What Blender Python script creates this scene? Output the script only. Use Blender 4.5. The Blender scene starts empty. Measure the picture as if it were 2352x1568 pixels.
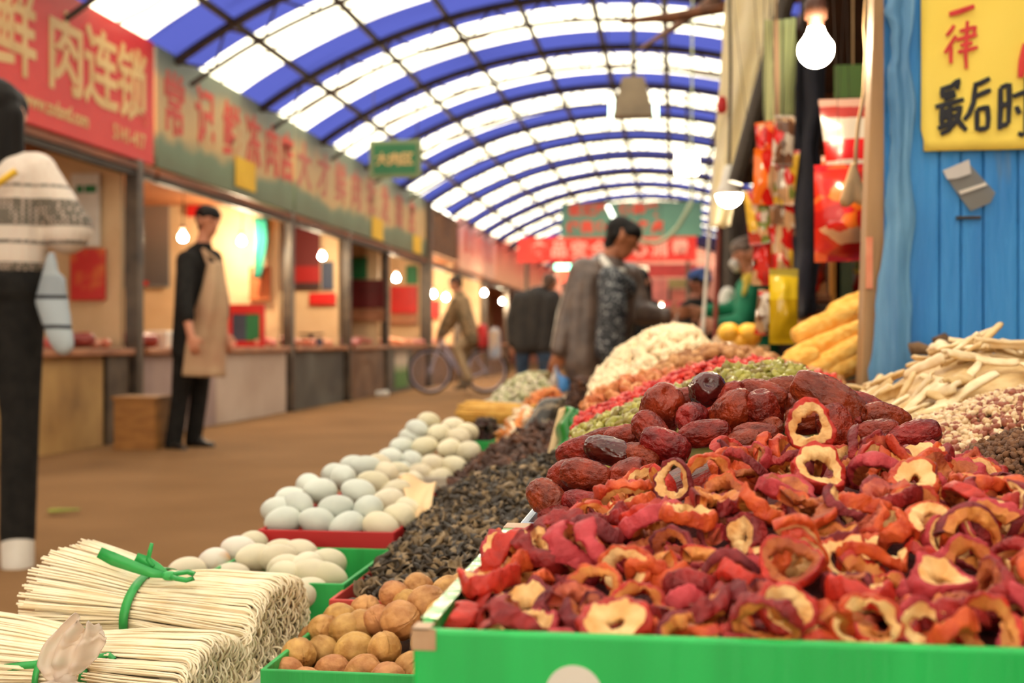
import bpy, bmesh, math, random
import numpy as np
from mathutils import Vector, Matrix, Euler, noise
S = bpy.context.scene
COL = S.collection
PI = math.pi
RND = random.Random(7)
# ------------------------------------------------------------------ camera
CAMZ = 0.77
FPX = 2750.0
TH = math.atan(374.0 / FPX)
cam_d = bpy.data.cameras.new('camera')
cam = bpy.data.objects.new('camera', cam_d)
COL.objects.link(cam)
cam.location = (0, 0, CAMZ)
cam.rotation_euler = (PI / 2, 0, TH)
cam_d.sensor_fit = 'HORIZONTAL'
cam_d.sensor_width = 22.3
cam_d.lens = FPX / 2352.0 * 22.3
cam_d.clip_start = 0.02
cam_d.clip_end = 200
cam_d.dof.use_dof = True
cam_d.dof.focus_distance = 0.86
cam_d.dof.aperture_fstop = 5.0
S.camera = cam
# ------------------------------------------------------------------ sky, exposure
W = bpy.data.worlds.new('overcast_sky')
S.world = W
W.use_nodes = True
wb = W.node_tree.nodes['Background']
wb.inputs[0].default_value = (1.0, 0.925, 0.75, 1)
wb.inputs[1].default_value = 6.5
S.view_settings.view_transform = 'Standard'
S.view_settings.look = 'None'
S.view_settings.gamma = 1
S.view_settings.use_curve_mapping = False
S.view_settings.exposure = 0.0
cy = S.cycles
cy.max_bounces = 6
cy.diffuse_bounces = 3
cy.glossy_bounces = 2
cy.transmission_bounces = 4
cy.transparent_max_bounces = 8
cy.sample_clamp_indirect = 4
cy.caustics_reflective = False
cy.caustics_refractive = False
cy.use_denoising = True
BULB_E = 1150.0        # radiance of a bare bulb over the meat stalls
BULB_NEAR = 170.0     # the two bulbs of the dry goods stall

# ------------------------------------------------------------------ projection helpers: photograph pixel -> place
_c, _s = math.cos(TH), math.sin(TH)
def P(px, py, Y):
    u = (px - 1176) / FPX; v = (784 - py) / FPX
    t = Y / (_c + u * _s)
    return Vector((t * (-_s + u * _c), Y, CAMZ + t * v))
def PX(px, py, X):
    u = (px - 1176) / FPX; v = (784 - py) / FPX
    t = X / (-_s + u * _c)
    return Vector((X, t * (_c + u * _s), CAMZ + t * v))
def mpp(Y): return Y / FPX
def proj(p):
    r = p[0] * _c + p[1] * _s; d = -p[0] * _s + p[1] * _c
    return 1176 + FPX * r / d, 784 - FPX * (p[2] - CAMZ) / d
def hexc(r, g, b):
    f = lambda c: (c / 255 / 12.92) if c / 255 <= 0.04045 else ((c / 255 + 0.055) / 1.055) ** 2.4
    return (f(r), f(g), f(b))

# ------------------------------------------------------------------ objects
def tag(o, label=None, cat=None, group=None, kind=None):
    if label: o['label'] = label
    if cat: o['category'] = cat
    if group: o['group'] = group
    if kind: o['kind'] = kind
    return o
def empty(name, loc, rz=0):
    o = bpy.data.objects.new(name, None); COL.objects.link(o)
    o.location = loc; o.rotation_euler = (0, 0, rz); o.empty_display_size = 0.05
    return o
def link(name, me, parent=None, mats=None, smooth=False):
    if mats:
        for m in (mats if isinstance(mats, (list, tuple)) else [mats]): me.materials.append(m)
    if smooth and len(me.polygons):
        me.polygons.foreach_set('use_smooth', [True] * len(me.polygons))
    o = bpy.data.objects.new(name, me); COL.objects.link(o)
    if parent is not None: o.parent = parent
    return o
def copy_tree(o, parent=None):
    c = o.copy(); COL.objects.link(c)
    if parent is not None: c.parent = parent
    for ch in o.children: copy_tree(ch, c)
    return c
class MB:
    """collects boxes, tubes, grids into one mesh"""
    def __init__(s): s.v = []; s.f = []; s.m = []
    def add(s, v, f, m=0, M=None):
        n = len(s.v)
        if M is not None: v = [M @ Vector(p) for p in v]
        s.v += [tuple(p) for p in v]
        s.f += [tuple(i + n for i in q) for q in f]
        s.m += [m] * len(f)
    def box(s, a, b, m=0, M=None):
        x0, y0, z0 = a; x1, y1, z1 = b
        v = [(x0,y0,z0),(x1,y0,z0),(x1,y1,z0),(x0,y1,z0),(x0,y0,z1),(x1,y0,z1),(x1,y1,z1),(x0,y1,z1)]
        s.add(v, [(0,3,2,1),(4,5,6,7),(0,1,5,4),(1,2,6,5),(2,3,7,6),(3,0,4,7)], m, M)
    def tube(s, pts, r, n=8, m=0, closed=False, sx=1.0):
        pts = [Vector(p) for p in pts]; k = len(pts); vs = []; fs = []
        rr = r if isinstance(r, (list, tuple)) else [r] * k
        up = Vector((0, 0, 1))
        prev = None
        for i, p in enumerate(pts):
            a = pts[(i - 1) % k] if (closed or i > 0) else p
            b = pts[(i + 1) % k] if (closed or i < k - 1) else p
            t = (b - a).normalized()
            if prev is None:
                x = t.cross(up)
                if x.length < 1e-3: x = t.cross(Vector((0, 1, 0)))
            else:
                x = prev - t * prev.dot(t)
                if x.length < 1e-6: x = t.cross(up)
            x.normalize(); prev = x; y = t.cross(x)
            for j in range(n):
                q = 2 * PI * j / n
                vs.append(p + x * (math.cos(q) * rr[i] * sx) + y * (math.sin(q) * rr[i]))
        for i in range(k if closed else k - 1):
            i2 = (i + 1) % k
            for j in range(n):
                j2 = (j + 1) % n
                fs.append((i * n + j, i * n + j2, i2 * n + j2, i2 * n + j))
        if not closed:
            fs.append(tuple(range(n - 1, -1, -1))); fs.append(tuple((k - 1) * n + j for j in range(n)))
        s.add(vs, fs, m)
    def lathe(s, prof, n=20, m=0, M=None):
        vs = []; fs = []; k = len(prof)
        for r, z in prof:
            for j in range(n):
                q = 2 * PI * j / n; vs.append((r * math.cos(q), r * math.sin(q), z))
        for i in range(k - 1):
            for j in range(n):
                j2 = (j + 1) % n
                fs.append((i * n + j, i * n + j2, (i + 1) * n + j2, (i + 1) * n + j))
        fs.append(tuple(range(n - 1, -1, -1))); fs.append(tuple((k - 1) * n + j for j in range(n)))
        s.add(vs, fs, m, M)
    def grid(s, nu, nv, fn, m=0):
        vs = [fn(i / (nu - 1), j / (nv - 1)) for j in range(nv) for i in range(nu)]
        fs = [(j*nu+i, j*nu+i+1, (j+1)*nu+i+1, (j+1)*nu+i) for j in range(nv-1) for i in range(nu-1)]
        s.add(vs, fs, m)
    def sheet(s, nu, nv, fn, th, m=0):
        """a grid with thickness th (closed)"""
        pt = [[Vector(fn(i / (nu - 1), j / (nv - 1))) for i in range(nu)] for j in range(nv)]
        A = []; B = []
        for j in range(nv):
            for i in range(nu):
                du = pt[j][min(i+1, nu-1)] - pt[j][max(i-1, 0)]; dv = pt[min(j+1, nv-1)][i] - pt[max(j-1, 0)][i]
                nn = du.cross(dv)
                if nn.length > 1e-12: nn.normalize()
                A.append(pt[j][i] + nn * th / 2); B.append(pt[j][i] - nn * th / 2)
        N = nu * nv; fs = []
        for j in range(nv-1):
            for i in range(nu-1):
                a = j*nu+i
                fs.append((a, a+1, a+nu+1, a+nu)); fs.append((N+a, N+a+nu, N+a+nu+1, N+a+1))
        ring = [i for i in range(nu)] + [j*nu+nu-1 for j in range(1, nv)] + [(nv-1)*nu+i for i in range(nu-2, -1, -1)] + [j*nu for j in range(nv-2, 0, -1)]
        for q in range(len(ring)):
            a, b = ring[q], ring[(q+1) % len(ring)]
            fs.append((a, N+a, N+b, b))
        s.add(A + B, fs, m)
    def mesh(s, name):
        me = bpy.data.meshes.new(name); me.from_pydata(s.v, [], s.f); me.update()
        if any(s.m): me.polygons.foreach_set('material_index', s.m)
        return me
    def build(s, name, mats, parent=None, smooth=False):
        return link(name, s.mesh(name), parent, mats, smooth)
def rmat(x=0, y=0, z=0): return Euler((x, y, z)).to_matrix().to_4x4()
def T(x, y, z): return Matrix.Translation((x, y, z))
def bevel(o, w=0.004, seg=2):
    m = o.modifiers.new('bevel', 'BEVEL'); m.width = w; m.segments = seg; m.limit_method = 'ANGLE'
    return o
def at_base(o, base):
    """move an object's origin to base, keeping the mesh where it is"""
    base = Vector(base); o.data.transform(Matrix.Translation(-base)); o.location = o.location + base
    return o

# ------------------------------------------------------------------ materials (all node based)
def mat(name, c1, c2=None, scale=12, rough=0.6, bump=0.0, bscale=None, spec=0.4, coat=0.0, rnd=0.0, metal=0.0,
        ramp=(0.35, 0.65), stretch=None, detail=4, emit=None, estr=0, trans=0.0, sss=0.0, alpha=1.0, dark=None):
    m = bpy.data.materials.new(name); m.use_nodes = True
    N = m.node_tree.nodes; L = m.node_tree.links; b = N['Principled BSDF']
    b.inputs['Roughness'].default_value = rough
    b.inputs['Specular IOR Level'].default_value = spec
    b.inputs['Metallic'].default_value = metal
    if coat: b.inputs['Coat Weight'].default_value = coat; b.inputs['Coat Roughness'].default_value = 0.15
    if sss:
        b.inputs['Subsurface Weight'].default_value = sss; b.inputs['Subsurface Radius'].default_value = (0.004, 0.002, 0.001); b.inputs['Subsurface Scale'].default_value = 1.0
    if trans: b.inputs['Transmission Weight'].default_value = trans
    if alpha < 1: b.inputs['Alpha'].default_value = alpha
    if c2 is None: c2 = tuple(x * 0.82 for x in c1)
    tc = N.new('ShaderNodeTexCoord'); mp = N.new('ShaderNodeMapping'); L.new(tc.outputs['Object'], mp.inputs['Vector'])
    if stretch: mp.inputs['Scale'].default_value = stretch
    if rnd:
        oi = N.new('ShaderNodeObjectInfo'); vm = N.new('ShaderNodeVectorMath'); vm.operation = 'SCALE'
        cx = N.new('ShaderNodeCombineXYZ')
        for i in range(3): L.new(oi.outputs['Random'], cx.inputs[i])
        vm.inputs['Scale'].default_value = 37.0; L.new(cx.outputs[0], vm.inputs[0]); L.new(vm.outputs[0], mp.inputs['Location'])
    nz = N.new('ShaderNodeTexNoise'); nz.inputs['Scale'].default_value = scale; nz.inputs['Detail'].default_value = detail
    L.new(mp.outputs[0], nz.inputs['Vector'])
    cr = N.new('ShaderNodeValToRGB')
    cr.color_ramp.elements[0].position = ramp[0]; cr.color_ramp.elements[0].color = (*c1, 1)
    cr.color_ramp.elements[1].position = ramp[1]; cr.color_ramp.elements[1].color = (*c2, 1)
    if dark:
        e = cr.color_ramp.elements.new(dark[0]); e.color = (*dark[1], 1)
    L.new(nz.outputs['Fac'], cr.inputs['Fac'])
    out = cr.outputs['Color']
    if rnd:
        hs = N.new('ShaderNodeHueSaturation'); L.new(out, hs.inputs['Color'])
        m1 = N.new('ShaderNodeMapRange'); m1.inputs[3].default_value = 0.5 - 0.035 * rnd; m1.inputs[4].default_value = 0.5 + 0.045 * rnd
        L.new(oi.outputs['Random'], m1.inputs[0]); L.new(m1.outputs[0], hs.inputs['Hue'])
        mm = N.new('ShaderNodeMath'); mm.operation = 'MULTIPLY'; mm.inputs[1].default_value = 7.31; L.new(oi.outputs['Random'], mm.inputs[0])
        fr = N.new('ShaderNodeMath'); fr.operation = 'FRACT'; L.new(mm.outputs[0], fr.inputs[0])
        m2 = N.new('ShaderNodeMapRange'); m2.inputs[3].default_value = 1 - 0.3 * rnd; m2.inputs[4].default_value = 1 + 0.25 * rnd
        L.new(fr.outputs[0], m2.inputs[0]); L.new(m2.outputs[0], hs.inputs['Value'])
        out = hs.outputs['Color']
    L.new(out, b.inputs['Base Color'])
    if bump:
        n2 = N.new('ShaderNodeTexNoise'); n2.inputs['Scale'].default_value = bscale or scale * 3; n2.inputs['Detail'].default_value = 5
        L.new(mp.outputs[0], n2.inputs['Vector'])
        bp = N.new('ShaderNodeBump'); bp.inputs['Strength'].default_value = bump; bp.inputs['Distance'].default_value = 0.01
        L.new(n2.outputs['Fac'], bp.inputs['Height']); L.new(bp.outputs[0], b.inputs['Normal'])
    if emit:
        b.inputs['Emission Color'].default_value = (*emit, 1); b.inputs['Emission Strength'].default_value = estr
    return m
def bands(name, stops, axis=2, rough=0.6, lo=0.0, hi=1.0, wob=0.0, wscale=6, const=True, spec=0.4):
    """colour bands along one object axis between lo and hi"""
    m = bpy.data.materials.new(name); m.use_nodes = True
    N = m.node_tree.nodes; L = m.node_tree.links; b = N['Principled BSDF']
    b.inputs['Roughness'].default_value = rough; b.inputs['Specular IOR Level'].default_value = spec
    tc = N.new('ShaderNodeTexCoord'); sp = N.new('ShaderNodeSeparateXYZ'); L.new(tc.outputs['Object'], sp.inputs[0])
    mr = N.new('ShaderNodeMapRange'); mr.inputs[1].default_value = lo; mr.inputs[2].default_value = hi
    L.new(sp.outputs[axis], mr.inputs[0]); fac = mr.outputs[0]
    if wob:
        nz = N.new('ShaderNodeTexNoise'); nz.inputs['Scale'].default_value = wscale; nz.inputs['Detail'].default_value = 5; L.new(tc.outputs['Object'], nz.inputs['Vector'])
        ma = N.new('ShaderNodeMath'); ma.operation = 'MULTIPLY_ADD'; ma.inputs[1].default_value = wob; L.new(nz.outputs['Fac'], ma.inputs[0])
        sb = N.new('ShaderNodeMath'); sb.operation = 'SUBTRACT'; sb.inputs[1].default_value = wob / 2; L.new(fac, sb.inputs[0]); L.new(sb.outputs[0], ma.inputs[2]); fac = ma.outputs[0]
    cr = N.new('ShaderNodeValToRGB'); cr.color_ramp.interpolation = 'CONSTANT' if const else 'LINEAR'
    el = cr.color_ramp.elements
    while len(el) > 1: el.remove(el[-1])
    el[0].position = stops[0][0]; el[0].color = (*stops[0][1], 1)
    for p, c in stops[1:]:
        e = el.new(p); e.color = (*c, 1)
    L.new(fac, cr.inputs['Fac']); L.new(cr.outputs['Color'], b.inputs['Base Color'])
    return m
def print_mat(name, cols, scale=30, rough=0.25, stretch=(1,1,1)):
    """printed wrapper: patches of several inks"""
    m = bpy.data.materials.new(name); m.use_nodes = True
    N = m.node_tree.nodes; L = m.node_tree.links; b = N['Principled BSDF']; b.inputs['Roughness'].default_value = rough; b.inputs['Specular IOR Level'].default_value = 0.6
    tc = N.new('ShaderNodeTexCoord'); mp = N.new('ShaderNodeMapping'); mp.inputs['Scale'].default_value = stretch; L.new(tc.outputs['Object'], mp.inputs[0])
    oi = N.new('ShaderNodeObjectInfo'); cx = N.new('ShaderNodeCombineXYZ'); ml = N.new('ShaderNodeMath'); ml.operation = 'MULTIPLY'; ml.inputs[1].default_value = 9.0
    L.new(oi.outputs['Random'], ml.inputs[0]); L.new(ml.outputs[0], cx.inputs[0]); L.new(ml.outputs[0], cx.inputs[2]); L.new(cx.outputs[0], mp.inputs['Location'])
    nz = N.new('ShaderNodeTexNoise'); nz.inputs['Scale'].default_value = scale * 0.8; nz.inputs['Detail'].default_value = 3; L.new(mp.outputs[0], nz.inputs['Vector'])
    va = N.new('ShaderNodeVectorMath'); va.operation = 'MULTIPLY_ADD'; va.inputs[1].default_value = (0.03, 0.03, 0.03); L.new(nz.outputs['Color'], va.inputs[0]); L.new(mp.outputs[0], va.inputs[2])
    vo = N.new('ShaderNodeTexVoronoi'); vo.inputs['Scale'].default_value = scale; L.new(va.outputs[0], vo.inputs['Vector'])
    sp = N.new('ShaderNodeSeparateColor'); L.new(vo.outputs['Color'], sp.inputs[0])
    cr = N.new('ShaderNodeValToRGB'); cr.color_ramp.interpolation = 'CONSTANT'; el = cr.color_ramp.elements
    while len(el) > 1: el.remove(el[-1])
    el[0].position = 0; el[0].color = (*hexc(*cols[0]), 1)
    for i, c in enumerate(cols[1:]): e = el.new((i + 1) / len(cols)); e.color = (*hexc(*c), 1)
    L.new(sp.outputs[0], cr.inputs['Fac']); L.new(cr.outputs['Color'], b.inputs['Base Color'])
    return m
def glow(name, c, s):
    m = bpy.data.materials.new(name); m.use_nodes = True
    b = m.node_tree.nodes['Principled BSDF']; b.inputs['Base Color'].default_value = (*c, 1)
    b.inputs['Emission Color'].default_value = (*c, 1); b.inputs['Emission Strength'].default_value = s
    return m
def sheet_mat(name, tint, solid, clear, dirt, dscale=1.2):
    """roof sheeting: lets a tinted part of the sky through, scatters the rest, dirt in streaks"""
    m = bpy.data.materials.new(name); m.use_nodes = True
    N = m.node_tree.nodes; L = m.node_tree.links; N.remove(N['Principled BSDF'])
    tr = N.new('ShaderNodeBsdfTransparent'); tr.inputs[0].default_value = (*tint, 1)
    df = N.new('ShaderNodeBsdfDiffuse'); df.inputs[0].default_value = (*solid, 1)
    tl = N.new('ShaderNodeBsdfTranslucent'); tl.inputs[0].default_value = (*tint, 1)
    mx0 = N.new('ShaderNodeMixShader'); mx0.inputs[0].default_value = 0.3; L.new(df.outputs[0], mx0.inputs[1]); L.new(tl.outputs[0], mx0.inputs[2])
    tc = N.new('ShaderNodeTexCoord'); mp = N.new('ShaderNodeMapping'); mp.inputs['Scale'].default_value = (0.5, 2.2, 1); L.new(tc.outputs['Object'], mp.inputs[0])
    nz = N.new('ShaderNodeTexNoise'); nz.inputs['Scale'].default_value = dscale; nz.inputs['Detail'].default_value = 6; L.new(mp.outputs[0], nz.inputs['Vector'])
    mr = N.new('ShaderNodeMapRange'); mr.inputs[1].default_value = 0.52; mr.inputs[2].default_value = 0.72
    mr.inputs[3].default_value = clear; mr.inputs[4].default_value = clear * (1 - dirt); L.new(nz.outputs['Fac'], mr.inputs[0])
    mx = N.new('ShaderNodeMixShader'); L.new(mr.outputs[0], mx.inputs[0]); L.new(mx0.outputs[0], mx.inputs[1]); L.new(tr.outputs[0], mx.inputs[2])
    L.new(mx.outputs[0], N['Material Output'].inputs[0])
    return m
def plastic_mat(name, c, clear=0.45, rough=0.15, thru=0.35):
    """thin see-through plastic film"""
    m = bpy.data.materials.new(name); m.use_nodes = True
    N = m.node_tree.nodes; L = m.node_tree.links; b = N['Principled BSDF']
    b.inputs['Base Color'].default_value = (*c, 1); b.inputs['Roughness'].default_value = rough
    tr = N.new('ShaderNodeBsdfTransparent'); tr.inputs[0].default_value = (*[min(1, x * 1.1) for x in c], 1)
    tl = N.new('ShaderNodeBsdfTranslucent'); tl.inputs[0].default_value = (*c, 1)
    m1 = N.new('ShaderNodeMixShader'); m1.inputs[0].default_value = thru; L.new(b.outputs[0], m1.inputs[1]); L.new(tl.outputs[0], m1.inputs[2])
    mx = N.new('ShaderNodeMixShader'); mx.inputs[0].default_value = clear; L.new(m1.outputs[0], mx.inputs[1]); L.new(tr.outputs[0], mx.inputs[2])
    L.new(mx.outputs[0], N['Material Output'].inputs[0])
    return m
H = hexc
M = {}
M['soil'] = mat('packed_earth', H(132,97,63), H(120,87,55), 1.2, 0.95, 0.12, 18, spec=0.1, dark=(0.85, H(100,72,46)))
M['cream_sheet'] = sheet_mat('clear_roof_sheet', (0.97,0.95,0.83), H(206,170,110), 0.62, 0.75)  # dirt streaks, strengthened so their colour also carries the creamy sky glow
M['blue_sheet'] = sheet_mat('blue_roof_sheet', (0.026,0.034,0.17), H(56,60,140), 0.62, 0.5)
M['steel_dark'] = mat('dark_painted_steel', H(74,62,48), H(54,44,36), 8, 0.6)
M['rust'] = mat('brown_timber_pole', H(128,80,48), H(92,58,36), 14, 0.7)
M['wood_fascia'] = mat('orange_brown_fascia', H(150,84,48), H(96,56,36), 5, 0.6, stretch=(1,0.2,1))
M['post'] = mat('dull_steel_post', H(96,80,64), H(60,48,40), 6, 0.45, spec=0.5)
M['cream_wall'] = mat('cream_plaster', H(226,194,152), H(208,172,130), 2.0, 0.8)
M['lilac_panel'] = mat('lilac_grey_panel', H(176,150,140), H(150,126,120), 1.4, 0.6)
M['pale_panel'] = mat('pale_counter_panel', H(204,184,166), H(178,154,136), 1.1, 0.55)
M['tan_panel'] = mat('tan_counter_panel', H(196,156,96), H(164,124,74), 2.2, 0.6, dark=(0.8, H(120,88,52)))
M['grey_panel'] = mat('grey_counter_panel', H(98,94,84), H(74,70,64), 1.6, 0.6)
M['brown_panel'] = mat('brown_counter_panel', H(126,92,66), H(96,68,50), 1.8, 0.6)
M['counter_top'] = mat('worn_counter_top', H(180,120,84), H(146,92,64), 4, 0.45)
M['red_sign'] = mat('red_sign_board', H(222,52,44), H(206,40,36), 1.0, 0.45)
M['sign_cream'] = mat('cream_lettering', H(226,190,128), H(214,172,112), 2, 0.5)
M['sign_red'] = mat('red_lettering', H(222,84,62), H(204,70,54), 2, 0.5)
M['sign_pale_red'] = mat('faded_red_lettering', H(206,112,92), H(190,104,86), 2, 0.5)
M['yellow_paper'] = mat('yellow_paper', H(236,190,52), H(226,176,44), 3, 0.7)
M['black'] = mat('black_cloth', (0.012,0.011,0.010), (0.02,0.018,0.016), 20, 0.9, spec=0.15)
M['skin'] = mat('skin', H(206,142,110), H(190,124,94), 10, 0.5, sss=0.0)
M['hair'] = mat('black_hair', H(26,20,16), H(16,12,10), 40, 0.6, spec=0.2, stretch=(1,1,0.1))
M['white'] = mat('white_plastic', H(232,226,214), H(214,206,194), 6, 0.4)
M['bulb'] = glow('lit_bulb_glass', (1.0,0.83,0.56), BULB_E)
M['bulb_near'] = glow('lit_near_bulb_glass', (1.0,0.82,0.54), BULB_NEAR)
M['cord'] = mat('pale_cord', H(196,160,112), H(176,140,96), 8, 0.5)
M['dark_cord'] = mat('dark_cord', H(48,38,32), H(36,28,24), 8, 0.6)
M['socket'] = mat('brown_socket', H(96,60,44), H(70,44,34), 8, 0.5)
M['red'] = mat('red_print', H(206,34,30), H(180,26,26), 3, 0.4)
M['green'] = mat('green_print', H(34,120,70), H(26,98,58), 3, 0.5)
M['navy'] = mat('dark_blue_board', H(64,72,92), H(50,56,74), 3, 0.5)
M['teal'] = mat('teal_cloth', H(30,122,100), H(20,98,84), 3, 0.8)
# ------------------------------------------------------------------ lettering
def text_mesh(txt, size, bold=0.0, depth=0.004):
    cu = bpy.data.curves.new('lettering', 'FONT'); cu.body = txt; cu.size = size; cu.offset = bold; cu.extrude = depth / 2
    cu.resolution_u = 3; cu.align_x = 'CENTER'; cu.align_y = 'CENTER'
    o = bpy.data.objects.new('lettering', cu); COL.objects.link(o)
    bpy.context.view_layer.update()
    dg = bpy.context.evaluated_depsgraph_get()
    me = bpy.data.meshes.new_from_object(o.evaluated_get(dg)); me.materials.clear()
    bpy.data.objects.remove(o); bpy.data.curves.remove(cu)
    return me
def letter(name, txt, size, m, parent, centre, face='-Y', bold=0.0, sx=1.0, roll=0.0, depth=0.004, shear=0.0):
    """one character or line centred at `centre` (parent's space); face: +X or -Y"""
    me = text_mesh(txt, size, bold, depth)
    if len(me.vertices):   # centre on the ink
        co = np.array([v.co[:] for v in me.vertices]); c = (co.max(0) + co.min(0)) / 2
        me.transform(Matrix.Translation((-c[0], -c[1], 0)))
    A = Matrix.Diagonal((sx, 1, 1, 1)); A[0][1] = shear
    if face == '+X': R = Matrix(((0,0,1,0),(1,0,0,0),(0,1,0,0),(0,0,0,1)))
    else: R = Matrix(((1,0,0,0),(0,0,-1,0),(0,1,0,0),(0,0,0,1)))
    me.transform(R @ Matrix.Rotation(roll, 4, 'Z') @ A)
    o = link(name, me, parent, m); o.location = centre
    return o
# ------------------------------------------------------------------ soft shapes: tapered limbs fused into one skin
def _capsule(a, b, ra, rb, ex=(1,1,1), n=12):
    a = Vector(a); b = Vector(b); ax = b - a; Ln = ax.length
    z = ax.normalized() if Ln > 1e-6 else Vector((0,0,1))
    x = z.orthogonal().normalized(); y = z.cross(x); vs = []; fs = []
    rings = []
    for i in range(0, 6): q = -PI/2 + (PI/2) * i / 5; rings.append((a, ra, q))
    for i in range(0, 6): q = (PI/2) * i / 5; rings.append((b, rb, q))
    for c, r, q in rings:
        for j in range(n):
            w = 2 * PI * j / n
            off = x * (math.cos(w) * math.cos(q) * r) + y * (math.sin(w) * math.cos(q) * r) + z * (math.sin(q) * r)
            vs.append(c + Vector((off.x * ex[0], off.y * ex[1], off.z * ex[2])))
    k = len(rings)
    for i in range(k - 1):
        for j in range(n):
            j2 = (j + 1) % n; fs.append((i*n+j, i*n+j2, (i+1)*n+j2, (i+1)*n+j))
    fs.append(tuple(range(n-1, -1, -1))); fs.append(tuple((k-1)*n+j for j in range(n)))
    return vs, fs
def blob(name, parts, m, parent=None, voxel=0.012, smooth=4, Mx=None):
    """parts: (a, b, ra, rb[, ex]) fused by a voxel remesh into one continuous surface"""
    mb = MB()
    for p in parts:
        v, f = _capsule(*p[:4], ex=(p[4] if len(p) > 4 else (1,1,1))); mb.add(v, f)
    me = mb.mesh(name)
    o = bpy.data.objects.new(name, me); COL.objects.link(o)
    r = o.modifiers.new('r', 'REMESH'); r.mode = 'VOXEL'; r.voxel_size = voxel; r.use_smooth_shade = True
    if smooth:
        sm = o.modifiers.new('s', 'SMOOTH'); sm.iterations = smooth; sm.factor = 0.5
    bpy.context.view_layer.update()
    dg = bpy.context.evaluated_depsgraph_get()
    me2 = bpy.data.meshes.new_from_object(o.evaluated_get(dg))
    bpy.data.objects.remove(o); bpy.data.meshes.remove(me)
    me2.name = name
    if Mx is not None: me2.transform(Mx)
    return link(name, me2, parent, m, True)
# ------------------------------------------------------------------ small produce meshes
def nz3(p, s=0.0): return noise.noise(Vector((p[0] + s, p[1] + s * 1.7, p[2] - s)))
def uv_shape(nu, nv, fn):
    vs = []; fs = []
    vs.append(fn(0, 0))
    for j in range(1, nv):
        for i in range(nu): vs.append(fn(2 * PI * i / nu, PI * j / nv))
    vs.append(fn(0, PI))
    for i in range(nu): fs.append((0, 1 + i, 1 + (i + 1) % nu))
    for j in range(nv - 2):
        for i in range(nu):
            a = 1 + j * nu + i; b = 1 + j * nu + (i + 1) % nu
            fs.append((a, a + nu, b + nu, b))
    l = len(vs) - 1; o = 1 + (nv - 2) * nu
    for i in range(nu): fs.append((l, o + (i + 1) % nu, o + i))
    return vs, fs
def mesh_vf(name, vs, fs):
    me = bpy.data.meshes.new(name); me.from_pydata([tuple(v) for v in vs], [], fs); me.update()
    me.polygons.foreach_set('use_smooth', [True] * len(fs))
    return me
def jujube_mesh(seed, Ln=0.040, R=0.0150, wr=1.0):
    """a dried red date: long axis z, wrinkled skin, a pit at each end"""
    hl = Ln / 2
    def fn(a, b):
        z = math.cos(b); r = math.sin(b) ** 0.72
        d = Vector((math.cos(a) * r, math.sin(a) * r, z))
        q = Vector((d.x * 1.3, d.y * 1.3, d.z * 0.9)) + Vector((seed * 3.1, seed, -seed))
        wq = q * 2.3 + 0.55 * noise.noise_vector(q * 2.4) + 0.18 * noise.noise_vector(q * 6)
        F = noise.voronoi(wq)[0]; cr = 1 - min(1, (F[1] - F[0]) / 0.34); cr = cr * cr * (3 - 2 * cr)
        q2 = Vector((d.x * 1.7, d.y * 1.7, d.z * 0.8)) * 2.6 + Vector((seed, 5, seed)); F2 = noise.voronoi(q2 + 0.5 * noise.noise_vector(q2 * 1.5))[0]
        cr2 = 1 - min(1, (F2[1] - F2[0]) / 0.4); cr2 = cr2 * cr2 * (3 - 2 * cr2)
        k = 1 + 0.07 * noise.noise(q * 0.8) - wr * (0.050 * cr + 0.030 * cr2 - 0.045 * noise.noise(q * 2.2) - 0.02 * noise.noise(q * 7)) * min(1, 1.6 * math.sin(b) + 0.15) + 0.03 * wr
        zz = z * hl * (1 + 0.03 * nz3(d, seed))
        pit = math.exp(-((r / 0.30) ** 2))
        zz -= math.copysign(0.0032 * pit, z) if abs(z) > 0.5 else 0
        return (d.x * R * k * (1 + 0.05 * math.sin(seed)), d.y * R * k, zz)
    vs, fs = uv_shape(72, 56, fn)
    return mesh_vf('jujube', vs, fs)
def egg_mesh(Ln=0.058, R=0.0215):
    def fn(a, b):
        z = math.cos(b); r = math.sin(b) * (1 - 0.12 * z)
        return (math.cos(a) * r * R, math.sin(a) * r * R, z * Ln / 2)
    vs, fs = uv_shape(24, 16, fn); return mesh_vf('egg', vs, fs)
def walnut_mesh(seed, R=0.0175):
    def fn(a, b):
        d = Vector((math.sin(b) * math.cos(a), math.sin(b) * math.sin(a), math.cos(b)))
        q = d + Vector((seed * 2.3, -seed, seed))
        g = 0.05 * noise.noise(q * 1.5) - 0.075 * abs(noise.noise(q * 2.6 + 0.4 * noise.noise_vector(q * 3))) - 0.035 * abs(noise.noise(q * 6)) + 0.03
        seam = math.exp(-((d.y / 0.09) ** 2)); groove = math.exp(-((d.y / 0.022) ** 2))
        k = 1 + g + 0.06 * seam - 0.11 * groove
        tip = 0.10 * math.exp(-((1 - d.z) / 0.05)) if d.z > 0 else -0.06 * math.exp(-((1 + d.z) / 0.06))
        return (d.x * R * k, d.y * R * k * 1.02, d.z * R * (k * 1.12 + tip))
    vs, fs = uv_shape(48, 36, fn); return mesh_vf('walnut', vs, fs)
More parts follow.
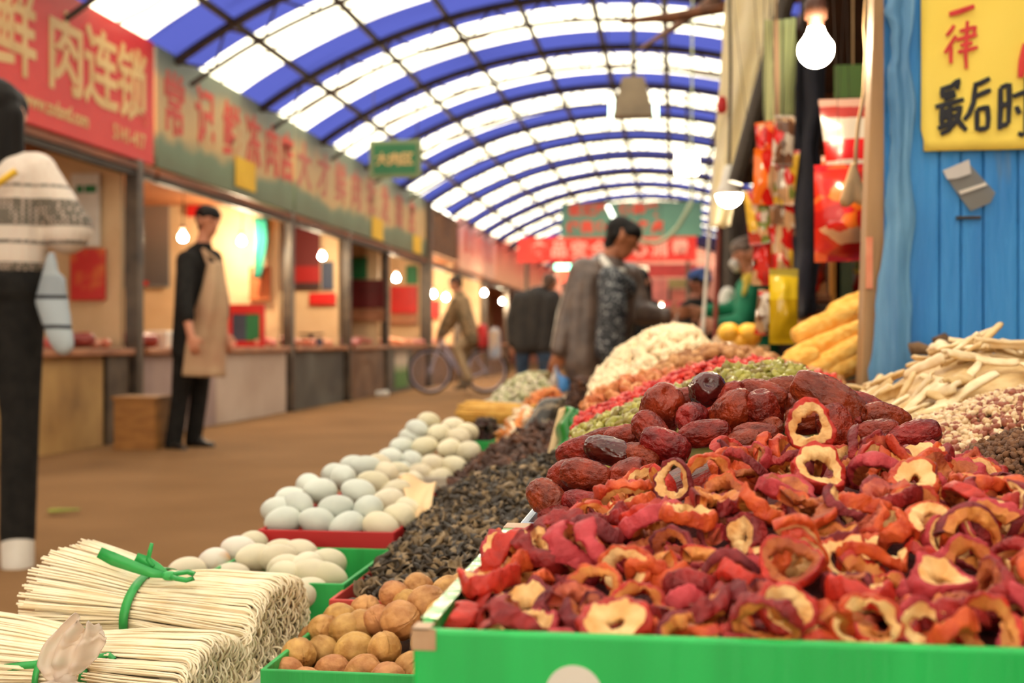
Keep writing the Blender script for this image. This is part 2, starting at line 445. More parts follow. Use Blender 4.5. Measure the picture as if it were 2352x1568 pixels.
def haw_meshes(seed, R=0.0135, thick=0.0062, hole=0.45, gap=False, pits=0):
    """a dried hawthorn ring -> (flesh mesh, peel mesh). axis z"""
    rd = random.Random(seed * 13 + 5)
    n = 44; prof = 18
    c2, p2 = rd.uniform(0.03, 0.14), rd.uniform(0, 6); c3, p3 = rd.uniform(0.02, 0.07), rd.uniform(0, 6)
    h2, q2 = rd.uniform(0.05, 0.22), rd.uniform(0, 6); h3, q3 = rd.uniform(0.05, 0.18), rd.uniform(0, 6)
    sad = rd.uniform(-0.5, 0.6); sp = rd.uniform(0, 6); cup = rd.uniform(-0.4, 0.7)
    a0, a1 = (0, 2 * PI) if not gap else (0, 2 * PI - rd.uniform(0.3, 1.6))
    rows = []
    for i in range(n + (1 if gap else 0)):
        th = a0 + (a1 - a0) * i / n
        cs = Vector((math.cos(th), math.sin(th), 0))
        Ro = R * (1 + c2 * math.cos(2 * th + p2) + c3 * math.cos(3 * th + p3) + 0.05 * noise.noise(cs * 2.5 + Vector((seed, 0, 3))))
        Ri = R * hole * (1 + h2 * math.cos(2 * th + q2) + h3 * math.cos(3 * th + q3) + 0.22 * noise.noise(cs * 3 + Vector((0, seed, 7))))
        Ri = max(0.0012, min(Ri, Ro * 0.8))
        tk = thick * (1 + 0.25 * noise.noise(cs * 1.7 + Vector((9, 2, seed))))
        pts = []
        for k in range(prof):
            w = 2 * PI * k / prof
            # k=0 outer mid, going up over the top face, inner wall, bottom face
            ex = abs(math.cos(w)) ** 0.55 * (1 if math.cos(w) >= 0 else -1)
            ez = abs(math.sin(w)) ** 0.55 * (1 if math.sin(w) >= 0 else -1)
            r = (Ro + Ri) / 2 + ex * (Ro - Ri) / 2
            z = ez * tk / 2 * (0.55 + 0.45 * (r - Ri) / (Ro - Ri + 1e-6) if True else 1)
            dd = noise.noise(Vector((cs.x * r * 420, cs.y * r * 420, z * 300)) + Vector((seed * 2, 1, 0)))
            dd2 = noise.noise(Vector((cs.x * r * 900, cs.y * r * 900, z * 260)) + Vector((seed, 8, 1)))
            dd3 = noise.noise(Vector((cs.x * r * 190, cs.y * r * 190, z * 160)) + Vector((seed, 3, 9)))
            r2 = r + 0.0009 * dd + 0.0006 * dd2 + 0.0014 * dd3; z2 = z + 0.0009 * dd2 + 0.0006 * dd + 0.0016 * dd3
            rr = r / R
            z2 += R * (sad * 0.5 * math.cos(2 * th + sp) * rr * rr + cup * 0.35 * (rr - 0.6))
            pts.append((cs.x * r2, cs.y * r2, z2))
        rows.append(pts)
    m = len(rows); ks = list(range(-4, 5))           # outer part of the section = peel
    kf = list(range(4, prof - 3))                     # the rest = flesh
    def strip(kl):
        vs = [rows[i][k % prof] for i in range(m) for k in kl]; w = len(kl); fs = []
        for i in range(m if not gap else m - 1):
            i2 = (i + 1) % m
            for k in range(w - 1): fs.append((i*w+k, i2*w+k, i2*w+k+1, i*w+k+1))
        if gap:
            fs.append(tuple(range(w - 1, -1, -1))); fs.append(tuple((m-1)*w+k for k in range(w)))
        return vs, fs
    pv, pf = strip(ks); fv, ff = strip(kf)
    return mesh_vf('flesh', fv, ff), mesh_vf('peel', pv, pf)
def merged(name, variants, tr):
    """one mesh out of many small copies. variants: list of (verts Nx3, faces); tr: list of (variant index, 4x4)"""
    V = []; F = []; n = 0
    for vi, mtx in tr:
        v, f = variants[vi]; A = np.array(mtx)
        V.append(v @ A[:3, :3].T + A[:3, 3]); F += [tuple(i + n for i in q) for q in f]; n += len(v)
    me = bpy.data.meshes.new(name); me.from_pydata(np.concatenate(V).tolist(), [], F); me.update()
    me.polygons.foreach_set('use_smooth', [True] * len(F))
    return me
def rand_rot(rd): return Euler((rd.uniform(0, 6.3), rd.uniform(0, 6.3), rd.uniform(0, 6.3))).to_matrix().to_4x4()
#==BUILD==
# ================================================================== the hall
XL = -4.2                      # plane of the left stalls
# ---- floor
def floor_fn(u, v):
    x = -9 + 13 * u; y = -8 + 60 * v
    return (x, y, 0.012 * noise.noise(Vector((x * 1.1, y * 1.1, 0))))
mb = MB(); mb.grid(60, 160, floor_fn); fl = mb.build('floor', M['soil'], smooth=True); tag(fl, kind='structure')
# ---- barrel roof: blue sheeting with clear strips, arched trusses, purlins
RC_X, RR, RA = -0.78, 6.24, 4.24
RZ0 = RA - RR
def roof_pt(a, y, dr=0.0): return (RC_X + (RR + dr) * math.sin(a), y, RZ0 + (RR + dr) * math.cos(a))
AL, AR = -math.asin(3.46 / RR), math.asin(3.46 / RR)
def roof_z(x): return RZ0 + math.sqrt(max(0.1, (RR - 0.05) ** 2 - (x - RC_X) ** 2))
ce = empty('ceiling', (0, 0, 0)); tag(ce, kind='structure')
PER, Y0R = 2.1, 10.25
STR = [(Y0R + PER * k, Y0R + PER * k + 1.0) for k in range(-9, 15)]
def strip_mesh(name, y0, y1, m, dr=0.0):
    mb = MB(); mb.grid(33, 2, lambda u, v: roof_pt(AL + (AR - AL) * u, y0 + (y1 - y0) * v, dr))
    return mb.build(name, m, ce, True)
for k, (a, b) in enumerate(STR):
    strip_mesh('skylight_strip', a, b, M['cream_sheet'])
    nxt = STR[k + 1][0] if k + 1 < len(STR) else b + 0.9
    strip_mesh('blue_sheet', b, nxt, M['blue_sheet'])
    ym = (b + nxt) / 2
    mb = MB(); A = [AL + (AR - AL) * i / 28 for i in range(29)]
    mb.tube([roof_pt(t, ym, -0.06) for t in A], 0.04, 6)
    mb.tube([roof_pt(t, ym, -0.30) for t in A], 0.022, 6)
    for i in range(0, 28, 2):
        mb.tube([roof_pt(A[i], ym, -0.06), roof_pt(A[i + 1], ym, -0.30), roof_pt(A[i + 2], ym, -0.06)], 0.012, 4)
    mb.build('arch_truss', M['steel_dark'], ce)
    mb = MB(); mb.tube([roof_pt(t, (a + b) / 2 + RND.uniform(-0.12, 0.12), -0.01) for t in A], 0.014, 4)
    mb.build('sheet_lap', M['rust'], ce)
for tn in (-1.37, -0.98, -0.694, -0.457, -0.238, -0.03, 0.19, 0.42, 0.66, 0.9):
    # the purlin the eye sees along this slope
    lo, hi = AL, AR
    for _ in range(40):
        mid = (lo + hi) / 2; q = roof_pt(mid, 0, -0.03)
        if q[0] / (q[2] - CAMZ) < tn: lo = mid
        else: hi = mid
    mb = MB(); q0 = roof_pt(lo, STR[0][0], -0.04); q1 = roof_pt(lo, STR[-1][1], -0.04)
    mb.tube([q0, q1], 0.034, 6)
    mb.build('purlin', M['steel_dark'], ce)
# gable walls and side walls; those behind the camera added to limit sky light
def wall(name, a, b, m): 
    mb = MB(); mb.box(a, b); o = mb.build(name, m); return tag(o, kind='structure')
wall('wall_back', (-9, 42.5, 0), (4, 42.7, 4.4), mat('dim_far_wall', H(206,140,116), H(170,110,96), 0.4, 0.8))
wall('wall_front', (-9, -8.2, 0), (-3.6, -8.0, 4.4), M['cream_wall'])  # unseen front wall, added against sky light; opening sized for light from behind
wall('wall_front.001', (1.6, -8.2, 0), (4, -8.0, 4.4), M['cream_wall'])
wall('wall_front.002', (-3.6, -8.2, 3.1), (1.6, -8.0, 4.4), M['cream_wall'])
wall('wall_left.001', (-4.4, -8.0, 0), (-4.3, 3.4, 3.2), mat('unseen_wall_brown', H(150,100,70), H(110,74,52), 0.6, 0.8))  # unseen wall added to block sky light from the left
wall('wall_left', (-6.6, 3.5, 0), (-6.5, 42.5, 3.2), M['cream_wall'])
wall('wall_right', (2.72, -8, 0), (2.82, 42.5, 3.3), mat('brown_shop_wall', H(96,66,48), H(70,48,36), 1.2, 0.8))
wall('ceiling.001', (-6.6, 3.5, 2.28), (XL - 0.08, 42.5, 2.34), mat('brown_soffit', H(178,112,68), H(150,92,56), 1.2, 0.7))
# ------------------------------------------------------------------ left row of meat stalls
POSTS = [5.6, 8.95, 12.75, 15.1, 17.2, 20.15, 23.1, 26.5, 30.0, 34.0]
for i, y in enumerate(POSTS):
    p = empty('stall_post', (XL - 0.02, y, 0))
    mb = MB(); w = 0.055 if i != 5 else 0.09
    mb.box((-w, -w, 0), (w, w, 2.2 if i != 5 else 3.18)); o = mb.build('upright', M['post'], p); bevel(o, 0.008)
    mb = MB(); mb.box((-w - 0.012, -w - 0.012, 0), (w + 0.012, w + 0.012, 0.03)); mb.build('foot_plate', M['steel_dark'], p)
    where = ['beside the striped-sweater woman', 'between red-sign stall and apron man', 'after the second signboard', 'in the third stall opening', 'by the hanging green board',
             'tall one closing the near signboards', 'behind the cyclist', 'beyond the cyclist', 'near the far end', 'last before the end wall'][i]
    tag(p, 'dull steel stall post, ' + where, 'post', 'posts of the left stalls')
    # partition inside the stall
    if 0 < i < 8: wall('partition', (-6.5, y - 0.03, 0), (XL - 0.12, y + 0.03, 2.28), M['cream_wall'])
# counters: one per stall, top plus front panels
def counter(y0, y1, panels, label):
    c = empty('meat_counter', (XL, (y0 + y1) / 2, 0)); yc = (y0 + y1) / 2
    mb = MB(); mb.box((-0.85, y0 - yc + 0.125, 0.665), (0.05, y1 - yc - 0.125, 0.715)); o = mb.build('worktop', M['counter_top'], c); bevel(o, 0.008)
    for a, b, m in panels:
        mb = MB(); mb.box((-0.05, max(a, y0 + 0.125) - yc + 0.005, 0.0), (-0.005, min(b, y1 - 0.125) - yc - 0.005, 0.665)); mb.build('front_panel', M[m], c)
    mb = MB(); mb.box((-0.84, y0 - yc + 0.07, 0.0), (-0.78, y1 - yc - 0.07, 0.665)); mb.build('back_panel', M['brown_panel'], c)
    tag(c, label, 'counter', 'meat counters'); return c
counter(5.6, 8.95, [(5.68, 7.0, 'tan_panel'), (7.0, 8.4, 'tan_panel'), (8.46, 8.86, 'post')], 'long meat counter with stained tan front beside the sweater woman')
counter(8.95, 12.75, [(9.04, 10.6, 'lilac_panel'), (10.6, 12.66, 'pale_panel')], 'meat counter with pale lilac front panels behind the apron man')
counter(12.75, 15.1, [(12.84, 14.9, 'grey_panel')], 'meat counter with dark grey front under the third bulb')
counter(15.1, 17.2, [(15.2, 17.1, 'brown_panel')], 'meat counter with brown front past the dark grey one')
cc = counter(17.2, 20.15, [(17.3, 18.9, 'grey_panel'), (18.9, 20.05, 'brown_panel')], 'meat counter with white and green poster on its front')
mb = MB(); mb.box((-0.004, -0.95, 0.06), (0.004, -0.1, 0.62)); mb.build('poster', bands('green_white_poster', [(0, H(70,120,56)), (0.45, H(150,160,120)), (0.6, H(196,180,160)), (0.85, H(150,130,110))], 2, 0.5, 0.06, 0.62, 0.25, 7), cc)
counter(20.15, 23.1, [(20.25, 23.0, 'brown_panel')], 'dark meat counter behind the cyclist')
counter(23.1, 26.5, [(23.2, 26.4, 'brown_panel')], 'dim counter just beyond the cyclist')
counter(26.5, 30.0, [(26.6, 29.9, 'brown_panel')], 'dim far counter past the cyclist, last but one')
# fascia rail under the signs
for y0, y1, lb in [(4.0, 9.24, 'red sign'), (9.3, 12.86, 'first landscape sign'), (12.92, 20.0, 'long landscape sign'), (20.4, 42, 'far pink signs')]:
    f = empty('fascia_rail', (XL, y0, 2.12)); mb = MB(); mb.box((-0.06, 0, 0), (0.03, y1 - y0, 0.05)); mb.build('upper_rail', M['wood_fascia'], f)
    mb = MB(); mb.box((-0.05, 0, -0.05), (0.015, y1 - y0, -0.005)); mb.build('lower_rail', M['steel_dark'], f)
    tag(f, 'orange brown rail running under the ' + lb, 'rail', 'rails under the stall signs')
# ---- signboards
def board(name, y0, y1, z0, z1, m, x=XL, th=0.06):
    mb = MB(); mb.box((x - th, y0, z0), (x, y1, z1)); o = mb.build(name, m); at_base(o, (x, (y0 + y1) / 2, z0)); bevel(o, 0.006); return o
sg = board('shop_sign', 5.2, 9.26, 2.2, 3.2, M['red_sign'])
tag(sg, 'big red signboard with large cream characters, above the nearest stall', 'sign')
for ch, y in (('鲜', 7.18), ('肉', 7.84), ('连', 8.36), ('锁', 8.87)):
    letter('lettering', ch, 0.60, M['sign_cream'], sg, (0.003, y - 7.23, 0.58), '+X', 0.012, 0.9)
letter('lettering', 'www.zsdsntl.com', 0.15, M['sign_cream'], sg, (0.003, 7.72 - 7.23, 0.16), '+X', 0.003, 0.82)
letter('lettering', '5141-417', 0.16, M['sign_cream'], sg, (0.003, 8.82 - 7.23, 0.16), '+X', 0.003, 0.9)
land = bands('printed_landscape', [(0, H(98,104,74)), (0.12, H(104,116,86)), (0.24, H(112,130,100)), (0.34, H(204,168,112)), (0.68, H(200,168,120)), (0.82, H(142,146,126)), (1.0, H(126,140,124))], 2, 0.5, 0.0, 1.0, 0.5, 1.6, False)
s2 = board('shop_sign', 9.32, 12.86, 2.2, 3.2, land)
tag(s2, 'landscape-printed signboard with six red characters beside the red sign', 'sign')
for ch, y in zip('常记鲜冻肉店', (9.66, 10.33, 10.98, 11.58, 12.14, 12.62)):
    letter('lettering', ch, 0.56, M['sign_red'], s2, (0.003, y - 11.09, 0.58), '+X', 0.014, 0.82)
s3 = board('shop_sign', 12.92, 20.0, 2.2, 3.2, land)
tag(s3, 'long faded landscape signboard with pale red characters, farther along', 'sign')
for ch, y in zip('大才鲜肉批发商店', (13.25, 14.0, 14.75, 15.5, 16.3, 17.1, 18.0, 18.9)):
    letter('lettering', ch, 0.56, M['sign_pale_red'], s3, (0.003, y - 16.46, 0.58), '+X', 0.012, 0.95)
for k, (y0, y1, z0, z1, lb) in enumerate([(11.06, 11.62, 2.27, 2.56, 'on the first landscape signboard'), (16.3, 16.95, 2.22, 2.52, 'on the long faded signboard'), (18.95, 19.6, 2.22, 2.5, 'at the far end of the faded signboard')]):
    o = board('paper_notice', y0, y1, z0, z1, M['yellow_paper'], XL + 0.012, 0.004)
    tag(o, 'small yellow paper notice ' + lb, 'notice', 'yellow notices on the signboards')
far_pink = bands('faded_pink_sign', [(0, H(230,180,150)), (0.3, H(222,150,130)), (0.6, H(206,142,146)), (1.0, H(196,150,158))], 2, 0.5, 0, 1.2, 0.4, 1.2, False)
far_red = bands('orange_red_sign', [(0, H(232,170,130)), (0.4, H(224,130,100)), (0.7, H(216,84,66)), (1.0, H(206,66,56))], 2, 0.5, 0, 1.2, 0.4, 1.0, False)
o = board('shop_sign', 23.2, 28.0, 2.2, 3.25, far_pink); tag(o, 'washed-out pink signboard above the cyclist', 'sign')
for i in range(5): letter('lettering', '批发零售店'[i], 0.5, M['sign_red'], o, (0.003, -1.6 + 0.8 * i, 0.6), '+X', 0.01)
o = board('shop_sign', 28.1, 34.0, 2.2, 3.25, far_red); tag(o, 'orange and pink glowing signboard beyond the pink one', 'sign')
o = board('shop_sign', 34.1, 41.8, 2.2, 3.25, far_red); tag(o, 'last orange-red signboard before the end banners', 'sign')
# brown board added across the opening between near and far signs, hiding sky
mb = MB(); mb.box((-4.30, 20.27, 2.36), (-4.24, 23.19, 3.15)); o = mb.build('opening_board', mat('brown_opening_board', H(110,70,36), H(78,48,26), 6, 0.7, stretch=(1,1,6)))
tag(o, 'brown board added over the opening between the faded sign and the pink sign', 'boarding')
# ---- bulbs in the left stalls
def bulb(name, loc, cord_len, label, group=None, r=0.031, lamp='bulb', kind='pear'):
    b = empty(name, loc)
    mb = MB()
    if kind == 'pear':
        prof = [(0.001, -1.55)] + [(math.sin(t) * 1.0, -0.55 - math.cos(t)) for t in np.linspace(0.25, 1.9, 12)] + [(0.70, 0.12), (0.52, 0.42), (0.42, 0.75)]
    else:
        prof = [(0.001, -0.95)] + [(math.sin(t), -math.cos(t) * 0.95) for t in np.linspace(0.2, PI / 2, 9)]
    mb.lathe([(x * r, z * r) for x, z in prof], 24); mb.build('glass', M[lamp], b, True)
    mb = MB()
    if kind == 'pear': mb.lathe([(0.44*r, 0.70*r), (0.46*r, 1.2*r), (0.62*r, 1.2*r), (0.66*r, 2.1*r), (0.4*r, 2.4*r), (0.1*r, 2.5*r)], 16)
    else: mb.lathe([(1.0*r, 0.0), (0.95*r, 0.25*r), (0.62*r, 1.2*r), (0.5*r, 1.9*r), (0.3*r, 2.3*r)], 20)
    mb.build('socket', M['socket'] if kind == 'pear' else M['white'], b, True)
    mb = MB(); mb.tube([(0, 0, 2.3 * r), (0.004, 0.002, 2.3 * r + cord_len * 0.5), (0, 0, 2.3 * r + cord_len)], 0.004, 6); mb.build('cord', M['dark_cord'], b)
    tag(b, label, 'light bulb', group); return b
for (px, py, Y, lb) in [(420, 540, 10.0, 'in front of the apron man'), (555, 550, 12.2, 'right of the apron man, by the green cloth'), (740, 585, 14.1, 'third along the meat stalls'), (910, 635, 18.0, 'fourth along the meat stalls'),
                        (995, 672, 21.0, 'left one of the close pair near the cyclist'), (1024, 680, 22.0, 'right one of the close pair near the cyclist'), (1112, 670, 25.4, 'just right of the cyclist'), (1153, 690, 29.5, 'farthest along the meat stalls'), ]:
    q = P(px, py, Y)
    sc = 0.036 if Y < 16 else 0.045
    bulb('hanging_bulb', q, max(0.05, 2.28 - q.z - 2.3 * sc), 'lit bare bulb ' + lb, 'bulbs over the meat counters', sc)
q = P(1518, 706, 24); bulb('hanging_bulb', q, roof_z(q.x) - q.z - 0.14, 'lit bare bulb low in the aisle behind the leather jacket man', None, 0.06)
# ---- meat on the counters
meat_m = mat('raw_meat', H(206,96,84), H(232,170,150), 9, 0.35, rnd=0.6); meat_d = mat('dark_meat', H(120,40,36), H(150,64,54), 9, 0.35)
rd = random.Random(3)
mv = [blob('meat', [((-0.16, 0, 0.03), (0.15, 0.03, 0.03), 0.05, 0.04), ((-0.05, -0.08, 0.03), (0.1, 0.08, 0.04), 0.05, 0.03)], meat_m, None, 0.012, 4),
      blob('meat', [((-0.2, 0, 0.02), (0.0, 0.05, 0.05), 0.04, 0.05), ((0, 0.05, 0.05), (0.2, -0.02, 0.03), 0.05, 0.03)], meat_m, None, 0.012, 4),
      blob('meat', [((-0.1, 0, 0.03), (0.1, 0.0, 0.04), 0.06, 0.06), ((0, -0.06, 0.05), (0.05, 0.06, 0.05), 0.04, 0.04)], meat_d, None, 0.012, 4)]
spots = [(8.0, 0), (8.35, 2), (8.7, 0), (9.15, 2), (9.5, 2), (10.25, 1), (10.6, 0), (11.15, 0), (11.5, 1), (12.0, 0), (12.35, 1), (13.1, 0), (13.4, 1), (13.75, 0), (14.5, 1), (15.4, 1), (15.8, 0), (16.2, 1), (17.5, 0), (18.1, 1), (18.7, 0), (19.3, 1), (19.8, 0), (20.6, 0), (21.3, 1)]
first = [True] * 3
for i, (y, k) in enumerate(spots):
    o = mv[k] if first[k] else mv[k].copy()
    sc = rd.uniform(0.8, 1.1)
    if first[k]: first[k] = False
    else: COL.objects.link(o)
    o.location = (XL - 0.22 + rd.uniform(-0.08, 0.06), y, 0.718 - sc * min(v.co.z for v in o.data.vertices)); o.rotation_euler = (0, 0, rd.uniform(0, 6.3)); o.scale = (sc, sc, sc)
    where = 'on the counter behind the sweater woman' if y < 8.9 else 'on the counter left of the apron man' if y < 10.7 else 'on the counter right of the apron man' if y < 12.7 else 'on the dark grey counter' if y < 15 else 'on the brown counter' if y < 17.1 else 'on the postered counter' if y < 20.2 else 'on the dim counter by the cyclist'
    o['_w'] = where
cnt = {}
ordw = ['nearest', 'second', 'third', 'fourth', 'fifth', 'sixth', 'seventh', 'eighth']
for o in [x for x in COL.objects if x.get('_w')]:
    w = o['_w']; k = cnt.get(w, 0); cnt[w] = k + 1; del o['_w']
    tag(o, ('dark red' if o.data == mv[2].data else 'pink') + ' cut of meat ' + w + ', ' + ordw[k] + ' along', 'meat', 'cuts of meat on the counters')
# ---- things on the stall back walls and counters
def slab(name, a, b, m, label, cat, bev=0.01):
    a = Vector(a); b = Vector(b); mb = MB(); mb.box(a, b); o = mb.build(name, m)
    at_base(o, ((a.x + b.x) / 2, (a.y + b.y) / 2, min(a.z, b.z)))
    if bev: bevel(o, bev)
    return tag(o, label, cat)
# posters stand on the partitions facing the aisle mouth; placed by depth
def poster_at(px0, py0, px1, py1, Y, m, name, label, cat, th=0.03):
    a = P(px0, py1, Y); b = P(px1, py0, Y); mb = MB(); mb.box((a.x, Y, a.z), (b.x, Y + th, b.z)); o = mb.build(name, m)
    at_base(o, ((a.x + b.x) / 2, Y, a.z)); bevel(o, 0.006); return tag(o, label, cat)
o = poster_at(162, 398, 228, 566, 8.86, M['white'], 'stall_notice', 'white stall notice with green heading behind the sweater woman', 'notice', 0.02)
mb = MB(); mb.box((-0.07, -0.004, 0.42), (-0.015, 0.0, 0.48)); mb.build('green_block', M['green'], o); mb = MB(); mb.box((0.0, -0.004, 0.42), (0.095, 0.0, 0.48)); mb.build('green_block', M['green'], o)
rp = mat('red_picture_print', H(196,30,26), H(216,110,50), 5, 0.4, ramp=(0.48, 0.62))
o = poster_at(160, 570, 240, 690, 8.86, rp, 'wall_poster', 'red and orange poster behind the sweater woman', 'poster')
board_n = bands('dark_menu_board', [(0, H(120,120,120)), (0.06, H(88,84,86)), (0.5, H(106,98,94)), (1, H(136,116,104))], 2, 0.4, 0, 0.75, 0.1, 4, False)
o = poster_at(285, 470, 388, 660, 12.66, board_n, 'menu_board', 'grey blue board on the stall wall left of the apron man', 'board')
mb = MB(); mb.box((-0.10, -0.006, 0.02), (0.02, 0, 0.07)); mb.build('red_strip', M['red'], o)
o = poster_at(428, 468, 462, 498, 12.66, M['red'], 'red_card', 'small red card on the stall wall behind the apron man', 'card')
# red framed picture standing on the counter right of the apron man
a = P(522, 755, 11.9); fr = empty('picture_frame', (a.x, 11.9, 0.715), 0)
mb = MB(); w, h = 0.40, 0.44
mb.box((0, 0, 0), (0.05, 0.03, h)); mb.box((w - 0.05, 0, 0), (w, 0.03, h)); mb.box((0.05, 0, h - 0.10), (w - 0.05, 0.03, h)); mb.box((0.05, 0, 0), (w - 0.05, 0.03, 0.06)); mb.build('frame', M['red'], fr)
mb = MB(); mb.box((0.05, 0.012, 0.06), (0.2, 0.025, h - 0.10)); mb.build('dark_picture', M['navy'], fr)
mb = MB(); mb.box((0.2, 0.012, 0.06), (w - 0.05, 0.025, h - 0.10)); mb.build('green_picture', M['green'], fr)
tag(fr, 'red framed picture board with green corner on the counter right of the apron man', 'picture')
# teal cloth hanging
mb = MB(); a = P(585, 640, 12.55); b = P(624, 500, 12.55)
mb.sheet(10, 14, lambda u, v: (a.x + (b.x - a.x) * u * (0.35 + 0.65 * min(1, v * 1.6)) + 0.03 * math.sin(9 * u + 3 * v), 12.5 + 0.03 * math.sin(14 * u), a.z + (b.z - a.z) * v), 0.008)
o = mb.build('hanging_cloth', M['teal'], smooth=True); tag(o, 'teal green cloth hanging by the stall post right of the apron man', 'cloth'); at_base(o, (a.x, 12.5, a.z)); mb = MB(); mb.tube([(0.06, 0, b.z - a.z - 0.01), (0.06, 0, 2.28 - a.z)], 0.006, 6); mb.build('cord', M['dark_cord'], o)
poster_at(572, 612, 620, 690, 12.64, mat('orange_poster', H(196,110,60), H(170,80,44), 3), 'wall_poster', 'orange poster under the teal cloth', 'poster')
dk_red = mat('dark_red_board', H(110,26,26), H(84,22,22), 2, 0.5)
bd = bands('maroon_board_print', [(0, H(60,36,34)), (0.12, H(150,24,24)), (0.4, H(96,34,34)), (1.0, H(90,30,32))], 2, 0.5, 0, 0.75)
poster_at(650, 505, 735, 665, 15.0, bd, 'menu_board', 'maroon board with red lower stripe in the third stall', 'board')
poster_at(738, 600, 765, 665, 15.02, M['navy'], 'wall_cabinet', 'small blue grey box on the wall beside the maroon board', 'box')
poster_at(710, 672, 770, 700, 15.0, M['red'], 'red_crate', 'low red crate on the counter of the third stall', 'crate')
poster_at(800, 590, 842, 640, 17.1, M['green'], 'wall_poster', 'dark green poster in the fourth stall', 'poster')
poster_at(798, 642, 882, 708, 17.1, dk_red, 'wall_poster', 'dark red poster below the green one in the fourth stall', 'poster')
poster_at(800, 709, 882, 738, 17.1, M['counter_top'], 'wall_poster', 'tan strip poster under the dark red one in the fourth stall', 'poster')
poster_at(932, 610, 958, 652, 20.0, M['green'], 'wall_poster', 'green poster in the fifth stall beside the fourth bulb', 'poster')
poster_at(897, 656, 958, 720, 20.0, M['red'], 'wall_poster', 'bright red poster in the fifth stall', 'poster')
poster_at(897, 721, 958, 745, 20.0, M['counter_top'], 'wall_poster', 'tan strip poster below the bright red poster', 'poster')
poster_at(985, 690, 1010, 730, 22.9, M['red'], 'wall_poster', 'red poster behind the close pair of bulbs', 'poster')
# white tray and dark tray by the apron man, blue scale on third counter
a = P(335, 735, 9.9); slab('foam_box', (a.x, 9.7, 0.715), (a.x + 0.28, 10.0, 0.86), M['white'], 'cream foam box on the counter left of the apron man', 'box')
a = P(715, 752, 14.2); sc_ = empty('weighing_scale', (a.x, 14.2, 0.715))
mb = MB(); mb.box((-0.12, -0.1, 0), (0.12, 0.1, 0.1)); bevel(mb.build('body', M['navy'], sc_), 0.01)
mb = MB(); mb.lathe([(0.02, 0.1), (0.03, 0.13), (0.15, 0.14), (0.16, 0.16), (0.01, 0.15)], 20); mb.build('pan', M['post'], sc_, True)
tag(sc_, 'dark blue weighing scale behind the meat in the third stall', 'scale')
# plywood stool box on the floor
sb = empty('plywood_stool', (P(300, 1045, 8.05).x + 0.02, 8.2, 0), 0.06)
mb = MB(); mb.box((-0.15, -0.15, 0.0), (-0.132, 0.15, 0.36)); mb.build('side_board', mat('plywood', H(170,116,58), H(140,92,44), 6, 0.6, stretch=(1,1,4)), sb)
pl = bpy.data.materials['plywood']
mb = MB(); mb.box((0.132, -0.15, 0), (0.15, 0.15, 0.36)); mb.build('side_board', pl, sb)
mb = MB(); mb.box((-0.132, -0.15, 0), (0.132, -0.132, 0.36)); mb.build('front_board', pl, sb)
mb = MB(); mb.box((-0.165, -0.165, 0.36), (0.165, 0.165, 0.378)); mb.build('seat_board', pl, sb)
tag(sb, 'plywood box stool on the floor left of the apron man', 'stool')
# leaf and scraps on the floor
o = blob('cabbage_leaf', [((-0.05, 0, 0.008), (0.05, 0.02, 0.012), 0.03, 0.016, (1, 1, 0.35))], mat('yellow_green_leaf', H(140,140,52), H(110,120,40), 30), None, 0.006, 2); q = P(148, 1205, 5.0)
o.location = (q.x, 5.0, 0.01); tag(o, 'yellow green leaf scrap lying on the floor by the sweater woman', 'leaf')
o = blob('plastic_scrap', [((-0.12, 0, 0.02), (0.12, 0.04, 0.03), 0.04, 0.05)], M['white'], None, 0.012, 2); q = P(850, 912, 16.6); o.location = (q.x + 0.1, 16.6, 0.0); tag(o, 'crumpled white plastic scrap on floor under the brown counter', 'scrap')
# ------------------------------------------------------------------ overhead things
q = P(907, 365, 13.0); hs = empty('hanging_sign', q)
mb = MB(); mb.box((-0.30, 0, -0.215), (0.30, 0.04, 0.215)); bevel(mb.build('frame', mat('grey_green_frame', H(128,142,104), H(110,124,90), 3), hs), 0.02)
mb = MB(); mb.box((-0.245, -0.008, -0.165), (0.245, 0.0, 0.165)); bevel(mb.build('panel', mat('green_panel', H(52,120,78), H(42,104,68), 2), hs), 0.03)
for i, ch in enumerate('大肉区'): letter('lettering', ch, 0.15, M['sign_cream'], hs, (-0.145 + 0.145 * i, -0.012, 0.0), '-Y', 0.003)
mb = MB(); mb.tube([(-0.25, 0.02, 0.215), (-0.25, 0.02, 1.0)], 0.006, 6); mb.build('hanger', M['steel_dark'], hs)
mb = MB(); mb.tube([(0.25, 0.02, 0.215), (0.25, 0.02, 1.0)], 0.006, 6); mb.build('hanger', M['steel_dark'], hs)
tag(hs, 'green hanging board with three cream characters over the aisle', 'sign')
# box lamp with two tubes
q = P(1455, 270, 10.0); fx = empty('box_lamp', q)
mb = MB(); mb.add([(-0.17,-0.1,0),(0.17,-0.1,0),(0.17,0.1,0),(-0.17,0.1,0),(-0.09,-0.06,0.33),(0.09,-0.06,0.33),(0.09,0.06,0.33),(-0.09,0.06,0.33)], [(0,3,2,1),(4,5,6,7),(0,1,5,4),(1,2,6,5),(2,3,7,6),(3,0,4,7)])
mb.build('housing', mat('dusty_housing', H(150,132,104), H(122,106,84), 4), fx)
gl = glow('greenish_tube', (0.75, 1.0, 0.85), 5.0)
for sx in (-0.185, 0.185): mb = MB(); mb.tube([(sx, 0, 0.0), (sx * 0.98, 0, 0.17)], 0.022, 10); mb.build('tube', gl, fx, True)
mb = MB(); mb.tube([(0, 0, 0.33), (0, 0, 1.28)], 0.02, 8); mb.build('stem', M['steel_dark'], fx)
tag(fx, 'dusty tapered lamp housing with two short tubes hanging in the aisle', 'lamp')
q = P(1578, 375, 16.0); fl2 = empty('floodlight', q)
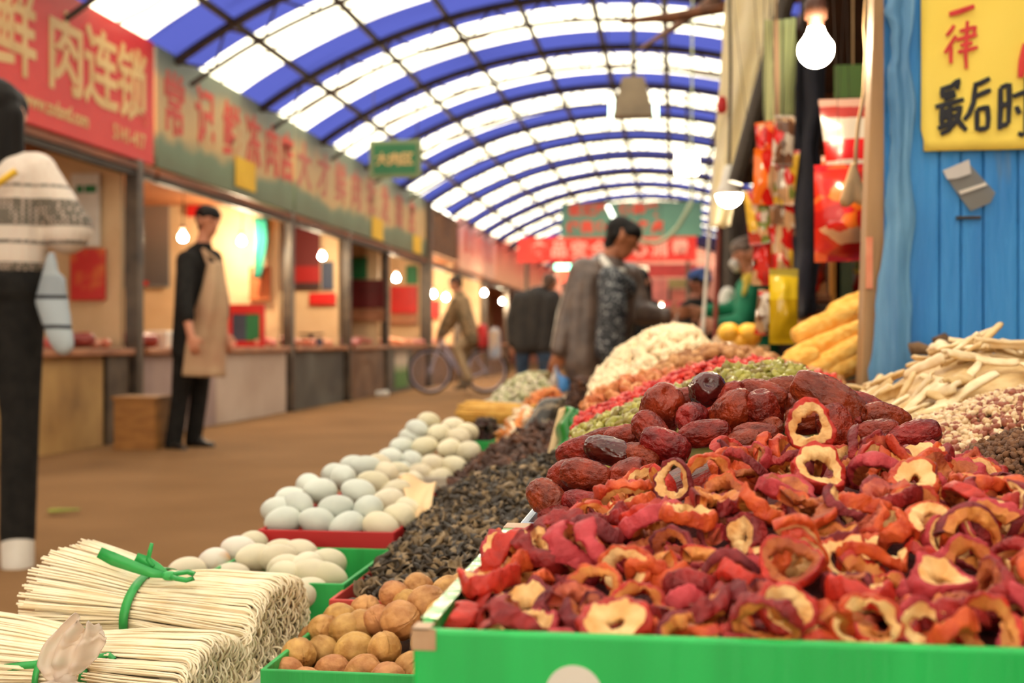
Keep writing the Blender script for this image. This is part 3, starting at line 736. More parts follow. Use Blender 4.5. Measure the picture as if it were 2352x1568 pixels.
mb = MB(); mb.box((-0.15, 0, -0.15), (0.15, 0.05, 0.15)); bevel(mb.build('lens', glow('flood_lens', (1, 0.86, 0.62), 22), fl2), 0.03)
mb = MB(); mb.box((-0.165, 0.05, -0.165), (0.165, 0.14, 0.165)); mb.tube([(0, 0.1, 0.16), (0, 0.1, 0.95)], 0.02, 6); mb.build('housing', M['steel_dark'], fl2)
tag(fl2, 'square white floodlight hanging at the right side of the aisle', 'lamp')
q = P(1293, 613, 30.0); nl = empty('neon_sign', q)
mb = MB(); mb.tube([(-0.2, 0, 0), (0.2, 0, 0)], 0.07, 8); mb.build('green_tube', glow('green_neon', (0.25, 1.0, 0.62), 6), nl)
mb = MB(); mb.box((-0.1, 0, -0.38), (0.12, 0.05, -0.1)); mb.build('red_panel', glow('red_neon', (1.0, 0.12, 0.06), 1.2), nl)
mb = MB(); mb.tube([(0, 0.03, 0), (0, 0.03, RZ0 + math.sqrt(RR ** 2 - (nl.location.x - RC_X) ** 2) - nl.location.z)], 0.012, 6); mb.build('hanger', M['steel_dark'], nl)
tag(nl, 'small green and red neon sign above the dark jacket man', 'sign')
# curved white tube and its bright end
q = P(1403, 490, 11.0); o = MB(); o.tube([(-0.03, 0, 0.07), (0.035, 0, -0.06)], 0.022, 10); o = o.build('short_tube_lamp', glow('white_tube', (0.95, 1.0, 0.85), 4), smooth=True); o.location = q; tag(o, 'short glowing tube above the leather jacket man', 'lamp'); mb = MB(); mb.tube([(-0.03, 0, 0.07), (-0.03, 0.02, RA - 0.1 - q.z)], 0.004, 6); mb.build('cord', M['dark_cord'], o)
pts = []
for (px, py) in [(1588, 462), (1574, 492), (1556, 522), (1534, 545), (1508, 557), (1482, 556), (1464, 548)]:
    pts.append(P(px, py, 11.5))
mb = MB(); mb.tube(pts, 0.02, 8); o = mb.build('curved_cable', mat('pale_green_hose', H(190,196,160), H(160,170,136), 4, 0.3), smooth=True); at_base(o, pts[0]); mb = MB(); mb.tube([(0, 0, 0), (0.01, 0, RA - 0.15 - pts[0].z)], 0.012, 6); mb.build('riser', bpy.data.materials['pale_green_hose'], o); tag(o, 'pale looped cable hanging behind the leather jacket man', 'cable')
# brown poles overhead at upper right
for a, b, Y0, Y1, r, lb in [((1428, 50), (1692, 12), 5.2, 5.0, 0.022, 'nearly level brown pole under the roof at upper right'), ((1470, 112), (1652, -12), 7.0, 5.0, 0.018, 'slanting orange brown pole crossing the level one')]:
    p0, p1 = P(*a, Y0), P(*b, Y1); mb = MB(); mb.tube([p0, (p0 + p1) / 2 + Vector((0, 0, -0.01)), p1, p1 + (p1 - p0) * 1.2], [r * 0.5, r, r * 1.2, r * 1.3], 8); o = mb.build('timber_pole', M['rust']); at_base(o, p0); tag(o, lb, 'pole')
# ---- far end: teal board, red banner, shopfront clutter
def rope_up(o, dx=0.0, dz=0.0, r=0.006, m=None):
    x = o.location.x + dx; mb = MB(); mb.tube([(dx, 0.02, dz), (dx, 0.02, roof_z(x) - o.location.z)], r, 6); mb.build('rope', m or M['dark_cord'], o)
def facing_board(px0, py0, px1, py1, Y, m, name, label, cat, th=0.08):
    o = poster_at(px0, py0, px1, py1, Y, m, name, label, cat, th); w = (px1 - px0) * mpp(Y) / 2 * 0.9; h = (py1 - py0) * mpp(Y)
    for s_ in (-w, w):
        if o.location.z > 2.75 and 'overhead' in name: rope_up(o, s_, h * 0.98, 0.012)
        else: mb = MB(); mb.box((s_ - 0.04, 0.02, -o.location.z), (s_ + 0.04, 0.06, 0.0)); mb.build('stand', M['steel_dark'], o)
    return o
tl = mat('teal_board', H(96,142,122), H(84,128,112), 1, 0.5)
o = facing_board(1290, 462, 1612, 545, 25.0, tl, 'overhead_sign', 'teal board with two rows of red characters across the aisle end', 'sign')
w = mpp(25.0)
for r_, (txt, z) in enumerate((('农贸区市场欢迎'.replace('场', '场'), 0.72), ('便民市场服务点', 0.26))):
    for i, ch in enumerate(txt[:6] if r_ == 0 else txt):
        xs = ([1322, 1352, 1383, 1438, 1468, 1502] if r_ == 0 else [1318, 1350, 1383, 1412, 1445, 1478, 1510])[i]
        letter('lettering', ch, 0.25, M['sign_red'], o, ((xs - 1451) * w, -0.005, z * 25 / 32), '-Y', 0.02)
rb = mat('red_banner_cloth', H(222,60,50), H(204,44,40), 1, 0.6)
o = facing_board(1190, 540, 1600, 602, 26.0, rb, 'overhead_banner', 'red banner with pale characters under the teal board', 'banner')
w = mpp(26.0)
for i, ch in enumerate('食品安全放心消费'):
    letter('lettering', ch, 0.38, mat('pale_pink_lettering', H(240,170,160)) if i == 0 else bpy.data.materials['pale_pink_lettering'], o, ((1240 + 46 * i - 1395) * w, -0.005, 0.28), '-Y', 0.014)
for (x0, y0, x1, y1, Y, c, nm, lb) in [(1480, 606, 1600, 636, 37.5, (206,66,60), 'shop_fascia', 'red shop fascia at the far end, upper'), (1535, 640, 1600, 662, 37.0, (140,120,70), 'goods_shelf', 'olive shelf of goods at the far end'),
                                  (1485, 640, 1533, 700, 37.2, (214,120,110), 'shop_shutter', 'pink panel at the far end'), (1535, 664, 1602, 690, 37.1, (196,104,86), 'goods_shelf', 'salmon shelf of goods at the far end'), (1490, 692, 1600, 720, 36.5, (226,86,88), 'shop_counter', 'bright pink stall front at the far end'),
                                  (1290, 606, 1330, 680, 38.0, (150,70,60), 'shop_shutter', 'dull red panel behind the dark jacket man')]:
    facing_board(x0, y0, x1, y1, Y, mat(nm + '_%d' % x0, H(*c), tuple(v * 0.7 for v in H(*c)), 3, 0.5), nm, lb, 'shop front' if 'shelf' not in nm else 'shelf')
q = P(1465, 625, 24.0); o = MB(); o.box((-0.12, 0, -0.22), (0.2, 0.1, 0.12)); o = o.build('lit_box_sign', glow('cream_lightbox', (1, 0.85, 0.6), 0.9)); o.location = q; bevel(o, 0.02); tag(o, 'small cream lit box sign behind the leather jacket man', 'sign'); rope_up(o, 0.04, 0.12)
# ================================================================== right stall: blue planks, post, canopy, hanging goods
# ---- plank partition facing the aisle mouth
BY = 1.92; TZ0 = 0.42
a = P(2030, 1000, BY); 
blue_m = mat('weathered_blue_paint', H(64,152,222), H(46,128,202), 5.0, 0.55, 0.3, 30, stretch=(3.0,1,0.5), dark=(0.74, H(96,116,130)))
blue = empty('plank_partition', (0.42, BY, 0.0))
xs = [0.318, 0.352, 0.405, 0.437, 0.470, 0.521, 0.560, 0.62, 0.70, 0.78, 0.86, 0.94]
for i in range(len(xs) - 1):
    mb = MB(); mb.box((xs[i] + 0.0006 - 0.42, 0, 0.422), (xs[i+1] - 0.0006 - 0.42, 0.022, 2.2), 0); o = mb.build('plank', blue_m, blue); bevel(o, 0.003)
mb = MB(); mb.box((-0.09, 0.022, 0.5), (0.52, 0.05, 0.6)); mb.box((-0.09, 0.022, 1.5), (0.52, 0.05, 1.6)); mb.build('batten', M['rust'], blue)
tag(blue, 'weathered blue plank partition carrying the yellow paper', 'partition')
# slot and hook hardware on the planks
a = P(2194, 497, BY); b = P(2252, 503, BY)
mb = MB(); mb.box((a.x, BY - 0.006, b.z), (b.x, BY, a.z)); o = mb.build('iron_slot', M['steel_dark']); tag(o, 'small dark iron slot plate below the clear label', 'hardware'); at_base(o, (a.x, BY, b.z)); bevel(o, 0.001)
# torn blue tarpaulin edge hanging beside the post
tp = mat('torn_blue_tarp', H(112,164,202), H(74,128,176), 9, 0.45, 0.4, 24, stretch=(4,1,0.5), dark=(0.74, H(176,186,188)))
def tarp_fn(u, v):
    z = 1.85 - 1.25 * v
    e = 0.012 * noise.noise(Vector((0, 0, z * 9))) + 0.010 * noise.noise(Vector((3, 0, z * 31)))
    x0 = P(2046, 0, BY - 0.03).x - 0.030 * max(0, min(1, (1.05 - z) / 0.35)) + e
    x1 = P(2098, 0, BY - 0.03).x + 0.010 * noise.noise(Vector((7, 0, z * 12)))
    return (x0 + (x1 - x0) * u, BY - 0.02 - 0.007 * math.sin(u * PI * 2.2 + z * 5) * (0.6 + noise.noise(Vector((u * 2, z * 6, 2)))) - 0.004, z)
mb = MB(); mb.sheet(14, 90, tarp_fn, 0.0025); o = mb.build('torn_tarpaulin', tp, smooth=True); at_base(o, (0.31, BY, 0.6)); tag(o, 'torn light blue tarpaulin strip hanging along the plank edge', 'tarpaulin')
# ---- yellow paper with brush lettering
yp = mat('bright_yellow_paper', H(255,228,108), H(252,220,94), 4, 0.7, spec=0.2)
a = P(2116, 347, BY - 0.012); b = P(2470, -40, BY - 0.012); pw, ph = b.x - a.x, b.z - a.z
ps = empty('paper_poster', (a.x + pw / 2, BY - 0.003, a.z))
mb = MB(); mb.sheet(16, 16, lambda u, v: (-pw / 2 + pw * u + (0.004 if v > 0.93 and u < 0.1 else 0) * (1 - u * 10) , -0.006 - 0.003 * math.sin(u * 7 + v * 3) ** 2, ph * (1 - v)), 0.0012); mb.build('sheet', yp, ps, True)
RX = lambda px, py: (lambda q: (q.x - ps.location.x, -0.0125, q.z - ps.location.z))(P(px, py, BY - 0.015))
rink = mat('red_ink', H(226,64,58), H(206,50,46), 30, 0.6); bink = mat('black_ink', H(40,40,48), H(24,24,30), 30, 0.6)
def stroke(mb, pts, w):
    q = [Vector(RX(*p)) for p in pts]
    # smooth the brush path
    sm = []
    for i in range(len(q) - 1):
        for k in range(4): sm.append(q[i].lerp(q[i + 1], k / 4))
    sm.append(q[-1]); n = len(sm)
    mb.tube(sm, [w * mpp(BY) * 0.5 * (0.75 + 0.35 * math.sin(PI * (0.15 + 0.75 * i / (n - 1)))) for i in range(n)], 8, sx=1.0)
def character(name, strokes, w, m):
    mb = MB()
    for s_ in strokes: stroke(mb, s_, w)
    me = mb.mesh(name)
    for v in me.vertices: v.co.y = -0.0125 + (v.co.y + 0.0125) * 0.12      # flatten the ink onto the sheet
    return link(name, me, ps, m)
character('lettering', [[(2180,33),(2205,26),(2238,14)]], 11, rink)
character('lettering', [[(2192,58),(2183,72),(2174,82)], [(2196,82),(2182,104),(2170,122)], [(2185,106),(2184,128),(2184,146)],
   [(2204,72),(2226,66),(2240,62),(2236,82)], [(2196,92),(2226,84),(2244,80)], [(2206,104),(2234,98)], [(2200,120),(2224,114),(2246,108)], [(2222,48),(2220,90),(2218,130),(2220,158)]], 8, rink)
character('lettering', [[(2160,206),(2186,198),(2202,184),(2198,206)], [(2164,206),(2166,226)], [(2170,216),(2194,210)], [(2168,228),(2196,218)], [(2148,246),(2180,238),(2214,228)],
   [(2164,246),(2163,274),(2164,290)], [(2182,242),(2182,270),(2180,300)], [(2166,258),(2182,254)], [(2166,270),(2182,266)], [(2154,296),(2172,288),(2186,278)], [(2188,252),(2206,246),(2200,272),(2178,300),(2160,308)], [(2190,262),(2206,284),(2220,300)]], 11, bink)
character('lettering', [[(2274,180),(2250,192),(2236,196)], [(2240,198),(2236,236),(2226,262),(2214,276)], [(2240,222),(2262,212),(2276,206)], [(2244,252),(2244,300)], [(2244,252),(2268,246),(2270,272),(2268,296)], [(2246,298),(2268,294)]], 11, bink)
character('lettering', [[(2298,202),(2298,250),(2296,298)], [(2298,202),(2318,194),(2318,240),(2316,284)], [(2298,244),(2316,238)], [(2298,290),(2316,284)], [(2326,222),(2352,212),(2378,204)], [(2358,178),(2358,240),(2356,312),(2338,306)], [(2334,244),(2342,262)]], 11, bink)
character('lettering', [[(2356,100),(2348,140),(2344,178)], [(2362,110),(2362,180)]], 14, rink)
tag(ps, 'big yellow paper poster with red and black brush characters on blue planks', 'poster')
# clear label under it
a = P(2180, 470, BY); lb = empty('peeling_label', (P(2220, 430, BY).x, BY - 0.004, P(2220, 430, BY).z))
wx = mpp(BY)
def quadpart(name, pts, m, y=-0.004):
    mb = MB(); v = [Vector(((px - 2220) * wx, y, (430 - py) * wx)) for px, py in pts]; w_ = [p + Vector((0, 0.0015, 0)) for p in v]; n = len(v)
    mb.add(v + w_, [tuple(range(n)), tuple(range(2*n-1, n-1, -1))] + [(i, n+i, n+(i+1)%n, (i+1)%n) for i in range(n)]); return mb.build(name, m, lb)
quadpart('film', [(2166,394),(2218,374),(2278,444),(2268,466),(2226,484),(2200,448)], plastic_mat('clear_film', H(200,196,190), 0.55))
quadpart('paper_corner', [(2167,394),(2222,371),(2226,402),(2196,412),(2176,414)], mat('pale_paper', H(206,200,196), H(190,184,178), 9), -0.007)
quadpart('white_stripe', [(2200,440),(2256,422),(2260,428),(2204,447)], M['white'], -0.007)
tag(lb, 'peeling clear plastic label with white corner stuck on blue planks', 'label')
# twig and rope at the foot of the planks
tw = mat('dry_twig', H(150,116,80), H(110,82,56), 20, 0.8, 0.3)
mb = MB(); mb.tube([P(*q, 1.8) for q in [(2092,806),(2110,800),(2136,806),(2160,828),(2180,852),(2196,1318)]], [0.012, 0.010, 0.007, 0.006, 0.005, 0.005], 8); mb.tube([P(2118,802,1.8), P(2134,796,1.8)], [0.007, 0.003], 6); o = mb.build('dried_twig', tw, smooth=True); at_base(o, P(2196, 1318, 1.8)); tag(o, 'forked dry twig sticking out above the white root slices', 'twig')
mb = MB(); mb.tube([P(*q, 1.84) for q in [(2142,782),(2166,778),(2180,792),(2192,814),(2206,850),(2216,1306)]], [0.004, 0.010, 0.010, 0.009, 0.008, 0.008], 8); o = mb.build('bark_strip', mat('brown_bark', H(118,88,60), H(92,66,44), 16, 0.8, 0.3), smooth=True); at_base(o, P(2216, 1306, 1.84)); tag(o, 'curved brown bark strip in front of the blue planks', 'bark')
# ---- timber post
pm = mat('raw_timber_post', H(178,138,92), H(146,108,70), 7, 0.6, 0.3, 30, stretch=(3,3,0.3), spec=0.5)
t0, t1 = P(2024, -30, 1.95), P(1993, 905, 1.95)
po = empty('timber_post', (t1.x, 1.95, 0.42))
mb = MB()
def post_pt(z):
    f = (z - t1.z) / (t0.z - t1.z); return t1.x + (t0.x - t1.x) * f - po.location.x
lv = [0.42 + 0.07 * i for i in range(20)]
vs = []; fs = []
for z in lv:
    x = post_pt(z); w_ = 0.0148 + 0.0012 * noise.noise(Vector((0, 0, z * 7))); w2 = w_ + 0.001 * noise.noise(Vector((5, 0, z * 13)))
    vs += [(x - w_, -0.03, z - 0.42), (x + w2, -0.03, z - 0.42), (x + w2, 0.03, z - 0.42), (x - w_, 0.03, z - 0.42)]
for i in range(len(lv) - 1):
    for j in range(4): fs.append((i*4+j, i*4+(j+1)%4, i*4+4+(j+1)%4, i*4+4+j))
fs += [(3,2,1,0), tuple(4*(len(lv)-1)+j for j in range(4))]
mb.add(vs, fs); bevel(mb.build('upright', pm, po), 0.003)
q = P(1999, 600, 1.915); mb = MB(); mb.box((q.x - 0.006 - po.location.x, -0.034, q.z - 0.042 - 0.42), (q.x + 0.004 - po.location.x, -0.030, q.z + 0.038 - 0.42)); mb.build('orange_sticker', mat('orange_sticker', H(232,150,112), H(222,130,96), 30, 0.6), po)
tag(po, 'raw timber post standing at the edge of the blue planks', 'post')
# ---- canopy over the dry goods stall and its dark interior
dk = mat('dark_canopy_board', H(82,58,44), H(56,40,32), 2.5, 0.8)
cn = empty('stall_canopy', (1.4, 4.4, 1.80))
mb = MB(); mb.box((-1.0, -2.35, 0), (1.3, 3.6, 0.03)); mb.build('canopy_board', dk, cn)
for yy in (-2.25, -1.03, 0.7, 2.2): mb = MB(); mb.box((-1.30 if yy == -1.03 else -1.0, yy, -0.06), (1.3, yy + 0.05, 0)); mb.build('rafter', M['rust'], cn)
tag(cn, 'dark board canopy roofing the dry goods stall on the right', 'canopy')
def thick_line(name, px0, py0, px1, py1, Y, r, m, label, cat, Y1=None):
    a, b = P(px0, py0, Y), P(px1, py1, Y1 or Y); mb = MB(); mb.tube([a, b], r, 8); o = mb.build(name, m); at_base(o, a if a.z < b.z else b); return tag(o, label, cat)
thick_line('canopy_strut', 1812, -20, 1690, 420, 3.3, 0.022, M['steel_dark'], 'dark slanting strut holding the canopy edge beside the lower bulb', 'strut')
bk = wall('wall_right.001', (1.0, 2.0, 0), (1.06, 8.5, 1.8), mat('dark_stall_back', H(70,48,36), H(48,34,28), 2, 0.8))
bk2 = wall('partition', (0.30, 8.5, 0), (1.0, 8.56, 1.8), mat('dark_stall_divider', H(62,44,34), H(40,30,26), 2, 0.8))
# plain bulbs
q = P(1874, 92, 2.15); bulb('hanging_bulb', q, 1.80 - q.z - 0.07, 'large pear-shaped lit bulb hanging at upper right', None, 0.031, 'bulb_near')
q = P(1675, 448, 3.4); bulb('hanging_bulb', q, 1.80 - q.z - 0.09, 'round-bottomed lit bulb with white collar, lower and farther', None, 0.036, 'bulb_near', kind='led')
# ---- pale plastic curtain, white and red poles at its foot
ct = plastic_mat('cream_plastic_curtain', H(255,246,222), 0.10, 0.35, 0.62)
c0, c1, c2, c3 = P(1672, -60, 3.6), P(1800, -60, 3.6), P(1632, 520, 3.6), P(1676, 520, 3.6)
def cur_fn(u, v):
    L_ = c0.lerp(c2, v ** 0.8); R_ = c1.lerp(c3, v ** 0.75); p = L_.lerp(R_, u)
    p.y += 0.03 * math.sin(u * 9 + 2 * v) + 0.02 * noise.noise(Vector((u * 4, v * 9, 0))); p.x += 0.008 * noise.noise(Vector((u * 2, v * 11, 4))); return p
mb = MB(); mb.sheet(16, 40, cur_fn, 0.006); o = mb.build('plastic_curtain', ct, smooth=True); at_base(o, c2); tag(o, 'pale cream plastic curtain gathered down the stall corner', 'curtain')
q = P(1658, 240, 3.58); o = blob('red_tassel', [((0, 0, -0.012), (0, 0, 0.012), 0.016, 0.014)], M['red'], None, 0.005, 1); o.location = q; tag(o, 'small dark red tassel on the cream curtain', 'tassel')
thick_line('white_pole', 1640, 380, 1596, 1026, 4.0, 0.006, M['white'], 'shiny thin white pole below the cream curtain', 'pole')
thick_line('red_pole', 1656, 430, 1632, 1022, 4.05, 0.008, mat('dull_red_pole', H(150,70,56), H(124,54,44), 6), 'dull red pole beside the white pole', 'pole')
thick_line('wooden_pole', 1684, 300, 1676, 1040, 8.3, 0.05, M['steel_dark'], 'dark timber pole behind the green sleeved vendor', 'pole')
# ---- pale green banner strip
b0 = [P(1755, 45, 2.9), P(1828, 40, 2.9), P(1826, 262, 2.9), P(1753, 318, 2.9)]
mb = MB(); mb.sheet(5, 12, lambda u, v: b0[0].lerp(b0[1], u).lerp(b0[3].lerp(b0[2], u), v) + Vector((0, 0.012 * math.sin(5 * v + 3 * u), 0)), 0.004)
o = mb.build('paper_banner', bands('green_pink_banner', [(0, H(176,188,120)), (0.35, H(196,196,136)), (0.6, H(214,170,130)), (0.75, H(180,190,128))], 0, 0.6, -0.03, 0.06), smooth=True); at_base(o, b0[3]); mb = MB(); mb.tube([(0.03, 0.0, b0[0].z - b0[3].z - 0.01), (0.03, 0.0, 1.80 - b0[3].z)], 0.002, 5); mb.build('string', M['cord'], o); tag(o, 'pale green banner strip with slanted bottom beside the big bulb', 'banner')
# ---- hanging packets
def packet(loc, w, h, t, m, label, roll=0.0, yaw=0.0, group=None, top=1.0, extra=None, name='snack_packet'):
    """sealed pouch hanging from its top seam, origin at the bottom"""
    e = empty(name, loc); e.rotation_euler = (0, roll, yaw)
    sd = RND.uniform(0, 50)
    def fn(side):
        def g(u, v):
            x = (u - 0.5) * w * (1 + (top - 1) * v); f = (math.sin(PI * u) ** 0.6) * (math.sin(PI * min(1, max(0, (v - 0.06) / 0.86))) ** 0.7)
            f *= 1 + 0.55 * noise.noise(Vector((u * 3 + sd, v * 4, side)))
            return (x, side * (t / 2 * f + 0.0008), v * h)
        return g
    mb = MB(); mb.grid(15, 22, fn(-1)); mb.grid(15, 22, fn(1))
    mb.build('pouch', m, e, True)
    mb = MB(); mb.box((-w * top / 2, -0.0015, h * 0.955), (w * top / 2, 0.0015, h * 1.0)); mb.build('top_seam', extra or m, e)
    if e.location.z + h < 1.79 and name == 'snack_packet' and group != 'packets on the dark shelf': mb = MB(); mb.tube([(0, 0, h), (0, 0, 1.80 - e.location.z)], 0.0007, 5); mb.build('string', M['dark_cord'], e)
    tag(e, label, 'packet', group); return e
def pk_mat(name, cols, h, wob=0.25, sc=26):
    n = len(cols); return bands(name, [(i / n, H(*c)) for i, c in enumerate(cols)], 2, 0.22, 0, h, wob, sc, True, 0.6)
RD = (206, 30, 24); CR = (206, 160, 116); OR = (236, 110, 30); WH = (206, 190, 172); YL = (226, 178, 60); DK = (90, 30, 24)
pmA = print_mat('packet_print_red', [RD, DK, RD, CR, (150, 20, 20), OR, RD], 40, 0.2, (1,1,0.6))
pmB = print_mat('packet_print_cream', [CR, RD, WH, (190, 60, 44), YL, CR, RD, (120, 130, 60)], 44, 0.2, (1,1,0.6))
pmC = print_mat('packet_print_orange', [OR, RD, OR, (220, 80, 30), CR], 36, 0.2, (1,1,0.5))
pmD = print_mat('packet_print_clear', [WH, (140, 104, 76), RD, CR, (110, 74, 54), WH], 46, 0.15, (1,1,0.7))
gp = 'snack packets hanging in two strings'
lst = [(1752, 470, 1.0, pmC, 'orange packet high in the left hanging string'), (1748, 560, 1.0, pmB, 'cream packet in the middle of the left hanging string'), (1752, 655, 1.0, pmA, 'red packet at the bottom of the left hanging string'),
       (1796, 380, 0.9, pmD, 'pale clear packet topping the right hanging string'), (1796, 470, 1.0, pmB, 'cream and red packet second in the right hanging string'), (1800, 545, 1.05, pmD, 'brownish packet third in the right hanging string'), (1800, 650, 1.05, pmB, 'cream packet with red base low in the right string'),
       (1762, 380, 0.8, pmC, 'orange packet topping the left hanging string')]
for i, (px, py, s_, m, lb) in enumerate(lst):
    q = P(px, py, 2.75 + 0.03 * (i % 3)); e = packet(q, 0.052 * s_, 0.125 * s_, 0.03, m, lb, RND.uniform(-0.12, 0.12), RND.uniform(-0.5, 0.5), gp)
for (px, lb) in ((1757, 'left'), (1798, 'right')):
    a, b = P(px, 660, 2.80), P(px - 2, 300, 2.80); b.z = 1.80; mb = MB(); mb.tube([a, b], 0.0012, 5); o = mb.build('hanging_string', M['dark_cord']); at_base(o, a); tag(o, 'thin dark string carrying the ' + lb + ' run of snack packets', 'string', 'strings of the snack packets')
o = packet(P(1800, 790, 2.6), 0.062, 0.16, 0.04, bands('yellow_oil_pouch', [(0, H(190,150,20)), (0.6, H(226,190,40)), (0.9, H(170,150,60))], 2, 0.2, 0, 0.16, 0.2, 20), 'shiny yellow packet below the right hanging string', 0, 0.2)
o = packet(P(1758, 770, 2.7), 0.05, 0.10, 0.03, pmD, 'clear packet below the left hanging string, above yellow fruit', 0.1, -0.3)
# dark blue coat hanging
coat_m = mat('dark_blue_cloth', H(38,38,50), H(26,26,34), 10, 0.85)
def coat_fn(u, v):
    L_ = P(1832, 120, 3.0).lerp(P(1822, 735, 3.0), v); R_ = P(1898, 120, 3.0).lerp(P(1872, 720, 3.0), v); p = L_.lerp(R_, u)
    p.y += 0.05 * math.sin(u * 8 + v) * (0.4 + 0.6 * v); p.x += 0.012 * noise.noise(Vector((u * 2, v * 7, 1))); return p
mb = MB(); mb.sheet(12, 30, coat_fn, 0.012); o = mb.build('hanging_coat', coat_m, smooth=True); at_base(o, P(1845, 730, 3.0)); mb = MB(); mb.tube([(0.0, 0.02, P(0, 130, 3.0).z - o.location.z), (0.0, 0.02, 1.80 - o.location.z)], 0.004, 6); mb.build('hook_cord', M['dark_cord'], o); tag(o, 'dark blue cloth hanging between the packet strings and big red packet', 'coat')
# big tapered bag, orange bag, red bag
pmW = bpy.data.materials.new('tmp'); bpy.data.materials.remove(pmW)
pmW = pk_mat('white_red_bag_print', [WH, (150, 40, 34), (120, 60, 40), WH, RD, RD, WH, WH, (170, 60, 50), (206, 160, 140)], 0.22, 0.08, 14)
o = packet(P(1958, 470, 2.5), 0.085, 0.215, 0.03, pmW, 'tapered white and red dried food bag hanging under the green card', -0.03, 0.1, None, 1.45)
pmR = print_mat('glossy_red_bag_print', [RD, (150, 16, 14), (196, 40, 24), OR, RD, (170, 24, 20), (216, 90, 40), (206, 150, 110)], 24, 0.18, (0.7,1,1))
o = packet(P(1938, 600, 2.35), 0.112, 0.185, 0.05, pmR, 'large glossy red food bag hanging beside the timber post', -0.04, 0.15, None, 0.88)
o = packet(P(1912, 520, 2.62), 0.06, 0.15, 0.03, pk_mat('orange_bag_print', [OR, (240, 140, 20), OR], 0.15), 'orange bag tucked behind the glossy red bag', 0.05, -0.1)
q = P(1960, 225, 3.0); mb = MB(); mb.box((-0.045, 0, 0), (0.045, 0.01, 0.082)); o = mb.build('green_card', mat('olive_green_card', H(96,128,60), H(80,112,50), 3)); o.location = q; bevel(o, 0.003); mb = MB(); mb.tube([(0, 0.005, 0.08), (0, 0.005, 1.80 - q.z)], 0.002, 5); mb.build('string', M['cord'], o); tag(o, 'olive green card hanging above the white and red bag', 'card')
# wire with a knot hanging in front of the post
pts = [P(*q, 2.1) for q in [(1992,-40),(1986,60),(1990,120),(1984,220),(1972,280),(1966,340),(1964,400)]]
mb = MB(); mb.tube(pts, 0.0035, 6); o = mb.build('hanging_wire', M['cord'], smooth=True); at_base(o, pts[-1]); tag(o, 'thin tan wire dangling in front of the timber post', 'wire')
o = blob('knotted_tag', [((-0.012, 0, -0.03), (0.0, 0, 0.03), 0.012, 0.006), ((0.014, 0, -0.03), (0.0, 0, 0.03), 0.010, 0.006)], M['cord'], None, 0.004, 2); o.location = P(1960, 420, 2.1); tag(o, 'tan knot at the end of the dangling wire', 'knot')
# shelf with red packs behind
sh = empty('goods_shelf', (P(1870, 785, 3.3).x, 3.3, TZ0))
for px in (1846, 1918):
    a = P(px, 600, 3.3); mb = MB(); mb.box((a.x - 0.012 - sh.location.x, -0.02, 0), (a.x + 0.012 - sh.location.x, 0.02, 0.63)); mb.build('upright', mat('ochre_upright', H(190,126,40), H(160,100,30), 6) if px == 1846 else bpy.data.materials['ochre_upright'], sh)
a = P(1943, 600, 3.25); mb = MB(); mb.box((a.x - 0.022 - sh.location.x, -0.02, 0), (a.x + 0.022 - sh.location.x, 0.02, 0.64)); mb.build('green_upright', mat('dull_green_upright', H(78,84,50), H(60,66,40), 6), sh)
for z in (0.70, 0.88): mb = MB(); mb.box((-0.06, -0.01, z - TZ0), (0.5, 0.28, z + 0.014 - TZ0)); mb.build('shelf_board', M['rust'], sh)
tag(sh, 'dark goods shelf behind the glossy red bag', 'shelf')
k = 0
for z in (0.714, 0.894):
    for i in range(5):
        q = Vector((sh.location.x + 0.0 + 0.095 * i, 3.36, z)); k += 1
        packet(q, 0.08, 0.14, 0.05, pmA if i % 2 == 0 else pmB, ('red' if i % 2 == 0 else 'cream') + ' packet on the ' + ('lower' if z < 0.8 else 'upper') + ' board of the dark shelf, ' + ordw[i].replace('nearest', 'first') + ' from the aisle', 0, RND.uniform(-0.3, 0.3), 'packets on the dark shelf')
# ================================================================== hawthorn heap shape
CX0, CX1, CY0, CY1, CZT = -0.104, 0.200, 0.503, 0.785, 0.648     # green crate: inside faces and rim height
def hz(x, y):
    xs = [-0.104, -0.075, -0.036, 0.02, 0.075, 0.13, 0.17, 0.21]; zs = [0.648, 0.662, 0.682, 0.700, 0.712, 0.704, 0.690, 0.672]
    r = float(np.interp(x, xs, zs)); t = (y - 0.505) / 0.235
    t2 = min(1, max(0, t)); t2 = t2 * (1.45 - 0.45 * t2)
    z = 0.630 + (r - 0.630) * t2
    if t > 1: z -= (t - 1) * 0.10
    return z
HAW_SPEC = [(1,0.0135,0.0060,0.45,False),(2,0.0140,0.0052,0.55,False),(3,0.0125,0.0075,0.30,False),(4,0.0145,0.0050,0.60,True),(5,0.0130,0.0065,0.42,True),(6,0.0138,0.0085,0.50,False),(7,0.0120,0.0055,0.62,False),(8,0.0142,0.0045,0.50,True),(9,0.0128,0.0080,0.22,False),(10,0.0135,0.0060,0.55,True),(11,0.0140,0.0070,0.48,False),(12,0.0110,0.0060,0.35,True)]
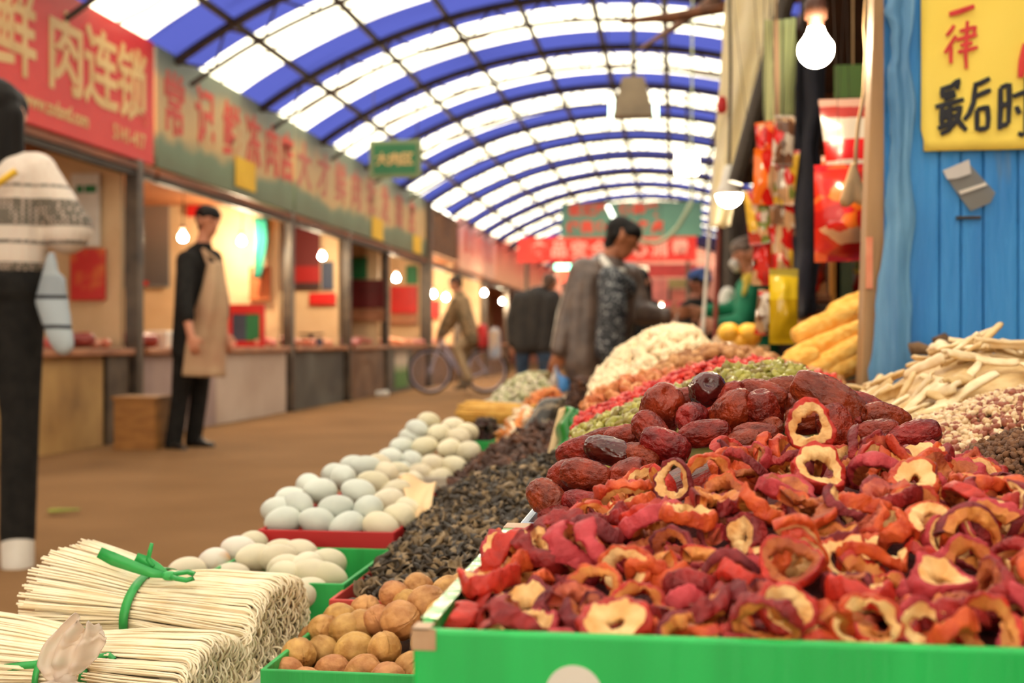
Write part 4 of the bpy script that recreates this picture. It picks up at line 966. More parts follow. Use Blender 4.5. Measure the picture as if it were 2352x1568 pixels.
HAWS = [(7,1.15,0.1713,0.7142,0.6706,0.07,-0.26,1.75),(8,1.01,0.1053,0.5227,0.6216,-0.13,2.81,1.13),(11,1.07,0.0636,0.6189,0.6627,-0.11,0.16,-1.49),(9,0.85,0.1042,0.5067,0.6239,-1.55,0.17,0.05),(7,0.96,0.0478,0.5178,0.6197,0.02,2.57,1.41),(1,1,-0.0396,0.7760,0.6603,-0.76,0.83,-2.2),(5,1.11,0.0293,0.5174,0.6319,2.67,-0.44,-0.49),(4,0.98,0.1870,0.7355,0.6652,-0.08,0.38,0.22),(7,0.98,0.1030,0.6173,0.6596,-0.01,0.18,-2.05),(5,0.87,-0.0126,0.7739,0.6612,0.28,0.74,2.59),(1,0.84,0.0332,0.6433,0.6633,-0.42,-0.03,2.71),(11,1.12,0.0012,0.6109,0.6550,-2.59,0.12,0.44),(9,0.95,0.1550,0.5522,0.6313,-3.12,-0.31,1.26),(1,0.86,-0.0463,0.5991,0.6415,-0.59,0.15,1.76),(6,0.87,-0.0751,0.6570,0.6379,-0.36,-0.12,1.54),(7,0.89,0.0542,0.7171,0.6855,-0.2,0.15,-3.14),(4,1.17,0.1545,0.5359,0.6341,-0.31,-2.77,-1.16),(3,1.09,0.0131,0.6338,0.6600,0.17,-0.37,0.38),(8,1.19,-0.0718,0.6943,0.6552,-0.03,-2.17,2.2),(4,1.03,0.1777,0.7728,0.6570,-0.48,-0.5,-1.85),(9,1.06,-0.0320,0.7489,0.6637,0.25,0.59,2.77),(7,0.93,-0.1000,0.6206,0.6309,1.72,0.78,1.6),(2,1.16,0.1894,0.6756,0.6643,0.19,-0.83,-0.1),(0,1.17,0.0213,0.5927,0.6475,-0.2,0.27,-2.44),(1,1.01,0.1179,0.5778,0.6429,-0.34,0.2,-2.59),(11,0.86,0.1907,0.7097,0.6596,0.13,-2.79,-0.41),(1,1.09,0.1552,0.7570,0.6838,-0.12,2.1,1),(9,0.85,0.0811,0.6072,0.6587,0.1,-2.91,-1.49),(1,1.2,0.1422,0.6903,0.6738,-0.37,0.13,-1.66),(7,1.01,0.0578,0.6470,0.6695,0.33,-0.14,0.2),(0,0.92,0.1268,0.6209,0.6627,-0.44,-0.33,-2.37),(0,0.97,-0.0698,0.6713,0.6533,0.82,2.53,-1.28),(7,1.02,-0.0300,0.6058,0.6427,-0.02,-0.22,0.17),(3,1.16,0.0183,0.7678,0.6811,-2.42,-0.17,-1.17),(0,1.1,0.1828,0.5718,0.6323,-0.02,-0.37,2.22),(3,1.14,-0.0077,0.5179,0.6290,0.25,0.33,-1.08),(9,1,-0.0713,0.5133,0.6173,0.11,-0.03,-0.96),(9,0.97,0.0837,0.6321,0.6656,-0.03,3.09,0.4),(4,0.93,-0.0478,0.5252,0.6199,-0.28,-0.06,2.8),(10,1.07,-0.0122,0.5196,0.6197,0.33,-0.21,0.31),(11,0.84,0.0128,0.6710,0.6663,-0.16,3.11,0.21),(11,1.18,0.0308,0.7712,0.6728,3.1,-0.18,-0.98),(3,0.87,0.1740,0.6738,0.6634,-0.2,0.35,3.07),(0,0.98,0.0429,0.7703,0.6793,-0.04,0.35,0.29),(10,1.19,-0.0748,0.7373,0.6455,-2.78,-0.3,-0.73),(3,1.16,0.1941,0.7675,0.6656,-1.9,-0.72,2.03),(11,1.15,-0.0209,0.5366,0.6345,2.21,0.39,1.19),(7,1.17,-0.0876,0.7159,0.6449,-2.9,-0.4,0.29),(10,1.12,-0.0760,0.5477,0.6215,0.12,-0.02,-0.97),(11,1,0.1723,0.6352,0.6535,0,0.21,-0.03),(8,0.94,0.1073,0.6352,0.6718,2.55,-0.67,0.96),(4,1.08,0.1915,0.7493,0.6777,1.41,-1.22,-0.96),(8,1.03,0.0606,0.5650,0.6400,-0.36,-0.12,2.44),(0,1.03,-0.0995,0.7605,0.6372,1.55,-0.62,-1.65),(1,1.09,-0.0881,0.6516,0.6378,0.35,-0.64,0.16),(4,0.93,0.0890,0.5591,0.6378,0.1,-2.56,-1.96),(8,0.95,-0.0345,0.6623,0.6527,-0.21,-0.19,1.3),(0,0.85,-0.0462,0.5060,0.6211,-1.38,1.2,0.13),(7,0.88,0.1335,0.5268,0.6238,0.12,0.03,-0.09),(8,1.16,-0.0886,0.6715,0.6464,0.34,-0.92,-2.19),(10,1.03,-0.0223,0.5623,0.6313,-0.11,-0.28,1.38),(11,1.07,-0.0020,0.5414,0.6290,-0.19,-3.07,0.59),(3,1.16,-0.0642,0.5802,0.6286,0.17,-0.33,0.34),(6,1.04,0.1078,0.5131,0.6348,0.95,0.28,3.11),(9,1.09,0.1525,0.7717,0.6716,-0.45,-2.41,1.04),(8,1.2,0.1700,0.7686,0.6750,-0.33,-2.72,0.31),(9,1.03,0.0583,0.5072,0.6256,1.55,1.62,0.1),(4,1.17,-0.0898,0.5199,0.6216,0.12,-0.34,-0.37),(5,0.98,0.0253,0.5556,0.6446,-0.03,0.95,0.76),(0,1.14,-0.0402,0.6365,0.6466,-0.2,2.77,0.24),(2,0.87,0.1489,0.5631,0.6380,-0.19,0.3,1.58),(10,1.18,0.0645,0.5392,0.6306,0.18,0.32,-1.08),(4,1.17,-0.0169,0.7003,0.6671,-0.16,-0.41,0.71),(8,1.09,0.1842,0.6491,0.6590,0.31,0.13,2.03),(5,0.95,-0.0912,0.7510,0.6420,-1.08,-1.03,-2.17),(4,1.18,0.0890,0.5854,0.6521,-0.67,-0.09,-3.13),(6,1.03,0.0403,0.5361,0.6353,-1.91,-0.43,2.12),(1,1.06,0.1227,0.5311,0.6341,3.02,-0.3,-1.14),(6,0.84,-0.0186,0.5889,0.6391,-0.27,0.1,-3.12),(8,1.04,0.1586,0.6585,0.6697,0.93,0.36,1.68),(0,0.98,0.1763,0.5094,0.6241,1.83,0.44,0.1),(9,0.86,0.1498,0.7401,0.6797,-0.17,0.04,-2.02),(4,1.01,-0.0322,0.7610,0.6662,0.18,-0.65,-1.26),(3,1.05,0.0955,0.6047,0.6658,0.09,0.02,1.22),(6,0.86,0.1893,0.7762,0.6796,2.84,0.61,0.57),(7,0.93,0.1508,0.5106,0.6256,-1.45,-0.32,2.52),(2,1.19,0.1849,0.6126,0.6563,-0.94,0.27,-0.44),(3,1.15,0.0161,0.5308,0.6431,0.26,-2.61,1.68),(9,0.93,0.0421,0.6190,0.6577,-0.33,2.9,0.4),(4,1.1,-0.0391,0.5474,0.6305,0.31,0.55,-1.84),(5,0.94,0.0325,0.6411,0.6728,3.06,0.28,-1.21),(3,0.91,-0.0589,0.7726,0.6514,-0.52,0.96,-1.78),(0,0.84,-0.0359,0.5192,0.6255,0.01,-0.17,1.52),(1,1.17,-0.0662,0.5637,0.6321,-0.2,-0.18,1.87),(5,0.96,0.1215,0.7190,0.6849,-0.07,0.38,-0.97),(9,1.14,0.1622,0.6143,0.6504,-2.96,0.16,0.47),(2,1.08,0.1868,0.5983,0.6411,0.11,0.39,-0.62),(6,1.08,0.0762,0.6221,0.6718,-0.11,0,2.19),(9,1.01,0.0834,0.5201,0.6239,-0.44,0.19,2.79),(10,1.06,0.1403,0.6019,0.6597,0.12,-1.19,1.37),(3,0.97,0.1262,0.6593,0.6727,-0.42,2.98,0.45),(10,1.17,-0.0114,0.6672,0.6682,2.58,0.49,1.33),(11,1.16,-0.0159,0.6204,0.6531,-0.11,-2.81,-1.06),(6,1.13,0.1346,0.5586,0.6434,0.04,-0.62,-0.6),(2,0.9,0.1344,0.7602,0.6833,2.09,0.16,1.28),(8,0.9,-0.0150,0.5147,0.6370,-0.05,0.51,-2.16),(4,1.12,-0.0759,0.5201,0.6346,-0.6,-2.22,1.05),(10,1.08,-0.0894,0.7140,0.6533,0.07,0.5,-2.09),(8,0.96,0.0391,0.5979,0.6577,0.3,0.48,1.42),(7,1.03,0.1126,0.6835,0.6796,0.23,0.33,-1.19),(10,0.97,-0.0835,0.6177,0.6312,0.06,2.77,0.66),(0,1.03,0.0845,0.7047,0.6871,0.13,0.18,-0.72),(11,0.9,0.0872,0.6812,0.6803,0.1,-0.41,1.26),(4,1.19,-0.0953,0.5719,0.6292,-2.13,0.58,1.11),(2,1.17,0.1296,0.5090,0.6265,1.56,-2.16,-0.01),(3,0.91,-0.0378,0.5715,0.6359,-0.55,0.28,1.68),(2,1.16,0.0074,0.7594,0.6822,0.65,-0.44,-0.8),(8,1.01,-0.0350,0.6816,0.6598,2.94,-0.01,0.68),(1,1.01,-0.0568,0.5340,0.6305,-0.39,2.95,0.13),(8,1.13,0.1391,0.7187,0.6876,-3.1,1.17,-0.09),(7,1.17,0.0573,0.5204,0.6468,1.16,-2.52,0.37),(5,0.89,0.1776,0.6993,0.6737,-0.61,-0.68,2.91),(8,1.03,-0.0667,0.7170,0.6589,2.33,-0.14,-1.92),(2,0.87,-0.0580,0.6852,0.6502,0.31,0.23,-0.83),(11,1.05,0.1619,0.5886,0.6433,0.56,0.26,-0.08),(1,1.12,0.0228,0.5290,0.6343,-0.33,-0.51,-0.51),(4,0.95,-0.0149,0.6442,0.6580,-2.98,-0.05,-1.23),(1,1.09,-0.0729,0.5906,0.6366,0.19,0.52,3.03),(10,1,0.1445,0.6575,0.6749,-0.98,0.17,-1.2),(0,1.15,0.1587,0.6708,0.6796,2.11,-0.51,-1.39),(8,1.11,0.1943,0.7120,0.6777,-1.67,-0.05,1.56),(6,1.1,-0.0170,0.7548,0.6745,0.33,-2.85,-0.62),(6,0.87,-0.0833,0.5459,0.6304,2.85,-0.43,1.15),(6,0.85,0.0197,0.6867,0.6729,-2.91,-0.28,-0.89),(6,0.99,-0.0946,0.7758,0.6315,1.57,2.13,-0.79),(2,1.14,0.0007,0.5684,0.6448,0.55,-3.06,0.64),(11,0.95,0.1357,0.5484,0.6379,-0.41,0.37,1.65),(3,0.96,0.0831,0.5198,0.6323,0.36,0.02,-0.79),(1,1.06,-0.0572,0.7149,0.6623,0.16,-0.6,2.82),(8,1.02,0.0744,0.5445,0.6441,-0.1,-2.73,0.25),(3,1.04,-0.0917,0.6875,0.6482,1.07,0.08,2.18),(6,1.09,-0.0255,0.7076,0.6738,0.29,-3.14,1.2),(11,0.89,0.1904,0.6353,0.6481,-0.35,-2.63,0.23),(11,1.2,0.1451,0.6377,0.6624,0.66,-0.05,1.11),(5,0.93,0.0281,0.7071,0.6812,0.25,0.42,-1.61),(0,0.99,0.1301,0.7726,0.6797,0.55,-0.88,-1.31),(11,1.17,0.0923,0.6569,0.6713,0.15,-0.29,1.08),(0,0.89,-0.0084,0.6449,0.6652,0.06,-0.03,1.05),(9,1.18,-0.0884,0.7062,0.6684,-2.36,0.06,-1.54),(7,1.06,0.0145,0.6189,0.6641,0.2,0.46,-1.05),(4,1.01,0.1755,0.7418,0.6782,-0.01,2.48,0.14),(9,0.88,0.1891,0.5921,0.6482,0.38,0.07,0.34),(0,0.95,0.0561,0.5394,0.6395,-0.29,3,0.41),(9,1.16,0.0448,0.6759,0.6780,-0.06,-0.28,1.11),(7,1.09,0.0590,0.5840,0.6498,-0.04,0.36,3.06),(1,1.2,0.1211,0.7697,0.6852,0.83,0.4,-2.52),(2,0.92,0.1148,0.5681,0.6509,0.57,-0.23,1.2),(1,1.16,0.1671,0.6015,0.6628,2.48,-0.18,-1.29),(2,0.86,0.1694,0.7182,0.6791,0.01,0.1,0.05),(0,0.95,0.0316,0.5649,0.6457,-0.3,-2.24,1.18),(7,1.16,-0.0911,0.7709,0.6537,0.45,2.72,-0.57),(5,1.16,-0.0871,0.6502,0.6571,-0.76,0.05,-3.14),(3,0.91,0.1607,0.5241,0.6208,0.24,-0.23,1.05),(4,1.15,0.1071,0.5395,0.6373,-3.06,-0.58,-0.75),(1,0.9,0.1689,0.5148,0.6338,1.14,2.7,-0.23),(8,1.08,0.1463,0.5823,0.6479,0.1,2.48,1.33),(3,1.19,0.1830,0.5483,0.6326,-0.52,-0.13,-2.36),(7,1.19,0.1874,0.5176,0.6299,-1.93,0.49,2.09),(4,1.03,0.0233,0.6631,0.6823,-0.07,0.05,-1.64),(2,0.94,0.0297,0.5677,0.6560,-0.64,0.41,-0.06),(7,1.17,0.0537,0.5994,0.6696,1.09,2.89,-0.05),(10,1.17,-0.0398,0.6150,0.6612,0.15,-1.07,-3.01),(10,1.09,0.0507,0.7714,0.6853,-0.47,0.09,-1.35),(9,1,0.0995,0.6630,0.6805,0.53,-0.2,2.3),(4,1.02,-0.0577,0.6532,0.6529,2.67,0.64,0.83),(11,0.86,0.0229,0.7302,0.6833,0.17,0.22,3.09),(6,1.02,0.0730,0.7577,0.6873,-0.23,0.34,1.27),(10,1.04,0.1871,0.5650,0.6426,0.19,-2.96,-0.27),(5,1.14,0.1660,0.5760,0.6580,2.32,0,-1.57),(8,0.9,-0.0538,0.5564,0.6433,-0.67,-0.72,-2.77),(0,0.95,0.0059,0.6910,0.6733,0.09,2.53,-0.03),(9,1.2,-0.0671,0.6122,0.6437,0.1,-3.02,0.6),(8,0.89,0.0076,0.5729,0.6537,0.55,-2.92,0.5),(11,1.11,0.1139,0.5155,0.6481,-0.5,0.08,0.34),(7,0.87,-0.0132,0.5744,0.6457,-0.45,-0.21,0.74),(2,0.99,0.0598,0.5150,0.6363,1.23,-2.24,0.33),(9,1.17,-0.0504,0.7197,0.6690,0.24,-0.64,2.95),(0,0.92,0.0085,0.5554,0.6394,2.76,0.38,0.3),(3,1.05,0.1852,0.5839,0.6566,-0.58,-0.58,-2.69),(7,0.91,0.0057,0.5102,0.6436,-2.09,-0.16,0.21),(0,1.03,0.1232,0.6468,0.6749,-0.59,-2.73,-0.96),(1,0.97,-0.0715,0.7691,0.6343,-0.17,-0.36,-0.17),(1,0.85,-0.0023,0.5478,0.6381,-0.14,0.48,0.65),(8,1.08,-0.0438,0.6512,0.6639,2.71,0.44,0.55),(2,0.85,-0.0931,0.7776,0.6684,1.15,-0.78,0.03),(4,0.95,0.0125,0.5993,0.6590,-0.46,-2.79,-0.66),(7,0.99,0.0004,0.7332,0.6785,-0.37,0.29,3.11),(3,0.89,0.1506,0.7181,0.6852,0.45,0.96,0.31),(11,0.95,0.0965,0.7667,0.6832,-0.2,-0.18,-1.09),(5,0.92,0.0899,0.5242,0.6442,-0.01,-0.2,0.11),(6,1.18,-0.0396,0.6827,0.6676,0.24,-3.01,1.36),(2,0.97,0.0435,0.5757,0.6488,-1.29,0.47,1.95),(7,1.05,0.1028,0.7806,0.6875,-1.56,-0.39,-0.1),(5,1.17,0.1837,0.5384,0.6525,0.68,-2.22,0.97),(11,0.96,-0.0542,0.5172,0.6301,-0.33,-0.88,1.51),(4,1.13,0.1169,0.6731,0.6863,0.13,-0.22,0.25),(0,1.05,0.1809,0.6832,0.6834,-2.72,-0.32,-1.41),(6,0.86,-0.0929,0.6356,0.6353,1.58,-0.02,-0.16),(2,1.09,-0.0904,0.5802,0.6509,0.16,0.2,2.79),(4,0.92,0.1303,0.5310,0.6475,-0.64,0.33,2.43),(3,1.04,0.1756,0.6575,0.6794,-1.38,-0.42,1.69),(11,1.19,-0.0046,0.5890,0.6505,-0.41,0.3,0.62),(11,0.98,-0.0415,0.5770,0.6426,-2.63,-0.3,-1.47),(9,0.95,-0.0113,0.5899,0.6591,-2.99,-0.32,-0.93),(5,0.96,-0.0712,0.6363,0.6475,1.45,0.33,0.47),(1,1.16,-0.0289,0.7244,0.6754,0.7,-0.43,-2.35),(9,1.15,0.1521,0.5284,0.6423,0.46,-0.18,-0.79),(6,0.93,0.1008,0.5755,0.6529,0.59,0.26,0.11),(3,1.14,0.1589,0.6380,0.6732,0.96,-0.25,0.4),(4,1.13,-0.0874,0.6076,0.6503,-0.34,-0.4,0.81),(0,1.01,0.0897,0.7465,0.6950,0.34,-2.81,-0.57),(4,1.07,-0.0042,0.7589,0.6860,0.18,0.59,-2.37),(1,1.15,0.1374,0.5627,0.6555,0.87,0.09,-1.82),(0,1.14,0.1561,0.5571,0.6504,0.08,0.64,0.03),(10,0.94,0.0178,0.6625,0.6707,-2.71,-0.08,0.15),(11,0.92,-0.0801,0.7809,0.6592,1.63,-1.41,-0.17),(4,1.16,0.0381,0.5383,0.6534,0.22,-0.58,2.72),(4,1.07,0.0092,0.5315,0.6508,0.39,-0.29,-1.74),(0,0.89,-0.0916,0.6778,0.6636,-0.26,0.03,-2.55),(2,1.2,-0.0571,0.7521,0.6624,-0.02,-2.45,-0.53),(6,1.04,-0.0474,0.6987,0.6663,-0.29,-1.39,2.09),(4,1.15,0.0380,0.6204,0.6723,-2.38,0.22,0.48),(0,1.18,0.0615,0.6829,0.6862,-0.25,-0.25,-2.64),(1,1.03,-0.0884,0.5691,0.6334,-1.01,-0.81,-2.06),(3,1.13,0.1466,0.6204,0.6709,-0.97,-2.8,0.1),(1,1.18,0.0343,0.7398,0.6874,-0.07,-0.4,-1.94),(0,1.05,-0.0459,0.5902,0.6503,-0.13,2.75,-0.29),(5,1.07,0.0822,0.5544,0.6543,0.05,2.79,-1.31),(4,0.96,0.1826,0.6809,0.6748,-0.48,0,1.13),(2,0.97,-0.0918,0.5975,0.6374,-0.11,2.53,-1.15),(0,0.99,-0.0142,0.6738,0.6723,-0.29,-0.7,-0.43),(5,0.86,0.0718,0.6518,0.6784,0.3,-0.19,0.52),(7,0.99,-0.0670,0.5362,0.6386,0.11,0.6,-1.76),(5,1.16,0.1882,0.6519,0.6790,0.94,0.69,-1.85),(10,0.86,0.0701,0.5775,0.6622,-2.86,-0.16,-1.6),(9,1.17,-0.0602,0.6723,0.6631,0.83,0.65,2.27),(6,1.02,-0.0007,0.6438,0.6710,-0.1,-3.04,0.6),(7,1,0.0663,0.6383,0.6825,-0.38,0.28,-2.27),(4,1.11,-0.0443,0.6838,0.6748,0.29,-0.05,-1.96),(2,1.11,0.1901,0.5246,0.6410,-1.9,-0.19,2.37),(2,1.14,0.1153,0.5292,0.6555,0.14,2.82,-0.17),(11,0.96,0.0785,0.5697,0.6577,-0.04,-0.38,-0.7),(7,0.94,0.0833,0.5285,0.6521,0.04,2.99,0.09),(3,0.87,0.0953,0.5473,0.6460,2.43,-0.65,1.38),(2,1.13,-0.0716,0.5654,0.6429,0.18,-0.3,0.93),(4,0.88,-0.0504,0.6366,0.6584,1.35,2.03,-0.21),(1,0.87,0.0997,0.6375,0.6777,0.44,2.61,0.71),(8,1.08,-0.0257,0.5145,0.6476,-0.38,-0.56,2.12),(4,1.08,-0.0450,0.5517,0.6477,-0.59,-2.9,0.41),(0,0.89,-0.0610,0.7812,0.6463,-1.47,1.31,0.16),(1,1.09,0.1260,0.5907,0.6588,-0.63,-0.31,2.44),(10,0.94,0.0072,0.6472,0.6769,-3,-0.03,1.53),(1,0.96,0.1096,0.5565,0.6458,0.38,1.94,-1.81),(4,1.18,-0.0692,0.6203,0.6598,-0.11,-0.73,-3.02),(6,1.06,0.0375,0.5114,0.6522,1.06,0.38,2.68),(4,0.95,0.1289,0.6335,0.6769,-0.37,2.62,0.88),(4,0.98,-0.0386,0.5347,0.6459,-0.06,-0.57,2.76),(10,0.88,0.1728,0.5142,0.6493,2.99,0.24,1.42),(10,1.09,0.1732,0.7183,0.6874,3.06,0.11,0.12),(1,0.97,0.0267,0.5799,0.6608,2.73,-0.5,-0.87),(0,1.2,-0.0026,0.7114,0.6832,-0.09,-0.02,-2.41),(1,1.2,0.0750,0.7701,0.6904,0.69,0.03,3.11),(7,0.97,-0.0796,0.7649,0.6482,-0.32,-2.53,1.82),(10,1.09,0.1211,0.7398,0.6906,-0.3,-2.45,1.58),(1,1,-0.0418,0.5215,0.6379,0.43,-3.05,-1.03),(1,0.97,0.0540,0.5680,0.6664,0.72,-0.01,-0.28),(8,1.04,-0.0982,0.5438,0.6352,1.76,-0.36,1.54),(5,1.12,-0.0526,0.6175,0.6590,-2.47,0.75,1.04),(8,0.88,-0.0603,0.7622,0.6527,-2.16,0.69,0.11),(9,1.03,0.0455,0.6441,0.6826,0.17,0.45,0.65),(0,0.92,0.1405,0.5340,0.6467,-0.66,-0.17,1.85),(9,0.85,-0.0716,0.5873,0.6479,0.48,2.89,0.83),(0,0.98,-0.0262,0.5906,0.6539,2.48,0.85,-1.18),(7,0.91,0.1950,0.6287,0.6576,2.15,1.03,-1.31),(1,0.98,0.0415,0.7466,0.6939,2.76,-0.46,-1.35),(7,0.98,0.0499,0.5546,0.6544,-2.23,-2.09,0.16),(2,1.03,0.0587,0.5875,0.6657,-0.44,-1.36,-0.44),(5,0.97,0.1892,0.5652,0.6590,-1.47,-0.62,0.96),(9,1.19,-0.0909,0.6303,0.6618,-0.48,0.77,2.23),(5,1.14,-0.0849,0.7396,0.6640,0.03,-0.27,-2.3),(5,0.86,-0.0382,0.5679,0.6583,0.45,-0.16,1.98),(5,0.98,-0.0683,0.5154,0.6453,-3.1,1.01,0.56),(5,0.85,-0.0934,0.5150,0.6324,-0.52,0.35,1.88),(7,0.86,0.0870,0.6442,0.6828,0.49,0.66,0.8),(10,1.11,0.0823,0.5079,0.6500,1.39,1.5,-0.26),(1,0.9,-0.0805,0.7013,0.6652,-0.57,2.6,-0.78),(1,1,0.1615,0.6891,0.6799,-0.13,-1.44,-2.89),(8,1.1,0.1152,0.5791,0.6648,-2.99,-0.06,0.88),(3,0.87,-0.0174,0.5533,0.6454,-0.94,-0.13,1.75),(6,0.85,-0.0305,0.5485,0.6513,-2.63,0.81,0.82)]
# ================================================================== goods on the stall table
TZ = 0.42
tb = empty('display_table', (0.1, 2.4, 0))
mb = MB(); mb.box((-0.60, -1.96, TZ - 0.03), (0.85, 2.2, TZ)); mb.build('table_board', M['rust'], tb)
for sx in (-0.52, 0.78):
    for sy in (-1.85, 0.1, 2.05): mb = MB(); mb.box((sx - 0.03, sy - 0.03, 0), (sx + 0.03, sy + 0.03, TZ - 0.03)); mb.build('leg', M['rust'], tb)
tag(tb, 'long board table carrying the dried goods, mostly hidden under trays', 'table')
def tray(name, x0, x1, y0, y1, zb, zt, m, label, cat, th=0.004, flare=0.0):
    """open box: floor and four walls as separate parts"""
    cx, cyy = (x0 + x1) / 2, (y0 + y1) / 2; e = empty(name, (cx, cyy, zb)); h = zt - zb; a, b = (x1 - x0) / 2, (y1 - y0) / 2
    mb = MB(); mb.box((-a, -b, 0), (a, b, th)); mb.build('bottom', m, e)
    for nm, p, q in (('front_wall', (-a, -b, th), (a, -b + th, h)), ('back_wall', (-a, b - th, th), (a, b, h)), ('side_wall', (-a, -b + th, th), (-a + th, b - th, h)), ('side_wall', (a - th, -b + th, th), (a, b - th, h))):
        mb = MB(); mb.box(p, q); bevel(mb.build(nm, m, e), th * 0.3, 2)
    tag(e, label, cat); return e
red_box = mat('red_carton', H(196,34,36), H(178,28,30), 3, 0.55)
grn_box = mat('green_carton', H(44,176,84), H(34,154,70), 9, 0.45, 0.1, 60, stretch=(3,3,0.4))
pale_box = mat('grey_white_tray', H(214,206,190), H(196,186,166), 3, 0.5)
beige_tray = mat('beige_plastic_tray', H(214,190,148), H(200,172,128), 4, 0.4)
blue_tub = mat('pale_blue_tub', H(160,176,196), H(140,158,182), 3, 0.35)
# ------------------------------------------------------------------ labels by place
ORD = ['first', 'second', 'third', 'fourth', 'fifth', 'sixth', 'seventh', 'eighth', 'ninth', 'tenth', 'eleventh', 'twelfth', 'thirteenth', 'fourteenth', 'fifteenth', 'sixteenth']
def label_rows(objs, nrow, text, cat, group, rownames):
    """text % row name, ordinal: rows counted from the nearest edge up, places from the left"""
    pr = sorted([(proj(o.location), o) for o in objs], key=lambda t: -t[0][1]); n = len(pr); per = math.ceil(n / nrow)
    for r in range(nrow):
        row = sorted(pr[r * per:(r + 1) * per], key=lambda t: t[0][0])
        for i, (_, o) in enumerate(row):
            w = 'leftmost' if i == 0 else 'rightmost' if i == len(row) - 1 and i > 0 else ORD[i] + ' from left'
            tag(o, text % (rownames[r], w), cat, group)
def axis_rot(ax, roll=0.0):
    return Vector(ax).normalized().to_track_quat('Z', 'Y') @ Euler((0, 0, roll)).to_quaternion()
# ------------------------------------------------------------------ eggs
egg_m = mat('pale_eggshell', H(214,218,206), H(196,200,190), 5, 0.45, 0.05, 60, rnd=0.25)
egg_c = mat('cream_eggshell', H(222,212,186), H(208,196,164), 5, 0.45, 0.05, 60, rnd=0.25)
egg_s = mat('stained_eggshell', H(226,218,204), H(196,140,84), 9, 0.5, ramp=(0.56, 0.66))
egg0 = egg_mesh(); egg0.materials.append(egg_m)
def put_egg(px, py, Y, w, rd, m):
    o = bpy.data.objects.new('duck_egg', egg0); COL.objects.link(o); o.location = P(px, py, Y)
    s_ = w * mpp(Y) / 0.052; o.scale = (s_, s_, s_)
    o.rotation_mode = 'QUATERNION'
    o.rotation_quaternion = axis_rot((rd.choice((-1, 1)) * rd.uniform(0.4, 1), rd.uniform(-0.7, 0.7), rd.uniform(-0.25, 0.25)))
    o.material_slots[0].link = 'OBJECT'; o.material_slots[0].material = m
    return o
rd = random.Random(21)
red_rows = [(1.445, [(650,1196),(727,1197),(797,1208),(875,1208)]), (1.475, [(637,1172),(686,1160),(771,1168),(844,1170),(912,1188)]), (1.53, [(672,1148),(735,1128),(823,1130),(891,1152),(928,1172)]),
            (1.60, [(712,1118),(789,1097),(857,1110),(908,1131),(946,1158)]), (1.67, [(765,1092),(840,1074),(885,1088),(925,1114),(958,1142)]), (1.74, [(815,1072),(872,1070),(908,1088),(940,1108)])]
es = []
for Y, row in red_rows:
    for px, py in row: es.append(put_egg(px, py, Y, 80 * 1.47 / Y, rd, egg_m if px < 850 else egg_c))
label_rows(es, 6, 'pale duck egg in the %s row of the red tray, %s', 'egg', 'duck eggs in the red tray', ['lowest front', 'second', 'third', 'fourth', 'fifth', 'topmost back'])
tray('egg_tray', -0.506, -0.335, 1.41, 1.80, TZ, 0.540, red_box, 'red carton tray heaped with pale duck eggs', 'tray')
es = []
for Y, row in [(1.20, [(705,1362)]), (1.235, [(655,1322),(712,1318),(752,1326)]), (1.275, [(430,1312),(530,1325),(655,1306),(700,1304)]), (1.31, [(490,1291),(585,1281),(640,1282),(752,1292)]), (1.35, [(548,1262),(640,1270),(690,1270)]), (1.39, [(578,1250)])]:
    for px, py in row: es.append(put_egg(px, py, Y, 84 * 1.3 / Y, rd, egg_s if (px, py) in ((490,1291), (548,1262)) else egg_c))
label_rows(es, 4, 'cream egg in the %s row behind the noodle bundle, %s', 'egg', 'eggs in the green tray', ['nearest', 'second', 'third', 'back'])
for o in es:
    if o.material_slots[0].material == egg_s: o['label'] = 'egg with orange brown stains, ' + ('large round one behind the noodle bundle' if o.location.y < 1.33 else 'one partly hidden behind another stained egg')
tray('egg_tray', -0.50, -0.335, 1.19, 1.40, TZ, 0.522, grn_box, 'green carton tray of cream eggs behind the noodle bundle', 'tray')
es = []
for Y, row in [(1.98, [(923,1084),(967,1088),(1012,1098)]), (2.0, [(897,1052),(946,1058),(995,1067),(1042,1070)]), (2.05, [(923,1027),(976,1025),(1031,1030),(1074,1036)]), (2.11, [(958,986),(1008,996),(1052,1005),(944,1004)]), (2.17, [(985,968),(1040,980),(1072,992)])]:
    for px, py in row: es.append(put_egg(px, py, Y, 58 * 2.03 / Y, rd, egg_m if px < 960 else egg_c))
label_rows(es, 5, 'small pale egg in the %s row of the farther egg heap, %s', 'egg', 'eggs in the farther heap', ['lowest', 'second', 'third', 'fourth', 'topmost'])
tray('egg_tray', -0.495, -0.32, 1.95, 2.26, TZ, 0.545, pale_box, 'pale tray under the farther heap of small eggs', 'tray')
# hidden lower layers carry the visible eggs
for (x0, x1, y0, y1, zb, zt, lb) in [(-0.49, -0.35, 1.44, 1.78, 0.43, 0.535, 'red tray'), (-0.485, -0.35, 1.21, 1.38, 0.43, 0.515, 'green tray'), (-0.48, -0.335, 1.98, 2.24, 0.43, 0.55, 'farther egg heap')]:
    mb = MB(); mb.grid(12, 14, lambda u, v: (x0 + (x1 - x0) * u, y0 + (y1 - y0) * v, zb + (zt - zb) * (0.5 + 0.5 * (math.sin(PI * u) * math.sin(PI * (0.15 + 0.7 * v)))))); o = mb.build('straw_bedding', mat('straw', H(150,120,80), H(110,86,56), 40, 0.9) if lb == 'red tray' else bpy.data.materials['straw'], smooth=True); tag(o, 'straw bedding under the eggs of the ' + lb, 'straw', None, 'stuff'); at_base(o, ((x0 + x1) / 2, (y0 + y1) / 2, zb))
